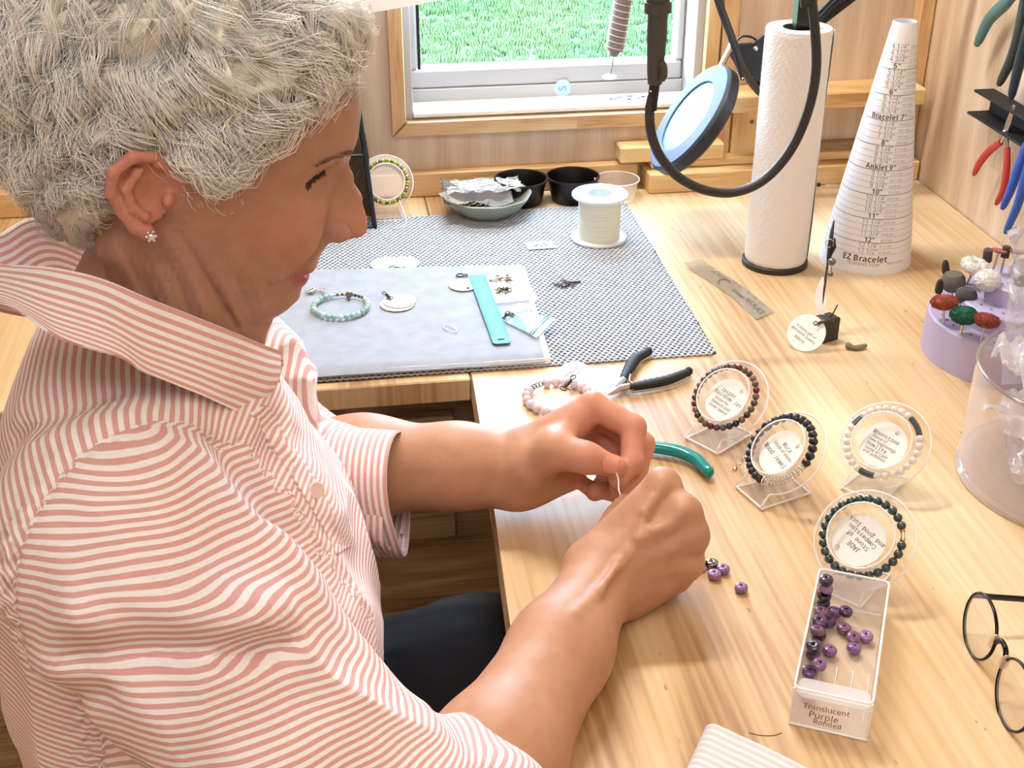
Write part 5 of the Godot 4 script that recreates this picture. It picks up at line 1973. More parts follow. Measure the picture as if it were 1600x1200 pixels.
	var zb := thing("zip_bag", "small aqua tinted zip bag hanging over the edge of the felt board", "bag", zq[0].lerp(zq[2], 0.5))
	var zp := PackedVector3Array()
	var zn := noise(70, 60.0, 2)
	for i in 16:
		for k in 20:
			var p: Vector3 = zq[1].lerp(zq[2], k / 19.0).lerp(zq[0].lerp(zq[3], k / 19.0), i / 15.0) - zb.position
			p.y += 0.003 * sin(PI * i / 15.0) * sin(PI * k / 19.0) + zn.get_noise_3dv(p) * 0.0012
			zp.append(p)
	var zg := G.new()
	zg.sheet(zp, 16, 20, 0.0004)
	part("film", zg, clear(Color(0.66, 0.90, 0.90), 0.45, 0.1), zb)
	var zs := G.new()
	for f in [0.80, 0.86]:
		zs.tube(PackedVector3Array([zq[1].lerp(zq[2], f) - zb.position + Vector3(0, 0.0012, 0), zq[0].lerp(zq[3], f) - zb.position + Vector3(0, 0.0012, 0)]), 0.0007, 6)
	part("zip_lines", zs, mat(Color(0.45, 0.72, 0.74), 0.4), zb)
	findings("findings_heap", "grey rings spilling from the mouth of the zip bag", on(799, 494, FELT + 0.001), 0.008, 9, M.dark_metal, 0.0034)
	card("tag_card", "small white oval tag above the zip bag", flat_at(816, 481, FELT + 0.001, 0.0), 0.0115, Vector2(-0.007, -0.004), [], 0.0)
	var cr := thing("rubber_ring", "clear flattened rubber ring lying alone on the felt", "ring", on(703, 513, FELT + 0.0008))
	var crg := G.new()
	var cp := PackedVector3Array()
	for i in 30:
		var a := TAU * i / 30
		var q := Vector2(cos(a) * 0.0042, sin(a) * 0.0105).rotated(-0.5)
		cp.append(Vector3(q.x, 0, q.y))
	crg.tube(cp, 0.0008, 6, true)
	part("loop", crg, clear(Color(0.9, 0.92, 0.9), 0.5, 0.1), cr)
	# ---------------------------------------------- on the net mat
	var lb := thing("label_card", "small white rectangular card with a grey printed emblem on the net mat", "card", on(845, 383, NET + 0.001))
	var lB := flat_at(845, 383, NET, 0.02).basis
	var lg := G.new()
	lg.plate(PackedVector2Array([Vector2(-0.0175, -0.0115), Vector2(0.0175, -0.0115), Vector2(0.0155, 0.0115), Vector2(-0.0195, 0.0115)]), 0.0006, Vector3.ZERO, lB)
	part("card", lg, mat(Color(0.93, 0.88, 0.88), 0.7), lb)
	var le := G.new()
	for q in [Vector2(-0.004, 0.001), Vector2(0.004, 0.003), Vector2(0.0, -0.004), Vector2(0.006, -0.002), Vector2(-0.007, -0.003)]:
		le.plate(curve2([Vector2(-0.003, 0), Vector2(0, 0.0022), Vector2(0.0035, 0.0004), Vector2(0, -0.0018)], 4), 0.0002, lB * Vector3(q.x, q.y, 0.0004), lB)
	part("emblem", le, M.ink_grey, lb)
	# ---------------------------------------------- on the side bench
	var pk := clear(Color(0.90, 0.80, 0.83), 0.8, 0.12)
	var pk2 := clear(Color(0.86, 0.82, 0.90), 0.8, 0.12)
	sp = []
	for i in 19: sp.append([0.0092, Vector3.ONE * 0.0047, pk if i % 3 else pk2])
	for i in 4: sp.append([0.004, Vector3.ONE * 0.002, M.dark_metal, "link"])
	T = flat_at(872, 627, 0.0, deg_to_rad(20))
	bracelet("bead_bracelet", "bracelet of pale pink beads lying on the bench behind the left hand", T, 0.0305, sp, "", 0.0049)
	card("tag_card", "white oval tag clipped to the pale pink bracelet", flat_at(895, 584, 0.010, 0.3, Vector3(-0.25, 0.9, 0.25)), 0.0165, Vector2(-0.003, -0.0125), [["Healing", 0.0052, 0.0, 0.003, false], ["Rose Quartz", 0.0042, 0.0, -0.003, false]], 0.25)
	clasp("dark metal clasp joining tag and pale pink bracelet", on(893, 594, 0.012), on(874, 616, 0.008), 1.25)
	# flush cutters with black grips
	var pc := on(966, 604, 0.007)
	var pt := thing("pliers", "small cutting pliers with open black ribbed grips, behind the left hand", "pliers", pc)
	var o := -pc
	for gr in [[Vector2(974, 592), Vector2(984, 574), Vector2(994, 560), Vector2(1013, 549)], [Vector2(984, 604), Vector2(1012, 600), Vector2(1045, 593), Vector2(1076, 580)]]:
		var pts := []
		for q in gr:
			pts.append(o + on(q.x, q.y, 0.0075))
		var c := curve(pts, 10)
		var rad := PackedFloat32Array()
		for i in c.size():
			var f := float(i) / (c.size() - 1)
			rad.append((0.0040 + 0.0022 * sin(f * PI * 0.95)) * (1.0 + 0.05 * (1 if i % 3 == 0 else -1)))
		var hg2 := G.new()
		hg2.tube(c, rad, 12, false, true, 0.75)
		hg2.ball(c[c.size() - 1], rad[rad.size() - 1] * 0.97, 6, 12)
		part("handle", hg2, M.black_matt, pt)
		var sg := G.new()
		var back := PackedVector3Array()
		for p in c:
			back.append(p + Vector3(0.0015, -0.0042, 0.0030))
		sg.tube(back, 0.0016, 6)
		part("handle_core", sg, M.steel, pt)
	var jw := G.new()
	jw.tube(PackedVector3Array([o + on(985, 603, 0.0075), o + on(966, 607, 0.007), o + on(956, 613, 0.006), o + on(947, 617, 0.005)]), [0.0035, 0.0042, 0.0032, 0.0008], 10, false, true, 0.8)
	part("jaw", jw, M.steel, pt)
	var jw2 := G.new()
	jw2.tube(PackedVector3Array([o + on(974, 592, 0.0085), o + on(964, 602, 0.0088), o + on(955, 610, 0.007), o + on(947, 615, 0.006)]), [0.0035, 0.0046, 0.0032, 0.0008], 10, false, true, 0.7)
	part("jaw", jw2, mat(Color(0.72, 0.85, 0.9), 0.25, 0.8), pt)
	var spg := G.new()
	spg.tube(curve([o + on(985, 585, 0.008), o + on(984, 595, 0.009), o + on(993, 601, 0.008)], 8), 0.0009, 6)
	part("spring", spg, M.steel, pt)
	# turquoise pliers under the hands
	var tc := on(962, 700, 0.008)
	var tp := thing("pliers", "pliers with glossy turquoise grips lying beneath the two hands", "pliers", tc)
	o = -tc
	for gr in [[Vector2(985, 697), Vector2(1025, 699), Vector2(1062, 706), Vector2(1088, 718), Vector2(1107, 737)], [Vector2(976, 712), Vector2(990, 735), Vector2(1004, 752), Vector2(1012, 775)]]:
		var pts := []
		for q in gr:
			pts.append(o + on(q.x, q.y, 0.0075))
		var c := curve(pts, 8)
		var hg3 := G.new()
		hg3.tube(c, lerps([0.0048, 0.0062, 0.0064, 0.0062, 0.0052], c.size()), 16, false, true, 0.85)
		hg3.ball(c[c.size() - 1], 0.0051, 8, 14)
		part("handle", hg3, mat(Color(0.04, 0.50, 0.50), 0.15), tp)
	var tj := G.new()
	tj.tube(PackedVector3Array([o + on(988, 703, 0.0075), Vector3(0, 0, 0), o + on(935, 698, 0.007), o + on(900, 696, 0.006)]), [0.004, 0.0066, 0.005, 0.0012], 12, false, true, 0.7)
	part("jaws", tj, M.steel, tp)
	# the thread between the hands
	var th := thing("thread", "white elastic thread pinched between the two hands", "thread", far(965, 752, 1.0))
	var tg := G.new()
	tg.tube(curve([far(960, 731, 1.0) - th.position, far(966, 748, 0.9965) - th.position, far(967, 766, 0.992) - th.position, far(972, 778, 0.990) - th.position], 5), 0.0006, 6)
	part("strand", tg, mat(Color(0.95, 0.94, 0.92), 0.3), th)
	# ---------------------------------------------- clip stand with its tag
	var mc := on(1283, 530)
	var ms := thing("clip_stand", "small dark clip stand with a leaning rod and dangling charms", "clip stand", mc)
	o = -mc
	var mB := Basis(Vector3.UP, 0.35)
	var mb := G.new()
	mb.box(Vector3(0.022, 0.026, 0.018), Vector3(0.004, 0.0132, 0), 0.0015, mB)
	part("block", mb, noisy(Color(0.10, 0.09, 0.08), Color(0.30, 0.27, 0.24), 40.0, 64, 30.0, 0.6), ms)
	var d0 := mc.distance_to(eye)
	var rp := [far(1281, 508, d0 - 0.008), far(1288, 450, d0 - 0.004), far(1294, 405, d0), far(1303, 345, d0 + 0.004)]
	var rr := G.new()
	rr.tube(PackedVector3Array([o + rp[0] - Vector3(0, 0.005, 0), o + rp[1], o + rp[2]]), 0.0013, 8)
	part("rod", rr, M.dark_metal, ms)
	var ck := G.new()
	ck.tube(PackedVector3Array([o + rp[2], o + far(1297, 385, d0), o + far(1300, 362, d0), o + rp[3]]), [0.0028, 0.0042, 0.0030, 0.0012], 8, false, true, 0.6)
	part("clip_jaw", ck, mat(Color(0.22, 0.23, 0.24), 0.4, 0.7), ms)
	var ck2 := G.new()
	ck2.tube(PackedVector3Array([o + rp[2], o + far(1304, 386, d0 - 0.002), o + far(1304, 372, d0 - 0.002)]), [0.002, 0.0028, 0.0012], 8, false, true, 0.6)
	part("clip_lever", ck2, mat(Color(0.22, 0.23, 0.24), 0.4, 0.7), ms)
	var cw := G.new()
	cw.ring(o + far(1296, 380, d0 - 0.003), 0.0042, 0.0005, along(eye - rp[2]), 16, 5)
	part("clip_ring", cw, M.silver, ms)
	var ch := G.new()
	ch.tube(PackedVector3Array([o + far(1299, 400, d0 - 0.003), o + far(1299, 424, d0 - 0.003)]), 0.0004, 5)
	part("charm_chain", ch, M.dark_metal, ms)
	for q in [[Vector2(1300, 409), 0.0042], [Vector2(1298, 428), 0.0030]]:
		var cb := G.new()
		cb.ball(o + far(q[0].x, q[0].y, d0 - 0.003), q[1], 10, 14)
		part("charm", cb, mat(Color(0.45, 0.46, 0.42), 0.3, 0.6), ms)
	var fe := G.new()
	var fp := PackedVector2Array()
	for q in [Vector2(1284, 502), Vector2(1273, 470), Vector2(1279, 445), Vector2(1287, 432), Vector2(1289, 452), Vector2(1291, 470)]:
		var w: Vector3 = eye_basis.inverse() * (far(q.x, q.y, d0 - 0.012) - far(1282, 468, d0 - 0.012))
		fp.append(Vector2(w.x, w.y))
	fe.plate(curve2([fp[0], fp[1], fp[2], fp[3], fp[4], fp[5]], 5), 0.0006, o + far(1282, 468, d0 - 0.006), eye_basis)
	part("paper_slip", fe, M.card, ms)
	var cu := G.new()
	cu.tube(curve([o + far(1284, 505, d0 - 0.012), o + far(1292, 500, d0 - 0.014), o + far(1300, 492, d0 - 0.014), o + far(1309, 476, d0 - 0.013)], 6), 0.0007, 6)
	cu.tube(curve([o + far(1256, 500, d0 - 0.010), o + far(1266, 498, d0 - 0.012), o + far(1278, 504, d0 - 0.012)], 6), 0.0009, 6)
	part("wire", cu, mat(Color(0.2, 0.14, 0.12), 0.4, 0.6), ms)
	var tn := ((eye - mc).normalized() + Vector3(-0.25, 0.35, 0)).normalized()
	var tB := frame(tn)
	var tp0 := on(1260, 520, 0.0165)
	card("tag_card", "round white tag leaning on the dark clip stand", Transform3D(tB, tp0), 0.0198, Vector2(0.0095, 0.0110), [["A dainty gift of", 0.0038, -0.001, 0.001, false], ["gemstone jewelry", 0.0038, -0.001, -0.0035, false], ["Adore", 0.0046, -0.001, -0.0095, false]], -0.45)
	clasp("dark metal clasp through the hole of the leaning tag", tp0 + tB * Vector3(0.0095, 0.0115, 0.002), tp0 + tB * Vector3(0.026, 0.019, 0.0))
	# lump of grey putty
	var lu := thing("putty_lump", "small grey lump lying alone on the bench right of the clip stand", "lump", on(1339, 546))
	var lgp := G.new()
	lgp.tube(curve([Vector3(-0.009, 0.004, -0.002), Vector3(-0.004, 0.0028, 0.001), Vector3(0.002, 0.0028, 0.001), Vector3(0.009, 0.0034, -0.001)], 6), lerps([0.0036, 0.0026, 0.003, 0.003, 0.0022], 19), 10)
	lgp.ball(Vector3(-0.009, 0.004, -0.002), 0.0035, 6, 10)
	lgp.ball(Vector3(0.009, 0.0034, -0.001), 0.0022, 6, 10)
	part("putty", lgp, noisy(Color(0.40, 0.39, 0.33), Color(0.56, 0.55, 0.47), 20.0, 64, 40.0, 0.8), lu)
	# clear flexible ruler
	var q0 := [on(1068, 418), on(1097, 412), on(1209, 490), on(1181, 501)]
	var cl := thing("ruler", "clear plastic strip ruler with grey print, left of the paper roll", "ruler", q0[0].lerp(q0[2], 0.5))
	var bow := func(u: float, v: float) -> Vector3:
		var p: Vector3 = q0[0].lerp(q0[3], u).lerp(q0[1].lerp(q0[2], u), v)
		p += Vector3(0.006, 0, -0.004) * sin(u * PI)
		p.y = DESK + 0.0012 + 0.004 * pow(maxf(0.0, 0.35 - u) / 0.35, 2.0)
		return p - cl.position
	var sp2 := PackedVector3Array()
	for i in 24:
		for k in 5:
			sp2.append(bow.call(i / 23.0, k / 4.0))
	var clg := G.new()
	clg.sheet(sp2, 24, 5, -0.0006)
	part("strip", clg, clear(Color(0.62, 0.62, 0.58), 0.3, 0.08), cl)
	var pg := G.new()
	var on_strip := func(q: Vector3) -> Vector3:
		var p: Vector3 = bow.call(clampf(q.x, 0.0, 1.0), clampf(q.y, 0.0, 1.0))
		return p + Vector3(0, 0.0008 + q.z, 0)
	var put := func(txt: String, size: float, u: float, v: float) -> void:
		letters(pg, txt, size, Vector2.ZERO, func(q): return on_strip.call(Vector3(u + q.x / 0.165, v + q.y / 0.026, q.z)))
	put.call("NECKLACE", 0.009, 0.84, 0.50)
	put.call("& bracelet", 0.006, 0.62, 0.42)
	put.call("16  18  20", 0.006, 0.27, 0.72)
	for i in 8:
		put.call("|||||", 0.004, 0.14 + i * 0.1, 0.90)
	part("print", pg, mat(Color(0.30, 0.29, 0.27), 0.8), cl)
	var sw := G.new()
	var spw := PackedVector3Array()
	for i in 26:
		var a := PI * 0.2 + i / 25.0 * PI * 1.3
		spw.append(on_strip.call(Vector3(0.40 + 0.045 * cos(a), 0.50 + 0.26 * sin(a), 0.0)))
	sw.tube(spw, 0.0006, 4)
	part("swirl", sw, mat(Color(0.35, 0.34, 0.32), 0.8), cl)
	glasses()
	elastic()
	# odds and ends behind the paper roll
	var ps := thing("paper_slip", "small white slip of paper on the bench between paper roll and cone", "paper", on(1299, 283, 0.0004))
	var psg := G.new()
	psg.plate(PackedVector2Array([Vector2(-0.016, -0.014), Vector2(0.014, -0.012), Vector2(0.015, 0.013), Vector2(-0.014, 0.015)]), 0.0005, Vector3.ZERO, flat_at(1299, 283, 0.0, 0.2).basis)
	part("slip", psg, M.card, ps)
	var mf := thing("metal_strip", "short dark metal strip lying behind the paper roll", "metal strip", on(1278, 280, 0.0022))
	var mfg := G.new()
	mfg.box(Vector3(0.007, 0.004, 0.05), Vector3.ZERO, 0.0008, Basis(Vector3.UP, -0.35))
	part("strip", mfg, M.dark_metal, mf)


func glasses() -> void:
	var L1 := on(1532, 977, 0.021)
	var e1 := Vector3(-0.15, 0.0, 0.989).normalized()
	var e2 := Vector3(0.22, 0.975, 0.0).normalized()
	var t := thing("eyeglasses", "pair of thin dark metal rimmed eyeglasses standing at the right edge", "glasses", Vector3(L1.x, DESK, L1.z + 0.034))
	var o := -t.position
	var n := e1.cross(e2).normalized()
	var B := Basis(e1, e2, e1.cross(e2))
	var dark := mat(Color(0.06, 0.055, 0.055), 0.25, 0.6)
	for i in 2:
		var c := o + L1 + e1 * 0.0705 * i
		var rim := PackedVector3Array()
		var pl := PackedVector2Array()
		for k in 56:
			var a := TAU * k / 56
			var q := Vector2(0.0262 * cos(a), 0.0208 * sin(a) * (1.0 - 0.06 * sin(a)))
			pl.append(q)
			rim.append(c + B * Vector3(q.x, q.y, 0))
		var g := G.new()
		g.tube(rim, 0.00105, 8, true, true, 1.3, n)
		part("rim", g, dark, t)
		var l := G.new()
		l.plate(pl, 0.0014, c, B)
		part("lens", l, clear(Color(0.93, 0.90, 0.86), 0.07, 0.0), t)
		# nose pad
		var sgn := 1.0 if i == 0 else -1.0
		var np := G.new()
		np.ball(c + B * Vector3(0.0245 * sgn, 0.004, 0.0) - n * -0.006 + Vector3(0.006, 0, 0), Vector3(0.0022, 0.006, 0.0035), 8, 12, B)
		part("nose_pad", np, clear(Color(0.9, 0.8, 0.7), 0.5, 0.15), t)
	var br := G.new()
	br.tube(curve([o + L1 + e1 * 0.0255 + e2 * 0.006, o + L1 + e1 * 0.031 + e2 * 0.0115, o + L1 + e1 * 0.0395 + e2 * 0.0115, o + L1 + e1 * 0.045 + e2 * 0.006], 6), 0.0019, 8)
	part("bridge", br, dark, t)
	for i in 2:
		var s := o + L1 + e2 * 0.004 + (e1 * -0.0255 if i == 0 else e1 * 0.096)
		var d := Vector3(1.0, 0.0, 0.10 if i == 0 else 0.02).normalized()
		var pts := [s, s + d * 0.004 + e1 * (-0.003 if i == 0 else 0.003), s + d * 0.02 + Vector3(0, 0.0, 0), s + d * 0.085 + Vector3(0, -0.008, 0), s + d * 0.115 + Vector3(0, -0.012, 0), s + d * 0.135 + Vector3(0, -0.0225, 0)]
		var g := G.new()
		var c := curve(pts, 6)
		g.tube(c, lerps([0.0016, 0.0026, 0.0028, 0.0028, 0.0026], c.size()), 10, false, true, 0.5, Vector3(0, 0, 1))
		part("temple", g, mat(Color(0.03, 0.03, 0.032), 0.3), t)


func elastic() -> void:
	# a wide ribbed band folded over on itself
	var a := on(1106, 1163)
	var b := on(1083, 1215)
	var wd := (b - a).normalized()
	var ln := Vector3(-wd.z, 0, wd.x)
	if ln.x < 0.0:
		ln = -ln
	ln = (ln + Vector3(0, 0, 0.30)).normalized()
	var t := thing("elastic_band", "wide white ribbed elastic band folded double at the bottom edge of the picture", "elastic band", Vector3((a.x + b.x) / 2 + 0.05, DESK, (a.z + b.z) / 2 + 0.04))
	var o := -t.position
	var start := a + ln * 0.006
	var prof := []
	for i in 9:
		prof.append(Vector2(0.17 * (1.0 - i / 8.0) + 0.006, 0.0012 + 0.002 * sin(i * 0.8) * (1 if i < 8 else 0)))
	for i in 9:
		var an := -PI / 2 - PI * i / 8.0
		prof.append(Vector2(0.006 + 0.0085 * cos(an), 0.0098 + 0.0086 * sin(an)))
	for i in 12:
		prof.append(Vector2(0.006 + 0.17 * (i + 1) / 12.0, 0.0184 - 0.006 * smoothstep(0, 1, i / 11.0) + 0.001 * sin(i * 0.7)))
	var cols := 60
	var W := 0.056
	var pts := PackedVector3Array()
	var uvs := PackedVector2Array()
	for i in prof.size():
		for k in cols:
			var w := W * k / (cols - 1)
			var ridge := 0.0006 * (1.0 if k % 6 < 3 else -1.0)
			var p: Vector3 = start + ln * (prof[i].x - 0.006) + wd * w
			p.y = DESK + prof[i].y + ridge
			pts.append(o + p)
	var g := G.new()
	g.sheet(pts, prof.size(), cols, 0.0010)
	part("band", g, mat(Color(0.84, 0.84, 0.85), 0.9), t)
	# a pencil curve drawn on the bench beside it
	var pm := G.new()
	var pp := PackedVector3Array()
	for q in [Vector2(1170, 1145), Vector2(1190, 1149), Vector2(1208, 1149), Vector2(1222, 1145)]:
		pp.append(on(q.x, q.y, 0.0002))
	pm.tube(curve([pp[0], pp[1], pp[2], pp[3]], 6), 0.0004, 5, false, true, 0.4)
	var pn := thing("wire", "thin brown wire lying on the bench above the white elastic band", "wire", pp[1])
	part("strand", pm, mat(Color(0.42, 0.28, 0.15), 0.6), pn).position = -pp[1]


# ---------------------------------------------------------------- bodies as smooth fields
class Field:
	var a := PackedVector3Array()
	var ab := PackedVector3Array()
	var l2 := PackedFloat32Array()
	var ra := PackedFloat32Array()
	var rb := PackedFloat32Array()
	var kk := PackedFloat32Array()
	var live := PackedInt32Array()
	var squash := Vector3.ONE      # the space is stretched by this before measuring
	var mid := Vector3.ZERO
	var folds: FastNoiseLite
	var fold_amp := 0.0
	var fold_scale := Vector3.ONE
	var fold_turn := Basis()

	func bone(p: Vector3, q: Vector3, r0: float, r1: float, k := 0.02) -> void:
		p = (p - mid) * squash
		q = (q - mid) * squash
		a.append(p)
		ab.append(q - p)
		l2.append(maxf((q - p).length_squared(), 1e-9))
		ra.append(r0)
		rb.append(r1)
		kk.append(k)

	func chain(p: Array, r: Array, k := 0.02) -> void:
		for i in p.size() - 1:
			bone(p[i], p[i + 1], r[i], r[i + 1], k)

	func all() -> void:
		live = PackedInt32Array(range(a.size()))

	func one(i: int, p: Vector3) -> float:
		var pa := p - a[i]
		var t := clampf(pa.dot(ab[i]) / l2[i], 0.0, 1.0)
		return (pa - ab[i] * t).length() - lerpf(ra[i], rb[i], t)

	func focus(c: Vector3, r: float) -> void:
		all()
		var p := (c - mid) * squash
		var best := 1e9
		var ds := PackedFloat32Array()
		for i in a.size():
			var d := one(i, p)
			ds.append(d)
			best = minf(best, d)
		live = PackedInt32Array()
		for i in a.size():
			if ds[i] < best + 2.0 * r + kk[i] * 1.5:
				live.append(i)

	func bones(p: Vector3) -> float:
		var d := 1e9
		var q := (p - mid) * squash
		for i in live:
			var pa := q - a[i]
			var t := clampf(pa.dot(ab[i]) / l2[i], 0.0, 1.0)
			var e := (pa - ab[i] * t).length() - (ra[i] + (rb[i] - ra[i]) * t)
			var k := kk[i]
			var h := maxf(k - absf(d - e), 0.0) / k
			d = minf(d, e) - h * h * k * 0.25
		return d

	func at(p: Vector3) -> float:
		var d := bones(p)
		if folds:
			var q := fold_turn * p * fold_scale
			d += fold_amp * (absf(folds.get_noise_3dv(q)) * 2.0 - 0.5)
		return d


static func smin(a: float, b: float, k: float) -> float:
	var h := maxf(k - absf(a - b), 0.0) / k
	return minf(a, b) - h * h * k * 0.25

static func smax(a: float, b: float, k: float) -> float:
	return -smin(-a, -b, k)

static func bell(x: float) -> float:
	return exp(-x * x)

static func look(xs: PackedFloat32Array, ys: PackedFloat32Array, x: float) -> float:
	var n := xs.size()
	if x <= xs[0]:
		return ys[0]
	for i in range(1, n):
		if x < xs[i]:
			var t := (x - xs[i - 1]) / (xs[i] - xs[i - 1])
			# Catmull-Rom through the table
			var y0 := ys[maxi(i - 2, 0)]
			var y1 := ys[i - 1]
			var y2 := ys[i]
			var y3 := ys[mini(i + 1, n - 1)]
			return y1 + 0.5 * t * ((y2 - y0) + t * (2.0 * y0 - 5.0 * y1 + 4.0 * y2 - y3 + t * (3.0 * (y1 - y2) + y3 - y0)))
	return ys[n - 1]


class Head extends Field:
	var inv := Transform3D()
	var fwd_t := Transform3D()
	var py := PackedFloat32Array([-0.0813, -0.0798, -0.0758, -0.0664, -0.0586, -0.0540, -0.0503, -0.0473, -0.0443, -0.0407, -0.0341, -0.0254, -0.0138, -0.0027, 0.0170, 0.0275, 0.0322, 0.0458, 0.0588, 0.0706, 0.0850])
	var px := PackedFloat32Array([0.0740, 0.0830, 0.0905, 0.0975, 0.0968, 0.0990, 0.0996, 0.0975, 0.1012, 0.1020, 0.1020, 0.1035, 0.1015, 0.0985, 0.0960, 0.0975, 0.0988, 0.1000, 0.0981, 0.0946, 0.088])
	var wy := PackedFloat32Array([-0.0818, -0.0738, -0.0638, -0.0488, -0.0338, -0.0138, 0.0100, 0.0300, 0.0500, 0.0800])
	var wx := PackedFloat32Array([0.026, 0.034, 0.041, 0.049, 0.055, 0.061, 0.0655, 0.067, 0.067, 0.064])
	var ny := PackedFloat32Array([-0.0313, -0.0273, -0.0243, -0.0213, -0.0188, -0.0163, -0.0123, -0.0073, 0.0062, 0.0170, 0.0275, 0.0340])
	var nx := PackedFloat32Array([0.0, 0.0008, 0.0030, 0.0085, 0.0160, 0.0215, 0.0240, 0.0243, 0.0195, 0.0120, 0.0025, 0.0])
	var ear_a := Field.new()
	const EAR := Vector3(-0.0125, -0.005, 0.0715)
	var neck_lines := 1.0
	var tx := PackedFloat32Array()
	var tw := PackedFloat32Array()
	var tn := PackedFloat32Array()

	func bake() -> void:
		ear_a.all()
		for i in 500:
			var y := -0.12 + i * 0.0005
			tx.append(tab(py, px, y))
			tw.append(tab(wy, wx, y))
			tn.append(look_n(y))

	func quick(t: PackedFloat32Array, y: float) -> float:
		var f := (y + 0.12) * 2000.0
		var i := int(f)
		return t[i] + (t[i + 1] - t[i]) * (f - i)

	func groove(y: float, z: float, p0: Vector2, p1: Vector2, w: float) -> float:
		var q := Vector2(y, z)
		var d := p1 - p0
		var t := clampf((q - p0).dot(d) / d.length_squared(), 0.0, 1.0)
		return bell2((q - p0 - d * t).length() / w) * (1.0 - 0.5 * absf(t - 0.5))

	func relief(y: float, z: float) -> float:
		var D := 0.0
		var az := absf(z)
		if y > -0.032 and y < 0.034 and az < 0.02:
			var w := lerpf(0.0155, 0.0085, clampf((y + 0.012) / 0.04, 0.0, 1.0))
			D += quick(tn, y) * (1.0 - smoothstep(0.12 * w, 1.12 * w, az))
		D -= 0.0178 * bell2((y - 0.0215) / 0.0125) * bell2((az - 0.0315) / 0.0165)
		D += 0.0014 * bell2((y - 0.0385) / 0.008) * bell2((az - 0.024) / 0.022)
		D += 0.0045 * bell2((y + 0.001) / 0.017) * bell2((az - 0.046) / 0.017)
		D -= 0.0044 * groove(y, az, Vector2(-0.007, 0.017), Vector2(-0.050, 0.031), 0.0032)
		D += 0.0022 * groove(y, az, Vector2(-0.006, 0.025), Vector2(-0.043, 0.040), 0.008)
		D -= 0.0020 * groove(y, az, Vector2(-0.046, 0.029), Vector2(-0.070, 0.030), 0.003)
		# mouth: a parting that falls a little to the corners
		var ym := -0.0473 + az * az * 6.0
		var mw := 1.0 - smoothstep(0.024, 0.030, az)
		D -= 0.0028 * bell2((y - ym) / 0.0013) * mw
		D += 0.0004 * (bell2((y - ym - 0.0045) / 0.003) + bell2((y - ym + 0.0055) / 0.0035)) * mw * smoothstep(0.0, 0.012, az)
		return D

	func look_n(y: float) -> float:
		var n := ny.size()
		for i in range(1, n):
			if y < ny[i]:
				return lerpf(nx[i - 1], nx[i], smoothstep(0.0, 1.0, (y - ny[i - 1]) / (ny[i] - ny[i - 1])))
		return 0.0

	func tab(xs: PackedFloat32Array, ys: PackedFloat32Array, x: float) -> float:
		var n := xs.size()
		if x <= xs[0]:
			return ys[0]
		for i in range(1, n):
			if x < xs[i]:
				return lerpf(ys[i - 1], ys[i], (x - xs[i - 1]) / (xs[i] - xs[i - 1]))
		return ys[n - 1]

	func sm(a_: float, b_: float, k: float) -> float:
		var h := maxf(k - absf(a_ - b_), 0.0) / k
		return minf(a_, b_) - h * h * k * 0.25

	func local(q: Vector3) -> float:
		var x := q.x
		var y := q.y
		var z := q.z
		var az := absf(z)
		# skull
		var e := (q - Vector3(-0.003, 0.034, 0.0)) / Vector3(0.092, 0.083, 0.0725)
		var le := e.length()
		var d := (le - 1.0) * 0.078 if le > 0.3 else -0.05
		# face, slice by slice
		if x > -0.03 and y < 0.09 and y > -0.11:
			var xm := quick(tx, y)
			var w := quick(tw, y)
			var s := smoothstep(0.045, 0.085, x)
			var xx := x - 0.018
			if s > 0.0:
				xx -= relief(y, z) * s
			var rx := xm - 0.018
			var f: float
			if xx > 0.0:
				var u := xx / rx
				var v := az / w
				f = (pow(pow(u, 2.05) + pow(v, 2.05), 1.0 / 2.05) - 1.0) * minf(rx, w) * 0.9
			else:
				f = sqrt(xx * xx * 1.4 + az * az) - w
			var yb := -0.0806 + maxf(0.082 - x, 0.0) * 0.40 
			var cut := (yb - y) * 0.9
			f = -sm(-f, -cut, 0.010)
			f = -sm(-f, -(y - 0.085), 0.02)
			d = sm(d, f, 0.022)
			# wings of the nose
			var a_ := (Vector3(x, y, az) - Vector3(0.1045, -0.0140, 0.0118)) / Vector3(0.0105, 0.0075, 0.0056)
			var la := a_.length()
			if la < 3.0:
				d = sm(d, (la - 1.0) * 0.0062, 0.0022)
				var nn := (Vector3(x, y, az) - Vector3(0.1085, -0.0225, 0.0072)) / Vector3(0.0065, 0.0042, 0.0032)
				d = -sm(-d, (nn.length() - 1.0) * 0.0036, 0.002)
			# lids over the eyeballs
			var le2 := (Vector3(x, y, az) - Vector3(0.0665, 0.0228, 0.0315)).length()
			if le2 < 0.03:
				d = sm(d, le2 - 0.0124, 0.0026)
				# lash line and upper crease
				var lash := bell2((y - 0.0196 - (az - 0.0315) * -0.04 - 0.5 * (x - 0.0735)) / 0.0011) * smoothstep(0.0165, 0.011, absf(az - 0.0315)) * smoothstep(0.058, 0.064, x)
				d += 0.0011 * lash
				var crease := bell2((y - 0.0305 - 0.35 * (x - 0.0735)) / 0.0016) * smoothstep(0.020, 0.012, absf(az - 0.0325)) * smoothstep(0.055, 0.063, x)
				d += 0.0011 * crease
			# crow's feet and cheek lines
			if az > 0.03:
				d += 0.00028 * bell2((x - 0.052) / 0.010) * bell2((y - 0.016) / 0.013) * sin((y + x * 0.3 + 0.4 * (x - 0.05) * (y - 0.016) / 0.01) * 900.0)
		if ear_near(q):
			d = sm(d, ear((Vector3(x - 0.0035, y - 0.0075, az) - EAR) / 0.9 + EAR) * 0.9, 0.0035)
		return d

	func bell2(x: float) -> float:
		return exp(-x * x)

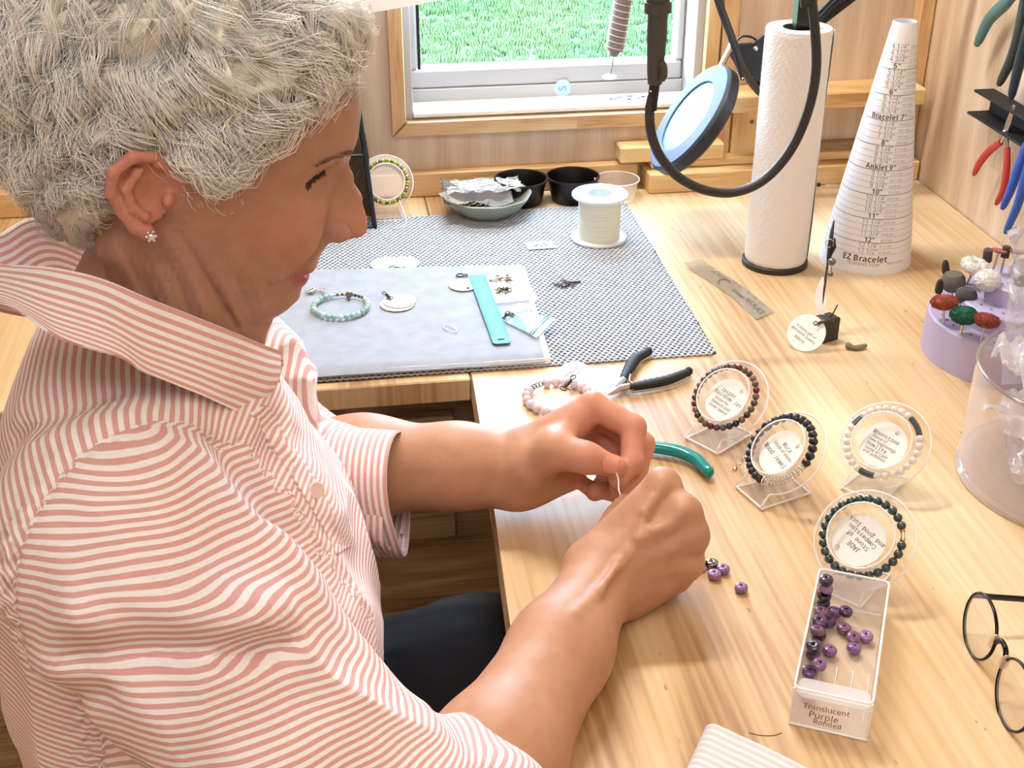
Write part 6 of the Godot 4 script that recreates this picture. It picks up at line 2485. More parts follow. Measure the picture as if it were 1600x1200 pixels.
	func ear_near(q: Vector3) -> bool:
		return absf(q.z) > 0.052 and absf(q.x + 0.009) < 0.034 and absf(q.y - 0.001) < 0.042

	func ear(p: Vector3) -> float:
		var d := 1e9
		# shell, tilted out to the back
		var c := p - Vector3(-0.0125, -0.005, 0.0735)
		var n := Vector3(0.40, 0.0, 0.92)
		var h := c.dot(n)
		var fl := c - n * h
		var tilt := Vector2(fl.x * 1.08, fl.y).rotated(-0.42)
		var rr := Vector2(tilt.x / 0.0165, tilt.y / 0.0235).length()
		d = Vector2(maxf((rr - 1.0) * 0.017, 0.0), 0.0).length()
		d = maxf((rr - 1.0) * 0.0165, absf(h - 0.001) - 0.0022)
		d = sm(d, ear_a.bones(p), 0.0025)
		# bowl of the ear
		var b := (p - Vector3(-0.0035, -0.0065, 0.0785)) / Vector3(0.0078, 0.0105, 0.0062)
		d = -sm(-d, (b.length() - 1.0) * 0.007, 0.003)
		var b2 := (p - Vector3(-0.0075, 0.0085, 0.0795)) / Vector3(0.0075, 0.0034, 0.004)
		d = -sm(-d, (b2.length() - 1.0) * 0.004, 0.002)
		var tr := (p - Vector3(0.0042, -0.0075, 0.0735)) / Vector3(0.0035, 0.0052, 0.0042)
		d = sm(d, (tr.length() - 1.0) * 0.0038, 0.003)
		return d

	func at(p: Vector3) -> float:
		var q := inv * p
		var d := local(q)
		var nk := bones(p)
		d = sm(d, nk, 0.020)
		if neck_lines > 0.0 and q.y < -0.02:
			# cords and folds of the neck, running down and forward
			var t := q.x * 0.80 + q.y * 0.60
			var wgt := bell2((q.y + 0.075) / 0.036) * smoothstep(0.02, 0.045, q.z) * smoothstep(-0.07, -0.03, t)
			var fold := sin(t * 430.0 + 2.0 * sin(q.y * 40.0))
			d -= 0.0014 * wgt * fold * absf(fold)
			d += 0.0022 * wgt * (bell2((t + 0.033) / 0.0028) + bell2((t - 0.001) / 0.0024) + bell2((t + 0.055) / 0.003))
		return d


# a sleeve set into a shirt: one cloth, parted by the plane of the armhole
class Pair extends Field:
	var one_: Field
	var two: Field
	var seam_at := Vector3.ZERO
	var seam_n := Vector3.RIGHT
	var creases := []              # [from, to, the side that puffs, depth]

	var near_creases := []

	func focus(c: Vector3, r: float) -> void:
		near_creases = []
		for q in creases:
			var e: Vector3 = q[1] - q[0]
			var t := clampf((c - q[0]).dot(e) / e.length_squared(), 0.0, 1.0)
			if (c - q[0] - e * t).length() < r + 0.066:
				near_creases.append(q)
		one_.focus(c, r + 0.02)
		two.focus(c, r + 0.02)

	func all() -> void:
		near_creases = creases
		one_.all()
		two.all()

	func at(p: Vector3) -> float:
		var a_ := one_.at(p)
		var b_ := two.at(p)
		var k := 0.035
		var h := maxf(k - absf(a_ - b_), 0.0) / k
		var d := minf(a_, b_) - h * h * k * 0.25
		var s := (p - seam_at).dot(seam_n)
		var near := smoothstep(0.985, 1.005, p.z)
		if absf(s) < 0.03 and near > 0.0:
			var q := p - seam_at
			d += 0.0018 * near * exp(-s * s / 0.000012)
			d += 0.0011 * near * sin((q.x * 0.7 + q.y * 0.7) * 620.0) * exp(-(s + 0.008) * (s + 0.008) / 0.00009) * (1.0 if s < 0.0 else 0.4)
		for c in near_creases:
			var e: Vector3 = c[1] - c[0]
			var t := clampf((p - c[0]).dot(e) / e.length_squared(), 0.0, 1.0)
			var v: Vector3 = p - c[0] - e * t
			var w := v.dot(c[2])
			if v.length_squared() < 0.004:
				var fade := smoothstep(0.0, 0.2, t) * smoothstep(1.0, 0.8, t)
				d += c[3] * fade * (exp(-w * w / 0.00006) - 0.9 * exp(-(w - 0.017) * (w - 0.017) / 0.0002))
		return d


# a closed skin round a field: one vertex in every cell the surface crosses
func skin(f: Field, lo: Vector3, hi: Vector3, cell: float, g: G, paint = null, uvs = null, clip = null) -> void:
	var nx := int(ceil((hi.x - lo.x) / cell)) + 2
	var ny := int(ceil((hi.y - lo.y) / cell)) + 2
	var nz := int(ceil((hi.z - lo.z) / cell)) + 2
	const B := 4
	var val := PackedFloat32Array()
	val.resize(nx * ny * nz)
	val.fill(1e9)
	var vid := PackedInt32Array()
	vid.resize(nx * ny * nz)
	vid.fill(-1)
	var cells := PackedInt32Array()
	var sy := nx
	var sz := nx * ny
	var rad := cell * B * 0.87
	for bz in range(0, nz - 1, B):
		for by in range(0, ny - 1, B):
			for bx in range(0, nx - 1, B):
				var c := lo + Vector3(bx + B * 0.5, by + B * 0.5, bz + B * 0.5) * cell
				f.focus(c, rad)
				if absf(f.at(c)) > rad * 1.2 + 0.002:
					continue
				var ex := mini(bx + B, nx - 1)
				var ey := mini(by + B, ny - 1)
				var ez := mini(bz + B, nz - 1)
				var any_in := false
				var any_out := false
				for z in range(bz, ez + 1):
					for y in range(by, ey + 1):
						for x in range(bx, ex + 1):
							var id := x + y * sy + z * sz
							var d := val[id]
							if d > 1e8:
								d = f.at(lo + Vector3(x, y, z) * cell)
								val[id] = d
							if d < 0.0:
								any_in = true
							else:
								any_out = true
				if not (any_in and any_out):
					continue
				for z in range(bz, ez):
					for y in range(by, ey):
						for x in range(bx, ex):
							var id := x + y * sy + z * sz
							var d0 := val[id]
							var d1 := val[id + 1]
							var d2 := val[id + sy]
							var d3 := val[id + sy + 1]
							var d4 := val[id + sz]
							var d5 := val[id + sz + 1]
							var d6 := val[id + sz + sy]
							var d7 := val[id + sz + sy + 1]
							var m := int(d0 < 0.0) + int(d1 < 0.0) + int(d2 < 0.0) + int(d3 < 0.0) + int(d4 < 0.0) + int(d5 < 0.0) + int(d6 < 0.0) + int(d7 < 0.0)
							if m == 0 or m == 8:
								continue
							var s := Vector3.ZERO
							var n := 0
							if (d0 < 0.0) != (d1 < 0.0): s += Vector3(d0 / (d0 - d1), 0, 0); n += 1
							if (d2 < 0.0) != (d3 < 0.0): s += Vector3(d2 / (d2 - d3), 1, 0); n += 1
							if (d4 < 0.0) != (d5 < 0.0): s += Vector3(d4 / (d4 - d5), 0, 1); n += 1
							if (d6 < 0.0) != (d7 < 0.0): s += Vector3(d6 / (d6 - d7), 1, 1); n += 1
							if (d0 < 0.0) != (d2 < 0.0): s += Vector3(0, d0 / (d0 - d2), 0); n += 1
							if (d1 < 0.0) != (d3 < 0.0): s += Vector3(1, d1 / (d1 - d3), 0); n += 1
							if (d4 < 0.0) != (d6 < 0.0): s += Vector3(0, d4 / (d4 - d6), 1); n += 1
							if (d5 < 0.0) != (d7 < 0.0): s += Vector3(1, d5 / (d5 - d7), 1); n += 1
							if (d0 < 0.0) != (d4 < 0.0): s += Vector3(0, 0, d0 / (d0 - d4)); n += 1
							if (d1 < 0.0) != (d5 < 0.0): s += Vector3(1, 0, d1 / (d1 - d5)); n += 1
							if (d2 < 0.0) != (d6 < 0.0): s += Vector3(0, 1, d2 / (d2 - d6)); n += 1
							if (d3 < 0.0) != (d7 < 0.0): s += Vector3(1, 1, d3 / (d3 - d7)); n += 1
							var p := lo + (Vector3(x, y, z) + s / n) * cell
							var h := cell * 0.35
							var dp := f.at(p)
							var gr := Vector3(f.at(p + Vector3(h, 0, 0)) - dp, f.at(p + Vector3(0, h, 0)) - dp, f.at(p + Vector3(0, 0, h)) - dp)
							var gl := gr.length()
							var nn := gr / maxf(gl, 1e-9)
							p -= nn * clampf(dp * h / maxf(gl, 1e-9), -cell * 0.4, cell * 0.4)
							if paint != null:
								g.tint = paint.call(p)
							vid[id] = g.vert(p, nn, uvs.call(p) if uvs != null else Vector2.ZERO)
							cells.append(id)
	for id in cells:
		var x := id % nx
		var y := (id / nx) % ny
		var z := id / sz
		var d0 := val[id] < 0.0
		if y > 0 and z > 0 and d0 != (val[id + 1] < 0.0):
			_net(g, vid[id], vid[id - sy], vid[id - sy - sz], vid[id - sz], d0, clip)
		if x > 0 and z > 0 and d0 != (val[id + sy] < 0.0):
			_net(g, vid[id], vid[id - sz], vid[id - sz - 1], vid[id - 1], d0, clip)
		if x > 0 and y > 0 and d0 != (val[id + sz] < 0.0):
			_net(g, vid[id], vid[id - 1], vid[id - 1 - sy], vid[id - sy], d0, clip)


func _net(g: G, a: int, b: int, c: int, d: int, inside: bool, clip) -> void:
	if a < 0 or b < 0 or c < 0 or d < 0:
		return
	if clip != null and (clip.call(g.v[a]) and clip.call(g.v[b]) and clip.call(g.v[c]) and clip.call(g.v[d])):
		return
	if inside:
		g.quad(a, b, c, d)
	else:
		g.quad(a, d, c, b)


# the point of a field that a photograph pixel sees, looking from near to far
func hit(f: Field, u: float, v: float, from := 0.35, lift := 0.0) -> Vector3:
	f.all()
	var r := ray(u, v)
	var t := from
	var last := t
	for i in 200:
		var d := f.at(eye + r * t) - lift
		if d < 0.0002:
			return eye + r * t
		t += maxf(d * 0.6, 0.0005)
		if t > 2.2:
			break
	return Vector3.INF


var head_T := Transform3D()
var head: Head
var skin_m: StandardMaterial3D
var shirt_m: StandardMaterial3D
const PITCH := 0.0050          # of the shirt's stripes


func person() -> void:
	var root := thing("person", "woman with short white curly hair in a pink striped shirt, stringing beads", "person", Vector3(-0.12, 0, 0.905))
	var c20 := deg_to_rad(-20.0)
	head_T = Transform3D(Basis(Vector3(0, 0, 1), c20), Vector3(-0.0925, 1.1102, 0.905))
	skin_m = mat(Color.WHITE, 0.5)
	skin_m.vertex_color_use_as_albedo = true
	skin_m.metallic_specular = 0.4
	skin_m.subsurf_scatter_enabled = true
	skin_m.subsurf_scatter_strength = 0.08
	var im := Image.create(256, 256, false, Image.FORMAT_RGB8)
	var nz := noise(44, 0.11, 3)
	nz.noise_type = FastNoiseLite.TYPE_CELLULAR
	for y in 256:
		for x in 256:
			var q := clampf(0.5 + nz.get_noise_2d(x, y) * 0.5, 0, 1)
			im.set_pixel(x, y, Color(q, q, q))
	skin_m.heightmap_enabled = true
	skin_m.heightmap_texture = ImageTexture.create_from_image(im)
	skin_m.heightmap_scale = 0.03
	skin_m.uv1_triplanar = true
	skin_m.uv1_world_triplanar = true
	skin_m.uv1_scale = Vector3.ONE * 26.0
	body(root)
	face_details(root)
	shirt(root)
	trousers(root)
	hair(root)


func adopt(o: Node3D, root: Node3D) -> Node3D:
	o.position = -root.position
	return o


func body(root: Node3D) -> void:
	var g := G.new()
	g.colored = true
	# ------------------------------ head and neck
	head = Head.new()
	head.fwd_t = head_T
	head.inv = head_T.affine_inverse()
	var hx := [Vector3(0.004, 0.006, 0.0695), Vector3(-0.001, 0.0135, 0.0745), Vector3(-0.010, 0.0185, 0.079), Vector3(-0.021, 0.0165, 0.084), Vector3(-0.0295, 0.005, 0.0865), Vector3(-0.0285, -0.009, 0.0845), Vector3(-0.020, -0.0205, 0.080), Vector3(-0.011, -0.028, 0.0765), Vector3(-0.003, -0.0315, 0.0745)]
	head.ear_a.chain(hx, [0.0028, 0.0034, 0.0037, 0.0038, 0.0036, 0.0033, 0.0033, 0.0048, 0.0050], 0.002)
	head.ear_a.chain([Vector3(-0.006, 0.0125, 0.078), Vector3(-0.0165, 0.007, 0.0815), Vector3(-0.0205, -0.005, 0.082), Vector3(-0.0145, -0.0165, 0.0795), Vector3(-0.0065, -0.0205, 0.077)], [0.0022, 0.0028, 0.0030, 0.0030, 0.0032], 0.002)
	head.bake()
	head.bone(Vector3(-0.085, 1.075, 0.905), Vector3(-0.118, 0.985, 0.905), 0.050, 0.054, 0.02)
	head.bone(Vector3(-0.118, 0.985, 0.905), Vector3(-0.13, 0.93, 0.905), 0.054, 0.075, 0.03)
	# the cord under the chin
	head.bone(head_T * Vector3(0.062, -0.066, 0.0), Vector3(-0.078, 0.975, 0.905), 0.012, 0.02, 0.03)
	head.bone(head_T * Vector3(-0.012, -0.045, 0.048), Vector3(-0.075, 0.965, 0.93), 0.013, 0.012, 0.02)
	var ht := head
	var inv := head.inv
	var fn := noise(8, 60.0, 2)
	var fn2 := noise(9, 260.0, 2)
	var base := Color(0.385, 0.212, 0.150)
	var paint := func(p: Vector3) -> Color:
		var q: Vector3 = inv * p
		var c := base
		c = c.lerp(Color(0.56, 0.25, 0.17), 0.5 * bell((q.y + 0.004) / 0.02) * bell((absf(q.z) - 0.045) / 0.02))
		c = c.lerp(Color(0.58, 0.25, 0.17), 0.45 * bell((q.x - 0.121) / 0.012) * bell((q.y + 0.007) / 0.012))
		if absf(q.z) > 0.067 and q.x < 0.012:
			c = c.lerp(Color(0.56, 0.22, 0.165), 0.6)
		var az := absf(q.z)
		var ym := -0.0473 + az * az * 6.0
		var lipw := (1.0 - smoothstep(0.022, 0.0285, az)) * smoothstep(0.065, 0.075, q.x)
		var up := smoothstep(ym - 0.0072, ym - 0.0050, q.y) * (1.0 - smoothstep(ym + 0.0046, ym + 0.0064, q.y))
		c = c.lerp(Color(0.37, 0.085, 0.11), 0.9 * lipw * up)
		# lids
		var el := (Vector3(q.x, q.y, az) - Vector3(0.0665, 0.0228, 0.0315)).length()
		if el < 0.0155 and q.x > 0.060:
			c = c.lerp(Color(0.40, 0.20, 0.15), 0.35)
		var f := fn.get_noise_3dv(p) * 0.08 + fn2.get_noise_3dv(p) * 0.06
		return Color(c.r * (1.0 + f), c.g * (1.0 + f * 1.2), c.b * (1.0 + f * 1.2))
	var o := head_T.origin
	skin(head, o + Vector3(-0.11, -0.16, -0.095), o + Vector3(0.135, 0.125, 0.095), 0.0022, g, paint)
	# ------------------------------ trunk and upper arms, under the shirt
	var t := Field.new()
	t.mid = Vector3(0, 0, 0.905)
	t.squash = Vector3(1, 1, 0.72)
	t.chain([Vector3(-0.13, 0.57, 0.905), Vector3(-0.125, 0.68, 0.905), Vector3(-0.125, 0.82, 0.905), Vector3(-0.13, 0.93, 0.905)], [0.10, 0.088, 0.092, 0.062], 0.05)
	t.bone(Vector3(-0.13, 0.935, 0.82), Vector3(-0.13, 0.935, 0.99), 0.03, 0.03, 0.04)
	g.tint = base
	skin(t, Vector3(-0.26, 0.45, 0.70), Vector3(0.0, 1.02, 1.11), 0.012, g, paint)
	# ------------------------------ arms and hands
	var freck := noise(21, 210.0, 2)
	var arm_paint := func(p: Vector3) -> Color:
		var c := Color(0.47, 0.25, 0.152)
		var f := freck.get_noise_3dv(p)
		c = c.lerp(Color(0.40, 0.19, 0.105), smoothstep(0.4, 0.7, f) * 0.4)
		var w := fn.get_noise_3dv(p) * 0.10
		return Color(c.r * (1.0 + w), c.g * (1.0 + w), c.b * (1.0 + w))
	var R := right_arm()
	skin(R, Vector3(-0.20, 0.72, 0.86), Vector3(0.29, 1.03, 1.20), 0.0030, g, arm_paint)
	var L := left_arm()
	var pink := func(p: Vector3) -> Color:
		var c: Color = arm_paint.call(p)
		return c.lerp(Color(0.66, 0.27, 0.19), 0.6 * smoothstep(0.14, 0.2, p.x))
	skin(L, Vector3(-0.17, 0.735, 0.66), Vector3(0.26, 1.0, 0.90), 0.0027, g, pink)
	var b := part("body", g, skin_m, root)
	adopt(b, root)
	# nails
	nail(root, far(955, 726, 1.0), far(966, 728, 0.998), 0.0066, L)
	nail(root, far(958, 752, 1.03), far(962, 764, 1.03), 0.0052, L)


func nail(root: Node3D, a: Vector3, b: Vector3, w: float, f: Field) -> void:
	f.all()
	var ax := (b - a).normalized()
	var n := (eye - a).normalized()
	n = (n - ax * n.dot(ax)).normalized()
	var sd := ax.cross(n)
	var pts := PackedVector3Array()
	var ln := 0.0095
	for i in 9:
		for k in 9:
			var u := (k / 4.0 - 1.0)
			var v := i / 8.0
			var edge := sqrt(maxf(0.0, 1.0 - pow(maxf(0.0, absf(v - 0.5) * 2.0), 4.0)))
			var p := a + ax * (v - 0.35) * ln + sd * u * w * (0.55 + 0.45 * edge) + n * 0.012
			for s in 24:
				var d := f.at(p)
				if d < 0.0006:
					break
				p -= n * maxf(d * 0.7, 0.0002)
			pts.append(p + n * 0.0001)
	var g := G.new()
	g.sheet(pts, 9, 9, 0.0004)
	# face the room
	var m := mat(Color(0.86, 0.60, 0.52), 0.25)
	adopt(part("fingernail", g, m, root), root)


func right_arm() -> Field:
	var f := Field.new()
	var sh := Vector3(-0.13, 0.965, 1.06)
	var el := far(690, 1335, 0.775)
	var wr := far(938, 908, 0.935)
	f.chain([sh, sh.lerp(el, 0.5), el], [0.038, 0.036, 0.036], 0.02)
	f.chain([el, el.lerp(wr, 0.28), el.lerp(wr, 0.7), wr], [0.039, 0.0405, 0.032, 0.0262], 0.02)
	# flat of the wrist
	var im := far(1036, 758, 0.945)
	var mm := far(1068, 800, 0.935)
	var rm := far(1082, 838, 0.938)
	var pm := far(1075, 880, 0.95)
	var wi := far(922, 880, 0.94)
	var wp := far(958, 930, 0.945)
	f.bone(wi, im, 0.0165, 0.0128, 0.016)
	f.bone(wr, mm, 0.0175, 0.0125, 0.016)
	f.bone(wr, rm, 0.0170, 0.0115, 0.016)
	f.bone(wp, pm, 0.0185, 0.0110, 0.016)
	# knuckles and the cords that run to them
	for q in [[im, 0.0110, 0.0], [mm, 0.0112, 0.0], [rm, 0.0102, 0.0], [pm, 0.0096, 0.0]]:
		var n: Vector3 = (eye - q[0]).normalized()
		f.bone(q[0] + n * 0.0035, q[0] + n * 0.0036, q[1], q[1], 0.007)
		var back: Vector3 = q[0].lerp(wr, 0.72) + n * 0.0168
		f.bone(q[0] + n * 0.0128, back, 0.0036, 0.0024, 0.006)
	# veins over the back of the hand and the forearm
	for vq in [[Vector2(968, 880), Vector2(1000, 842), Vector2(1022, 830), Vector2(1050, 822)], [Vector2(1000, 842), Vector2(1008, 800), Vector2(1020, 782)], [Vector2(900, 960), Vector2(935, 925), Vector2(968, 880)]]:
		for i in vq.size() - 1:
			var e0 := vein_at(f, vq[i])
			var e1 := vein_at(f, vq[i + 1])
			if e0.is_finite() and e1.is_finite():
				f.bone(e0, e1, 0.0018, 0.0018, 0.006)
	# heel of the hand towards the bench
	f.bone(far(985, 920, 0.965), far(1050, 895, 0.972), 0.020, 0.016, 0.02)
	# fingers fold away from the eye and come back towards the thread
	var fing := [
		[im, far(1022, 764, 0.985), far(992, 775, 1.003), far(972, 774, 0.99)],
		[mm, far(1062, 812, 0.978), far(1030, 815, 0.998), far(1006, 808, 0.985)],
		[rm, far(1078, 856, 0.975), far(1046, 850, 0.992), far(1020, 842, 0.98)],
		[pm, far(1070, 893, 0.98), far(1040, 882, 0.992), far(1018, 872, 0.98)]]
	var rs := [0.0102, 0.0102, 0.0096, 0.0086]
	for i in 4:
		var r: float = rs[i]
		f.chain(fing[i], [r * 1.1, r, r * 0.86, r * 0.74], 0.004)
	f.chain([far(940, 872, 0.962), far(958, 832, 0.985), far(970, 800, 0.99), far(974, 777, 0.99)], [0.0150, 0.0112, 0.0098, 0.0080], 0.01)
	f.all()
	return f


func vein_at(f: Field, q: Vector2) -> Vector3:
	return hit(f, q.x, q.y, 0.5) + (hit(f, q.x, q.y, 0.5) - eye).normalized() * 0.0016


func left_arm() -> Field:
	var f := Field.new()
	var sh := Vector3(-0.12, 0.955, 0.75)
	var el := Vector3(-0.055, 0.785, 0.735)
	var wr := far(812, 729, 1.045)
	f.chain([sh, sh.lerp(el, 0.5), el], [0.038, 0.036, 0.035], 0.02)
	f.chain([el, el.lerp(wr, 0.35), el.lerp(wr, 0.75), wr], [0.038, 0.0395, 0.0325, 0.0275], 0.02)
	var im := far(926, 634, 1.036)
	var mm := far(932, 645, 1.056)
	var rm := far(928, 666, 1.072)
	var pm := far(914, 690, 1.084)
	f.bone(far(826, 700, 1.04), im, 0.0170, 0.0115, 0.014)
	f.bone(wr, mm, 0.0175, 0.0115, 0.014)
	f.bone(wr, rm, 0.0175, 0.0110, 0.014)
	f.bone(far(818, 748, 1.05), pm, 0.0180, 0.0105, 0.014)
	f.bone(far(806, 756, 1.05), far(885, 738, 1.06), 0.019, 0.016, 0.02)
	# ball of the thumb and the web
	f.chain([far(830, 728, 1.025), far(868, 704, 1.008), far(915, 715, 1.0), far(962, 729, 1.005)], [0.0185, 0.0135, 0.0104, 0.0086], 0.012)
	f.bone(far(868, 690, 1.02), far(905, 660, 1.032), 0.010, 0.008, 0.014)
	var fing := [
		[im, far(989, 668, 1.03), far(988, 722, 1.02), far(966, 748, 1.013)],
		[mm, far(1003, 694, 1.05), far(994, 742, 1.044), far(968, 766, 1.034)],
		[rm, far(984, 735, 1.068), far(962, 768, 1.052), far(932, 766, 1.040)],
		[pm, far(952, 745, 1.078), far(930, 768, 1.064), far(914, 758, 1.052)]]
	var rs := [0.0104, 0.0102, 0.0094, 0.0084]
	for i in 4:
		var r: float = rs[i]
		f.chain(fing[i], [r * 1.08, r, r * 0.86, r * 0.76], 0.004)
	f.all()
	return f


func face_details(root: Node3D) -> void:
	# lashes: short curved hairs along the closed lid
	var g := G.new()
	var b := G.new()
	for i in 30:
		var t := i / 29.0
		for sgn: float in [1.0, -1.0]:
			var z := lerpf(0.0440, 0.0265, t) * sgn
			var az := absf(z) - 0.0315
			var x := 0.10
			var y := 0.0205
			for s in 60:
				y = 0.0196 - az * 0.04 + 0.5 * (x - 0.0735)
				var dd := head.local(Vector3(x, y, z))
				if dd < 0.0003:
					break
				x -= maxf(0.0002, dd * 0.6)
			var p := Vector3(x, y, z)
			var out := Vector3(0.0022, -0.0030, (az * 0.12 + 0.0006) * sgn) * rng.randf_range(0.7, 1.25)
			g.tube(PackedVector3Array([head_T * p, head_T * (p + out * 0.5 + Vector3(0, -0.0006, 0)), head_T * (p + out)]), [0.0004, 0.00028, 0.0001], 4, false, false)
	adopt(part("eyelashes", g, mat(Color(0.09, 0.06, 0.05), 0.6), root), root)
	for i in 90:
		var t := rng.randf()
		for sgn: float in [1.0, -1.0]:
			var z := lerpf(0.014, 0.046, t)
			var y := 0.0365 + 0.004 * sin(t * 2.4) - 0.006 * t * t + rng.randf_range(-0.0022, 0.0022)
			var x := 0.105
			for s in 40:
				if head.local(Vector3(x, y, z)) < 0.0004:
					break
				x -= maxf(0.0003, head.local(Vector3(x, y, z)) * 0.7)
			var p := Vector3(x, y, z * sgn)
			var d := Vector3(-0.002, 0.0012, 0.006 * sgn) * rng.randf_range(0.7, 1.2)
			b.tube(PackedVector3Array([head_T * p, head_T * (p + d * 0.5 + Vector3(0.0006, 0, 0)), head_T * (p + d)]), [0.00022, 0.0002, 0.00008], 3, false, false)
	adopt(part("eyebrows", b, mat(Color(0.42, 0.30, 0.23), 0.7), root), root)
	var e := G.new()
	var ep := head_T * Vector3(0.0020, -0.0205, 0.0797)
	var n := (eye - ep).normalized()
	e.ball(ep, 0.0026, 6, 10)
	for i in 6:
		var q := Vector3(cos(TAU * i / 6), sin(TAU * i / 6), 0) * 0.0026
		e.ball(ep + frame(n) * q, 0.0009, 4, 6)
	adopt(part("earring", e, mat(Color(0.9, 0.9, 0.92), 0.08, 0.9), root), root)


func stripe_material() -> void:
	var im := Image.create(128, 128, false, Image.FORMAT_RGB8)
	var nz := noise(2, 0.3, 2)
	var pinkc := Color(0.84, 0.65, 0.64)
	var whitec := Color(0.94, 0.93, 0.94)
	for y in 128:
		for x in 128:
			var t := fposmod(y / 32.0 + nz.get_noise_2d(x * 2.0, y) * 0.02, 1.0)
			var k := smoothstep(0.0, 0.06, t) * (1.0 - smoothstep(0.5, 0.56, t))
			var c := whitec.lerp(pinkc, k)
			var w := 1.0 + 0.045 * sin(x * PI) * 1.0 + nz.get_noise_2d(x * 4.0, y * 4.0) * 0.06
			im.set_pixel(x, y, Color(c.r * w, c.g * w, c.b * w))
	im.generate_mipmaps()
	shirt_m = mat(Color.WHITE, 0.9)
	shirt_m.albedo_texture = ImageTexture.create_from_image(im)
	shirt_m.rim_enabled = true
	shirt_m.rim = 0.15
	shirt_m.uv1_scale = Vector3(1, 0.25, 1)


var torso: Field
var sleeve_r: Field
var sleeve_l: Field
var whole_shirt: Field

func shirt(root: Node3D) -> void:
	stripe_material()
	var sh := Node3D.new()
	sh.name = "shirt"
	root.add_child(sh)
	sh.position = -root.position
	var fn := noise(17, 1.0, 2)
	torso = Field.new()
	torso.mid = Vector3(0, 0, 0.905)
	torso.squash = Vector3(1, 1, 0.72)
	torso.chain([Vector3(-0.112, 0.555, 0.905), Vector3(-0.118, 0.66, 0.905), Vector3(-0.118, 0.77, 0.905), Vector3(-0.13, 0.88, 0.905), Vector3(-0.13, 0.945, 0.905)], [0.124, 0.112, 0.114, 0.100, 0.070], 0.05)
	torso.bone(Vector3(-0.125, 0.955, 0.905), Vector3(-0.135, 0.945, 1.045), 0.060, 0.050, 0.03)
	torso.bone(Vector3(-0.125, 0.955, 0.905), Vector3(-0.135, 0.935, 0.765), 0.060, 0.050, 0.03)
	torso.bone(Vector3(-0.060, 0.79, 0.975), Vector3(-0.062, 0.755, 0.975), 0.056, 0.060, 0.05)
	torso.bone(Vector3(-0.060, 0.79, 0.835), Vector3(-0.062, 0.755, 0.835), 0.056, 0.060, 0.05)
	torso.bone(Vector3(-0.068, 0.69, 0.935), Vector3(-0.078, 0.60, 0.94), 0.082, 0.080, 0.012)
	torso.folds = fn
	torso.fold_amp = 0.006
	torso.fold_turn = Basis(Vector3(0, 0, 1), 0.5)
	torso.fold_scale = Vector3(11, 4, 6)
	torso.all()
	var G1 := G.new()
	var suv := func(p: Vector3) -> Vector2:
		# one running measure from the front hem over the shoulder and down the back
		var q := Vector2(p.x + 0.125, p.y - 0.90)
		var s: float
		if q.y < 0.0:
			s = p.y if q.x > 0.0 else 0.9 + 0.30 + (0.9 - p.y)
		else:
			s = 0.9 + atan2(q.y, q.x) * 0.0955
		return Vector2(p.z * 8.0, (s + 0.012 * fn.get_noise_2d(p.z * 5.0, p.y * 5.0) + 0.05 * (p.z - 0.905) * (p.z - 0.905)) / PITCH)
	var neck_c := Vector3(-0.1, 1.005, 0.905)
	var low_edge := func(p: Vector3) -> bool:
		return (p - neck_c).length() < 0.062
	# ------------------------------ sleeves
	var elr := far(690, 1335, 0.775)
	var wr := far(938, 908, 0.935)
	var shr := Vector3(-0.128, 0.948, 1.058)
	sleeve_r = Field.new()
	var mid := shr.lerp(elr, 0.55) + Vector3(-0.012, -0.004, 0.006)
	sleeve_r.chain([shr, shr.lerp(mid, 0.5), mid], [0.061, 0.066, 0.064], 0.02)
	sleeve_r.chain([mid + Vector3(0.004, -0.016, 0.01), elr.lerp(wr, -0.02) + Vector3(-0.012, -0.002, 0), elr.lerp(wr, 0.10)], [0.070, 0.068, 0.058], 0.008)
	sleeve_r.folds = fn
	sleeve_r.fold_amp = 0.0075
	sleeve_r.fold_turn = Basis(Vector3(0, 0, 1), 0.9)
	sleeve_r.fold_scale = Vector3(5, 12, 7)
	sleeve_r.all()
	var axr := Vector3(0.1, -1.0, 0.3).normalized()
	var axr2 := Vector3(0.42, -0.9, 0.25).normalized()
	var ruv := func(p: Vector3) -> Vector2:
		var q := p - shr
		return Vector2(q.z * 8.0, (q.dot(axr.lerp(axr2, smoothstep(0.90, 0.78, p.y))) + 0.008 * fn.get_noise_2d(p.x * 9.0, p.z * 9.0)) / PITCH)
	# the armhole: a plane through points seen on the seam
	var pair := Pair.new()
	pair.one_ = torso
	pair.two = sleeve_r
	pair.all()
	var s0 := hit(pair, 54, 799)
	var s1 := hit(pair, 165, 684)
	var s2 := hit(pair, 345, 692)
	pair.seam_at = s1
	pair.seam_n = (s1 - s0).cross(s2 - s0).normalized()
	if (elr - s1).dot(pair.seam_n) < 0.0:
		pair.seam_n = -pair.seam_n
	for c in [[Vector2(60, 1020), Vector2(495, 1012), 0.012], [Vector2(120, 930), Vector2(330, 1010), 0.003], [Vector2(330, 1040), Vector2(480, 985), 0.004], [Vector2(420, 800), Vector2(300, 880), 0.0018], [Vector2(100, 1090), Vector2(230, 1060), 0.004], [Vector2(300, 620), Vector2(460, 740), 0.0018], [Vector2(330, 610), Vector2(490, 700), 0.0018], [Vector2(440, 760), Vector2(540, 960), 0.0018], [Vector2(490, 800), Vector2(565, 930), 0.0018], [Vector2(10, 690), Vector2(150, 640), 0.003]]:
		var c0 := hit(pair, c[0].x, c[0].y)
		var c1 := hit(pair, c[1].x, c[1].y)
		if c0.is_finite() and c1.is_finite():
			var nn := (eye - c0).normalized()
			pair.creases.append([c0, c1, (c1 - c0).cross(nn).normalized() * -1.0, c[2]])
	whole_shirt = pair
	var side := func(q: Vector3) -> float: return (q - pair.seam_at).dot(pair.seam_n)
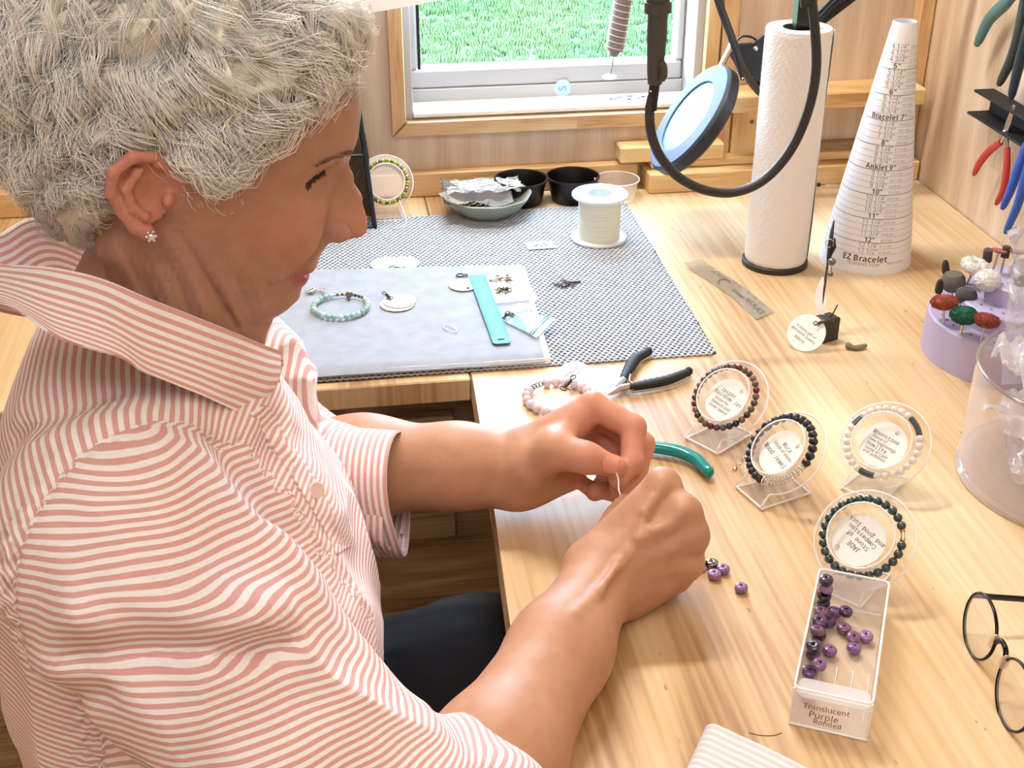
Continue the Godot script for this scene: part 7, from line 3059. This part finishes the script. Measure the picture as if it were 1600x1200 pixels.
	var body_clip := func(q: Vector3) -> bool: return side.call(q) > 0.003 and q.z > 0.98 or low_edge.call(q)
	var sleeve_clip := func(q: Vector3) -> bool: return side.call(q) < 0.0 or q.z < 0.98
	skin(pair, Vector3(-0.30, 0.42, 0.66), Vector3(0.12, 1.06, 1.17), 0.0068, G1, null, suv, body_clip)
	trim_to(G1, pair, -1.0)
	part("shirt_body", G1, shirt_m, sh)
	var G2 := G.new()
	skin(pair, Vector3(-0.26, 0.66, 0.95), Vector3(0.14, 1.06, 1.28), 0.0055, G2, null, ruv, sleeve_clip)
	trim_to(G2, pair, 1.0)
	part("sleeve", G2, shirt_m, sh)
	sleeve_l = Field.new()
	var ell := Vector3(-0.055, 0.785, 0.735)
	var wrl := far(812, 729, 1.045)
	var shl := Vector3(-0.122, 0.945, 0.755)
	sleeve_l.chain([shl, shl.lerp(ell, 0.5), ell], [0.058, 0.060, 0.057], 0.02)
	var cuff := far(612, 770, 1.045)
	sleeve_l.chain([ell, ell.lerp(cuff, 0.5), cuff], [0.057, 0.052, 0.0475], 0.012)
	sleeve_l.folds = fn
	sleeve_l.fold_amp = 0.007
	sleeve_l.fold_turn = Basis(Vector3(0, 1, 0), 0.9)
	sleeve_l.fold_scale = Vector3(6, 9, 6)
	sleeve_l.all()
	var axl := (wrl - ell).normalized()
	var luv := func(p: Vector3) -> Vector2:
		var q := p - ell
		return Vector2(q.y * 8.0, (q.dot(axl) + 0.006 * fn.get_noise_2d(p.y * 9.0, p.z * 9.0)) / PITCH)
	var cut := func(p: Vector3) -> bool: return (p - cuff).dot(axl) > 0.0
	var G3 := G.new()
	skin(sleeve_l, Vector3(-0.22, 0.70, 0.62), Vector3(0.10, 1.03, 0.88), 0.005, G3, null, luv, cut)
	part("sleeve", G3, shirt_m, sh)
	# turned-back cuff of the far sleeve
	var cb := G.new()
	var cp := PackedVector3Array()
	var cu := PackedVector2Array()
	var cB := along(axl)
	var layers := [[-0.052, 0.0525], [-0.05, 0.0532], [-0.02, 0.0520], [0.006, 0.0512], [0.0085, 0.0500], [0.006, 0.0488], [-0.02, 0.0480]]
	for L in layers:
		for k in 49:
			var a := -TAU * k / 48
			var w := 1.0 + 0.03 * sin(a * 3.0 + L[0] * 30.0)
			var flat := 1.0 + 0.12 * cos(2.0 * a + 0.6)
			cp.append(cuff + cB * Vector3(L[1] * w * flat * cos(a), L[0] + 0.002 * sin(a * 2.0), L[1] * w * flat * sin(a)))
			cu.append(Vector2(a * 3.0, L[0] / PITCH))
	cb.grid(cp, layers.size(), 49, false, false, cu)
	part("cuff", cb, shirt_m, sh)
	var stc := G.new()
	var sp := PackedVector3Array()
	for k in 48:
		var a := TAU * k / 48
		var flat := 1.0 + 0.12 * cos(2.0 * a + 0.6)
		sp.append(cuff + cB * Vector3(0.0535 * flat * cos(a), -0.048, 0.0535 * flat * sin(a)))
	stc.tube(sp, 0.0006, 4, true)
	part("stitching", stc, M.card, sh)
	collar(sh)
	placket(sh)


# corners of a cut cloth that stick out past the seam are drawn back to it
func trim_to(g: G, pair: Pair, keep: float) -> void:
	for i in g.v.size():
		if g.v[i].z < 0.985:
			continue
		var s := (g.v[i] - pair.seam_at).dot(pair.seam_n) * keep
		if keep > 0.0:
			if s < 0.0 and s > -0.014:
				g.v[i] -= pair.seam_n * s * keep
		elif s < 0.0 and s > -0.016:
			# the shirt's edge runs a little way in under the sleeve
			if s < -0.004:
				g.v[i] -= pair.seam_n * (s + 0.004) * keep
			g.v[i] -= g.n[i] * 0.0012 * smoothstep(0.0, -0.004, s)


func collar(sh: Node3D) -> void:
	# upper and lower edge, from the near front point round the nape to the far front point
	var top := [onz(437, 548, 0.912), onz(406, 536, 0.932), onz(327, 503, 0.962), onz(233, 466, 0.983), onz(163, 437, 0.988), onz(84, 419, 0.985), onz(0, 412, 0.965), onz(-52, 400, 0.925), onz(-45, 385, 0.885), onz(0, 366, 0.86), onz(70, 341, 0.838), onz(200, 405, 0.835), onz(320, 490, 0.845), onz(383, 516, 0.866), onz(425, 548, 0.893)]
	var low := [onz(394, 658, 0.95), onz(388, 652, 0.962), onz(327, 622, 0.992), onz(240, 588, 1.015), onz(187, 556, 1.028), onz(100, 528, 1.034), onz(20, 480, 1.018), onz(-75, 455, 0.945), onz(-80, 430, 0.87), onz(-30, 430, 0.81), onz(60, 440, 0.785), onz(190, 500, 0.79), onz(310, 560, 0.81), onz(385, 590, 0.845), onz(425, 600, 0.88)]
	var tc := curve(top, 8)
	var lc := curve(low, 8)
	var cols := tc.size()
	var rows := 12
	var pts := PackedVector3Array()
	var uvs := PackedVector2Array()
	var nz := noise(4, 14.0, 2)
	for i in rows:
		var f := float(i) / (rows - 1)
		for k in cols:
			var p := tc[k].lerp(lc[k], f)
			var n := (p - Vector3(-0.09, p.y, 0.905)).normalized()
			p += n * (0.010 * sin(f * PI) * (1.0 - 0.5 * f)) + n * nz.get_noise_3dv(p) * 0.002
			pts.append(p)
			uvs.append(Vector2(k * 0.1, f * tc[k].distance_to(lc[k]) / 0.0052))
	var g := G.new()
	g.sheet(pts, rows, cols, -0.0016, uvs)
	part("collar", g, shirt_m, sh)
	# the stand inside it, rising to the fold
	var sp := PackedVector3Array()
	var su := PackedVector2Array()
	for i in 6:
		var f := i / 5.0
		for k in cols:
			var c := Vector3(-0.1, tc[k].y, 0.905)
			var p := tc[k].lerp(c + (tc[k] - c) * 0.93 + Vector3(0.0, -0.034, 0), f)
			sp.append(p)
			su.append(Vector2(k * 0.1, f * 0.034 / 0.0052))
	var g2 := G.new()
	g2.sheet(sp, 6, cols, 0.0012, su)
	part("collar_stand", g2, shirt_m, sh)


func placket(sh: Node3D) -> void:
	var mids := [Vector2(405, 640), Vector2(425, 672), Vector2(448, 706), Vector2(472, 742), Vector2(497, 782), Vector2(520, 822), Vector2(538, 858)]
	var pts := PackedVector3Array()
	var uvs := PackedVector2Array()
	var ok := []
	for q in mids:
		var row := []
		for k in 5:
			var w := (k - 2) / 2.0 * 14.0
			var h := hit(whole_shirt, q.x + w * 0.80, q.y - w * 0.5)
			row.append(h)
		var fine := true
		for h in row:
			if not h.is_finite() or h.distance_to(eye) > 1.1:
				fine = false
		if fine:
			ok.append([row, q])
	if ok.size() < 3:
		return
	for i in ok.size():
		for k in 5:
			var p: Vector3 = ok[i][0][k]
			var n := (eye - p).normalized()
			pts.append(p + n * 0.0022)
			uvs.append(Vector2(k * 0.1, p.y / PITCH))
	var g := G.new()
	g.sheet(pts, ok.size(), 5, 0.003, uvs)
	part("placket", g, shirt_m, sh)
	for q in [Vector2(490, 766)]:
		var p := hit(whole_shirt, q.x, q.y)
		if p.is_finite():
			var n := ((eye - p).normalized() + Vector3(0.6, 0, 0)).normalized()
			var B := along(n)
			var bg := G.new()
			bg.lathe([Vector2(0.0, 0.0), Vector2(0.0054, 0.0), Vector2(0.0058, 0.0008), Vector2(0.0056, 0.0020), Vector2(0.0044, 0.0024), Vector2(0.0040, 0.0016), Vector2(0.0, 0.0015)], 24, p + n * 0.0025, B)
			part("button", bg, mat(Color(0.90, 0.80, 0.76), 0.2), sh)


func trousers(root: Node3D) -> void:
	var f := Field.new()
	f.chain([Vector3(-0.12, 0.54, 0.99), Vector3(0.10, 0.575, 0.985), Vector3(0.30, 0.58, 0.965)], [0.10, 0.088, 0.066], 0.03)
	f.chain([Vector3(-0.12, 0.54, 0.82), Vector3(0.10, 0.575, 0.815), Vector3(0.30, 0.58, 0.80)], [0.10, 0.088, 0.066], 0.03)
	f.chain([Vector3(0.30, 0.58, 0.965), Vector3(0.29, 0.30, 0.97), Vector3(0.27, 0.09, 0.97)], [0.066, 0.06, 0.055], 0.03)
	f.chain([Vector3(0.30, 0.58, 0.80), Vector3(0.29, 0.30, 0.80), Vector3(0.27, 0.09, 0.80)], [0.066, 0.06, 0.055], 0.03)
	f.folds = noise(31, 1.0, 2)
	f.fold_amp = 0.006
	f.fold_scale = Vector3(5, 9, 12)
	f.all()
	var g := G.new()
	skin(f, Vector3(-0.26, 0.03, 0.68), Vector3(0.42, 0.70, 1.12), 0.012, g)
	adopt(part("trousers", g, mat(Color(0.03, 0.04, 0.075), 0.85), root), root)
	for z in [0.97, 0.80]:
		var s := Field.new()
		s.chain([Vector3(0.25, 0.045, z), Vector3(0.36, 0.035, z), Vector3(0.42, 0.03, z)], [0.043, 0.036, 0.028], 0.03)
		s.all()
		var sg := G.new()
		skin(s, Vector3(0.18, -0.01, z - 0.06), Vector3(0.47, 0.11, z + 0.06), 0.008, sg)
		adopt(part("shoe", sg, M.black_matt, root), root)
	# a stool carries her
	var st := thing("stool", "round wooden stool that the woman sits on", "stool", Vector3(-0.13, 0, 0.905))
	var seat := G.new()
	seat.lathe([Vector2(0.0, 0.40), Vector2(0.165, 0.40), Vector2(0.175, 0.407), Vector2(0.175, 0.421), Vector2(0.168, 0.427), Vector2(0.0, 0.428)], 40)
	part("seat", seat, M.grey_wood, st)
	for i in 4:
		var a := TAU * (i + 0.5) / 4
		var lg := G.new()
		lg.tube(PackedVector3Array([Vector3(cos(a) * 0.11, 0.405, sin(a) * 0.11), Vector3(cos(a) * 0.17, 0.0, sin(a) * 0.17)]), 0.014, 10)
		part("leg", lg, M.grey_wood, st)


func hair(root: Node3D) -> void:
	var r := RandomNumberGenerator.new()
	r.seed = 99
	var hn := Node3D.new()
	hn.name = "hair"
	root.add_child(hn)
	hn.position = -root.position
	# under layer close to the scalp, lying in waves
	var g := G.new()
	var rows := 170
	var cols := 260
	var pts := PackedVector3Array()
	var nz := noise(55, 1.0, 3)
	hair_n = noise(57, 1.0, 1)
	for i in rows:
		for k in cols:
			var th := PI * i / (rows - 1)
			var ph := -TAU * k / cols
			var d := Vector3(sin(th) * cos(ph), cos(th), sin(th) * sin(ph))
			pts.append(head_T * hair_shell(d, hair_wave(d)))
	g.grid(pts, rows, cols, true)
	# rows run from the top down here: turn the faces over
	for i in range(0, g.idx.size(), 3):
		var s := g.idx[i + 1]
		g.idx[i + 1] = g.idx[i + 2]
		g.idx[i + 2] = s
	for i in g.n.size():
		g.n[i] = -g.n[i]
	part("under_layer", g, mat(Color(0.97, 0.95, 0.90), 0.8), hn)
	# locks of fine strands
	var h := G.new()
	h.colored = true
	var made := 0
	var tries := 0
	while made < 1050 and tries < 20000:
		tries += 1
		var d := Vector3(r.randfn(), r.randfn(), r.randfn()).normalized()
		if d.z < -0.55 and r.randf() < 0.6:
			continue
		if not haired(d, r.randf_range(0.0, 0.06)):
			continue
		made += 1
		lock(h, d, r, nz, 17, false)
	for i in 300:
		var d := Vector3(r.randfn(), r.randfn(), r.randfn()).normalized()
		if haired(d, 0.0):
			lock(h, d, r, nz, 2, true)
	var hm := mat(Color.WHITE, 0.34)
	hm.vertex_color_use_as_albedo = true
	hm.metallic_specular = 0.9
	var hp := part("locks", h, hm, hn)
	hp.set_meta("kind", "stuff")


# a point of the hair's volume in head space: direction from the skull's middle, 0 the scalp, 1 the outside
func hair_shell(d: Vector3, f: float) -> Vector3:
	var c := Vector3(0.0, 0.036, 0.0)
	var rx := 0.094 if d.x > 0.0 else 0.098
	var ry := 0.084 + 0.034 * smoothstep(0.0, -0.6, d.y) * smoothstep(0.15, -0.35, d.x)
	var sc := 1.0 / sqrt(pow(d.x / rx, 2.0) + pow(d.y / ry, 2.0) + pow(d.z / 0.0735, 2.0))
	# thicker on top and at the back, thin at the temples and the nape
	var thick := 0.014 + 0.022 * smoothstep(-0.1, 0.9, d.y) + 0.022 * smoothstep(0.0, 0.9, -d.x) * smoothstep(-0.9, 0.0, d.y)
	thick *= 1.0 - 0.2 * smoothstep(0.5, 1.0, d.x)
	thick *= 1.0 - 0.6 * smoothstep(-0.1, -0.5, d.y) * smoothstep(-0.1, 0.2, d.x)
	thick *= clampf(haired_amount(d) * 5.0, -0.5, 1.0)
	return c + d * (sc - 0.004 + thick * f)

var line_x := PackedFloat32Array([-1.0, -0.8, -0.42, -0.34, -0.26, 0.08, 0.16, 0.30, 0.44, 0.55, 0.67, 0.85, 1.0])
var line_y := PackedFloat32Array([-0.6, -0.7, -0.90, -0.82, -0.22, -0.17, -0.34, -0.52, -0.42, -0.10, 0.14, 0.36, 0.44])

var hair_n: FastNoiseLite

# how far out the waves of the hair stand: long rolls that follow the combing
func hair_wave(d: Vector3) -> float:
	var w := hair_n.get_noise_3dv(d * 1.4)
	var q := hair_n.get_noise_3d(d.x * 1.5 + w * 1.2, d.y * 2.6 + w, d.z * 1.5 + 4.0)
	var roll := sin((d.y * 1.3 + d.x * 0.55 + 1.1 * w + 0.8 * q) * 9.5)
	return 0.60 + 0.15 * roll + 0.26 * q

func haired_amount(d: Vector3) -> float:
	# hairline: nape, over the ears, side pieces, temples, forehead
	var low := -0.9
	for i in range(1, line_x.size()):
		if d.x <= line_x[i]:
			low = lerpf(line_y[i - 1], line_y[i], clampf((d.x - line_x[i - 1]) / (line_x[i] - line_x[i - 1]), 0, 1))
			break
	return d.y - low

func haired(d: Vector3, slack: float) -> bool:
	return haired_amount(d) > slack


func lock(h: G, d: Vector3, r: RandomNumberGenerator, nz: FastNoiseLite, strands: int, stray: bool) -> void:
	# combed forward and down at the side, up and over on top, down at the back, in waves that neighbours share
	var top := smoothstep(0.0, 0.75, d.y)
	var front := smoothstep(-0.55, 0.15, d.x)
	var sg := signf(d.z)
	var flow := Vector3(1.0, -0.15 - 0.5 * smoothstep(0.3, 0.8, d.x), 0.30 * sg) * front + Vector3(-0.75, -0.8, 0.25 * sg) * (1.0 - front)
	flow = flow.lerp(Vector3(0.35 * front - 0.1, -1.0, 0.1 * sg), (1.0 - top) * 0.6)
	flow += Vector3(nz.get_noise_3dv(d * 1.6), nz.get_noise_3dv(d * 1.6 + Vector3(9, 0, 0)), nz.get_noise_3dv(d * 1.6 + Vector3(0, 9, 0))) * 1.5
	var ln := r.randf_range(0.07, 0.12) * (0.65 + 0.4 * top)
	if d.y < -0.1:
		ln *= 0.62
	if stray:
		ln *= 0.8
	var seg := 13
	var dir := d
	var spine := PackedVector3Array()
	var depth := r.randf_range(-0.02, 0.16)
	var wave := r.randf_range(0.0055, 0.0105) * (0.6 + 0.6 * top)
	var ph := nz.get_noise_3dv(d * 2.6 + Vector3(3, 3, 3)) * 9.0 + r.randf_range(-0.5, 0.5)
	var turns := 1.25 + 0.5 * nz.get_noise_3dv(d * 2.0 + Vector3(5, 0, 5)) + r.randf_range(-0.15, 0.15)
	for i in seg:
		var t := float(i) / (seg - 1)
		var f := (hair_wave(dir) + depth) * smoothstep(0.0, 0.1, t) + 0.12 * t * t
		if stray:
			f = 0.5 + 0.75 * t
		var p := hair_shell(dir, f)
		var fl := (flow - dir * flow.dot(dir)).normalized()
		var side := dir.cross(fl).normalized()
		p += (side * sin(ph + t * TAU * turns) + dir * cos(ph + t * TAU * turns) * 0.7) * wave * smoothstep(0.0, 0.3, t)
		spine.append(p)
		dir = (dir + fl * (ln / (seg - 1)) / 0.105).normalized()
		var over := haired_amount(dir)
		if over < 0.12 and dir.x > 0.5:
			flow = flow.lerp(Vector3(0.3, 0.1, sg), 0.3)
	var width := r.randf_range(0.0032, 0.0064) * (1.6 if stray else 1.0)
	var tone := clampf(0.5 + nz.get_noise_3dv(d * 3.5) * 0.9 + r.randf_range(-0.3, 0.3), 0, 1)
	for sidx in strands:
		var off := Vector3(r.randfn(), r.randfn(), r.randfn()) * width * 0.55
		var own := r.randf_range(0.0002, 0.0010)
		var op := r.randf() * TAU
		var line := PackedVector3Array()
		var stop := seg - (r.randi() % 3)
		for i in stop:
			var t := float(i) / (seg - 1)
			var spread := lerpf(0.95, 0.45, t) + 0.5 * t * t * t
			line.append(head_T * (spine[i] + off * spread + Vector3(sin(op + t * 7.0), cos(op + t * 6.0), sin(op * 2.0 + t * 6.0)) * own))
		var w := clampf(tone * 0.75 + r.randf() * 0.4, 0.0, 1.0)
		h.tint = Color(0.93, 0.91, 0.86).lerp(Color(1.0, 0.995, 0.975), sqrt(w))
		strand(h, line, r.randf_range(0.00014, 0.00025))


func strand(h: G, p: PackedVector3Array, rad: float) -> void:
	var m := p.size()
	var s := h.v.size()
	for i in m:
		var t := (p[mini(i + 1, m - 1)] - p[maxi(i - 1, 0)]).normalized()
		var u := t.cross(Vector3(0.3, 0.9, 0.2)).normalized()
		var w := t.cross(u)
		var rr := rad * (1.0 if i < m - 2 else 0.55)
		for k in 3:
			var a := TAU * k / 3
			var n := u * cos(a) + w * sin(a)
			h.vert(p[i] + n * rr, n)
	for i in m - 1:
		for k in 3:
			var a := s + i * 3 + k
			var b := s + i * 3 + (k + 1) % 3
			h.quad(a, b, b + 3, a + 3)
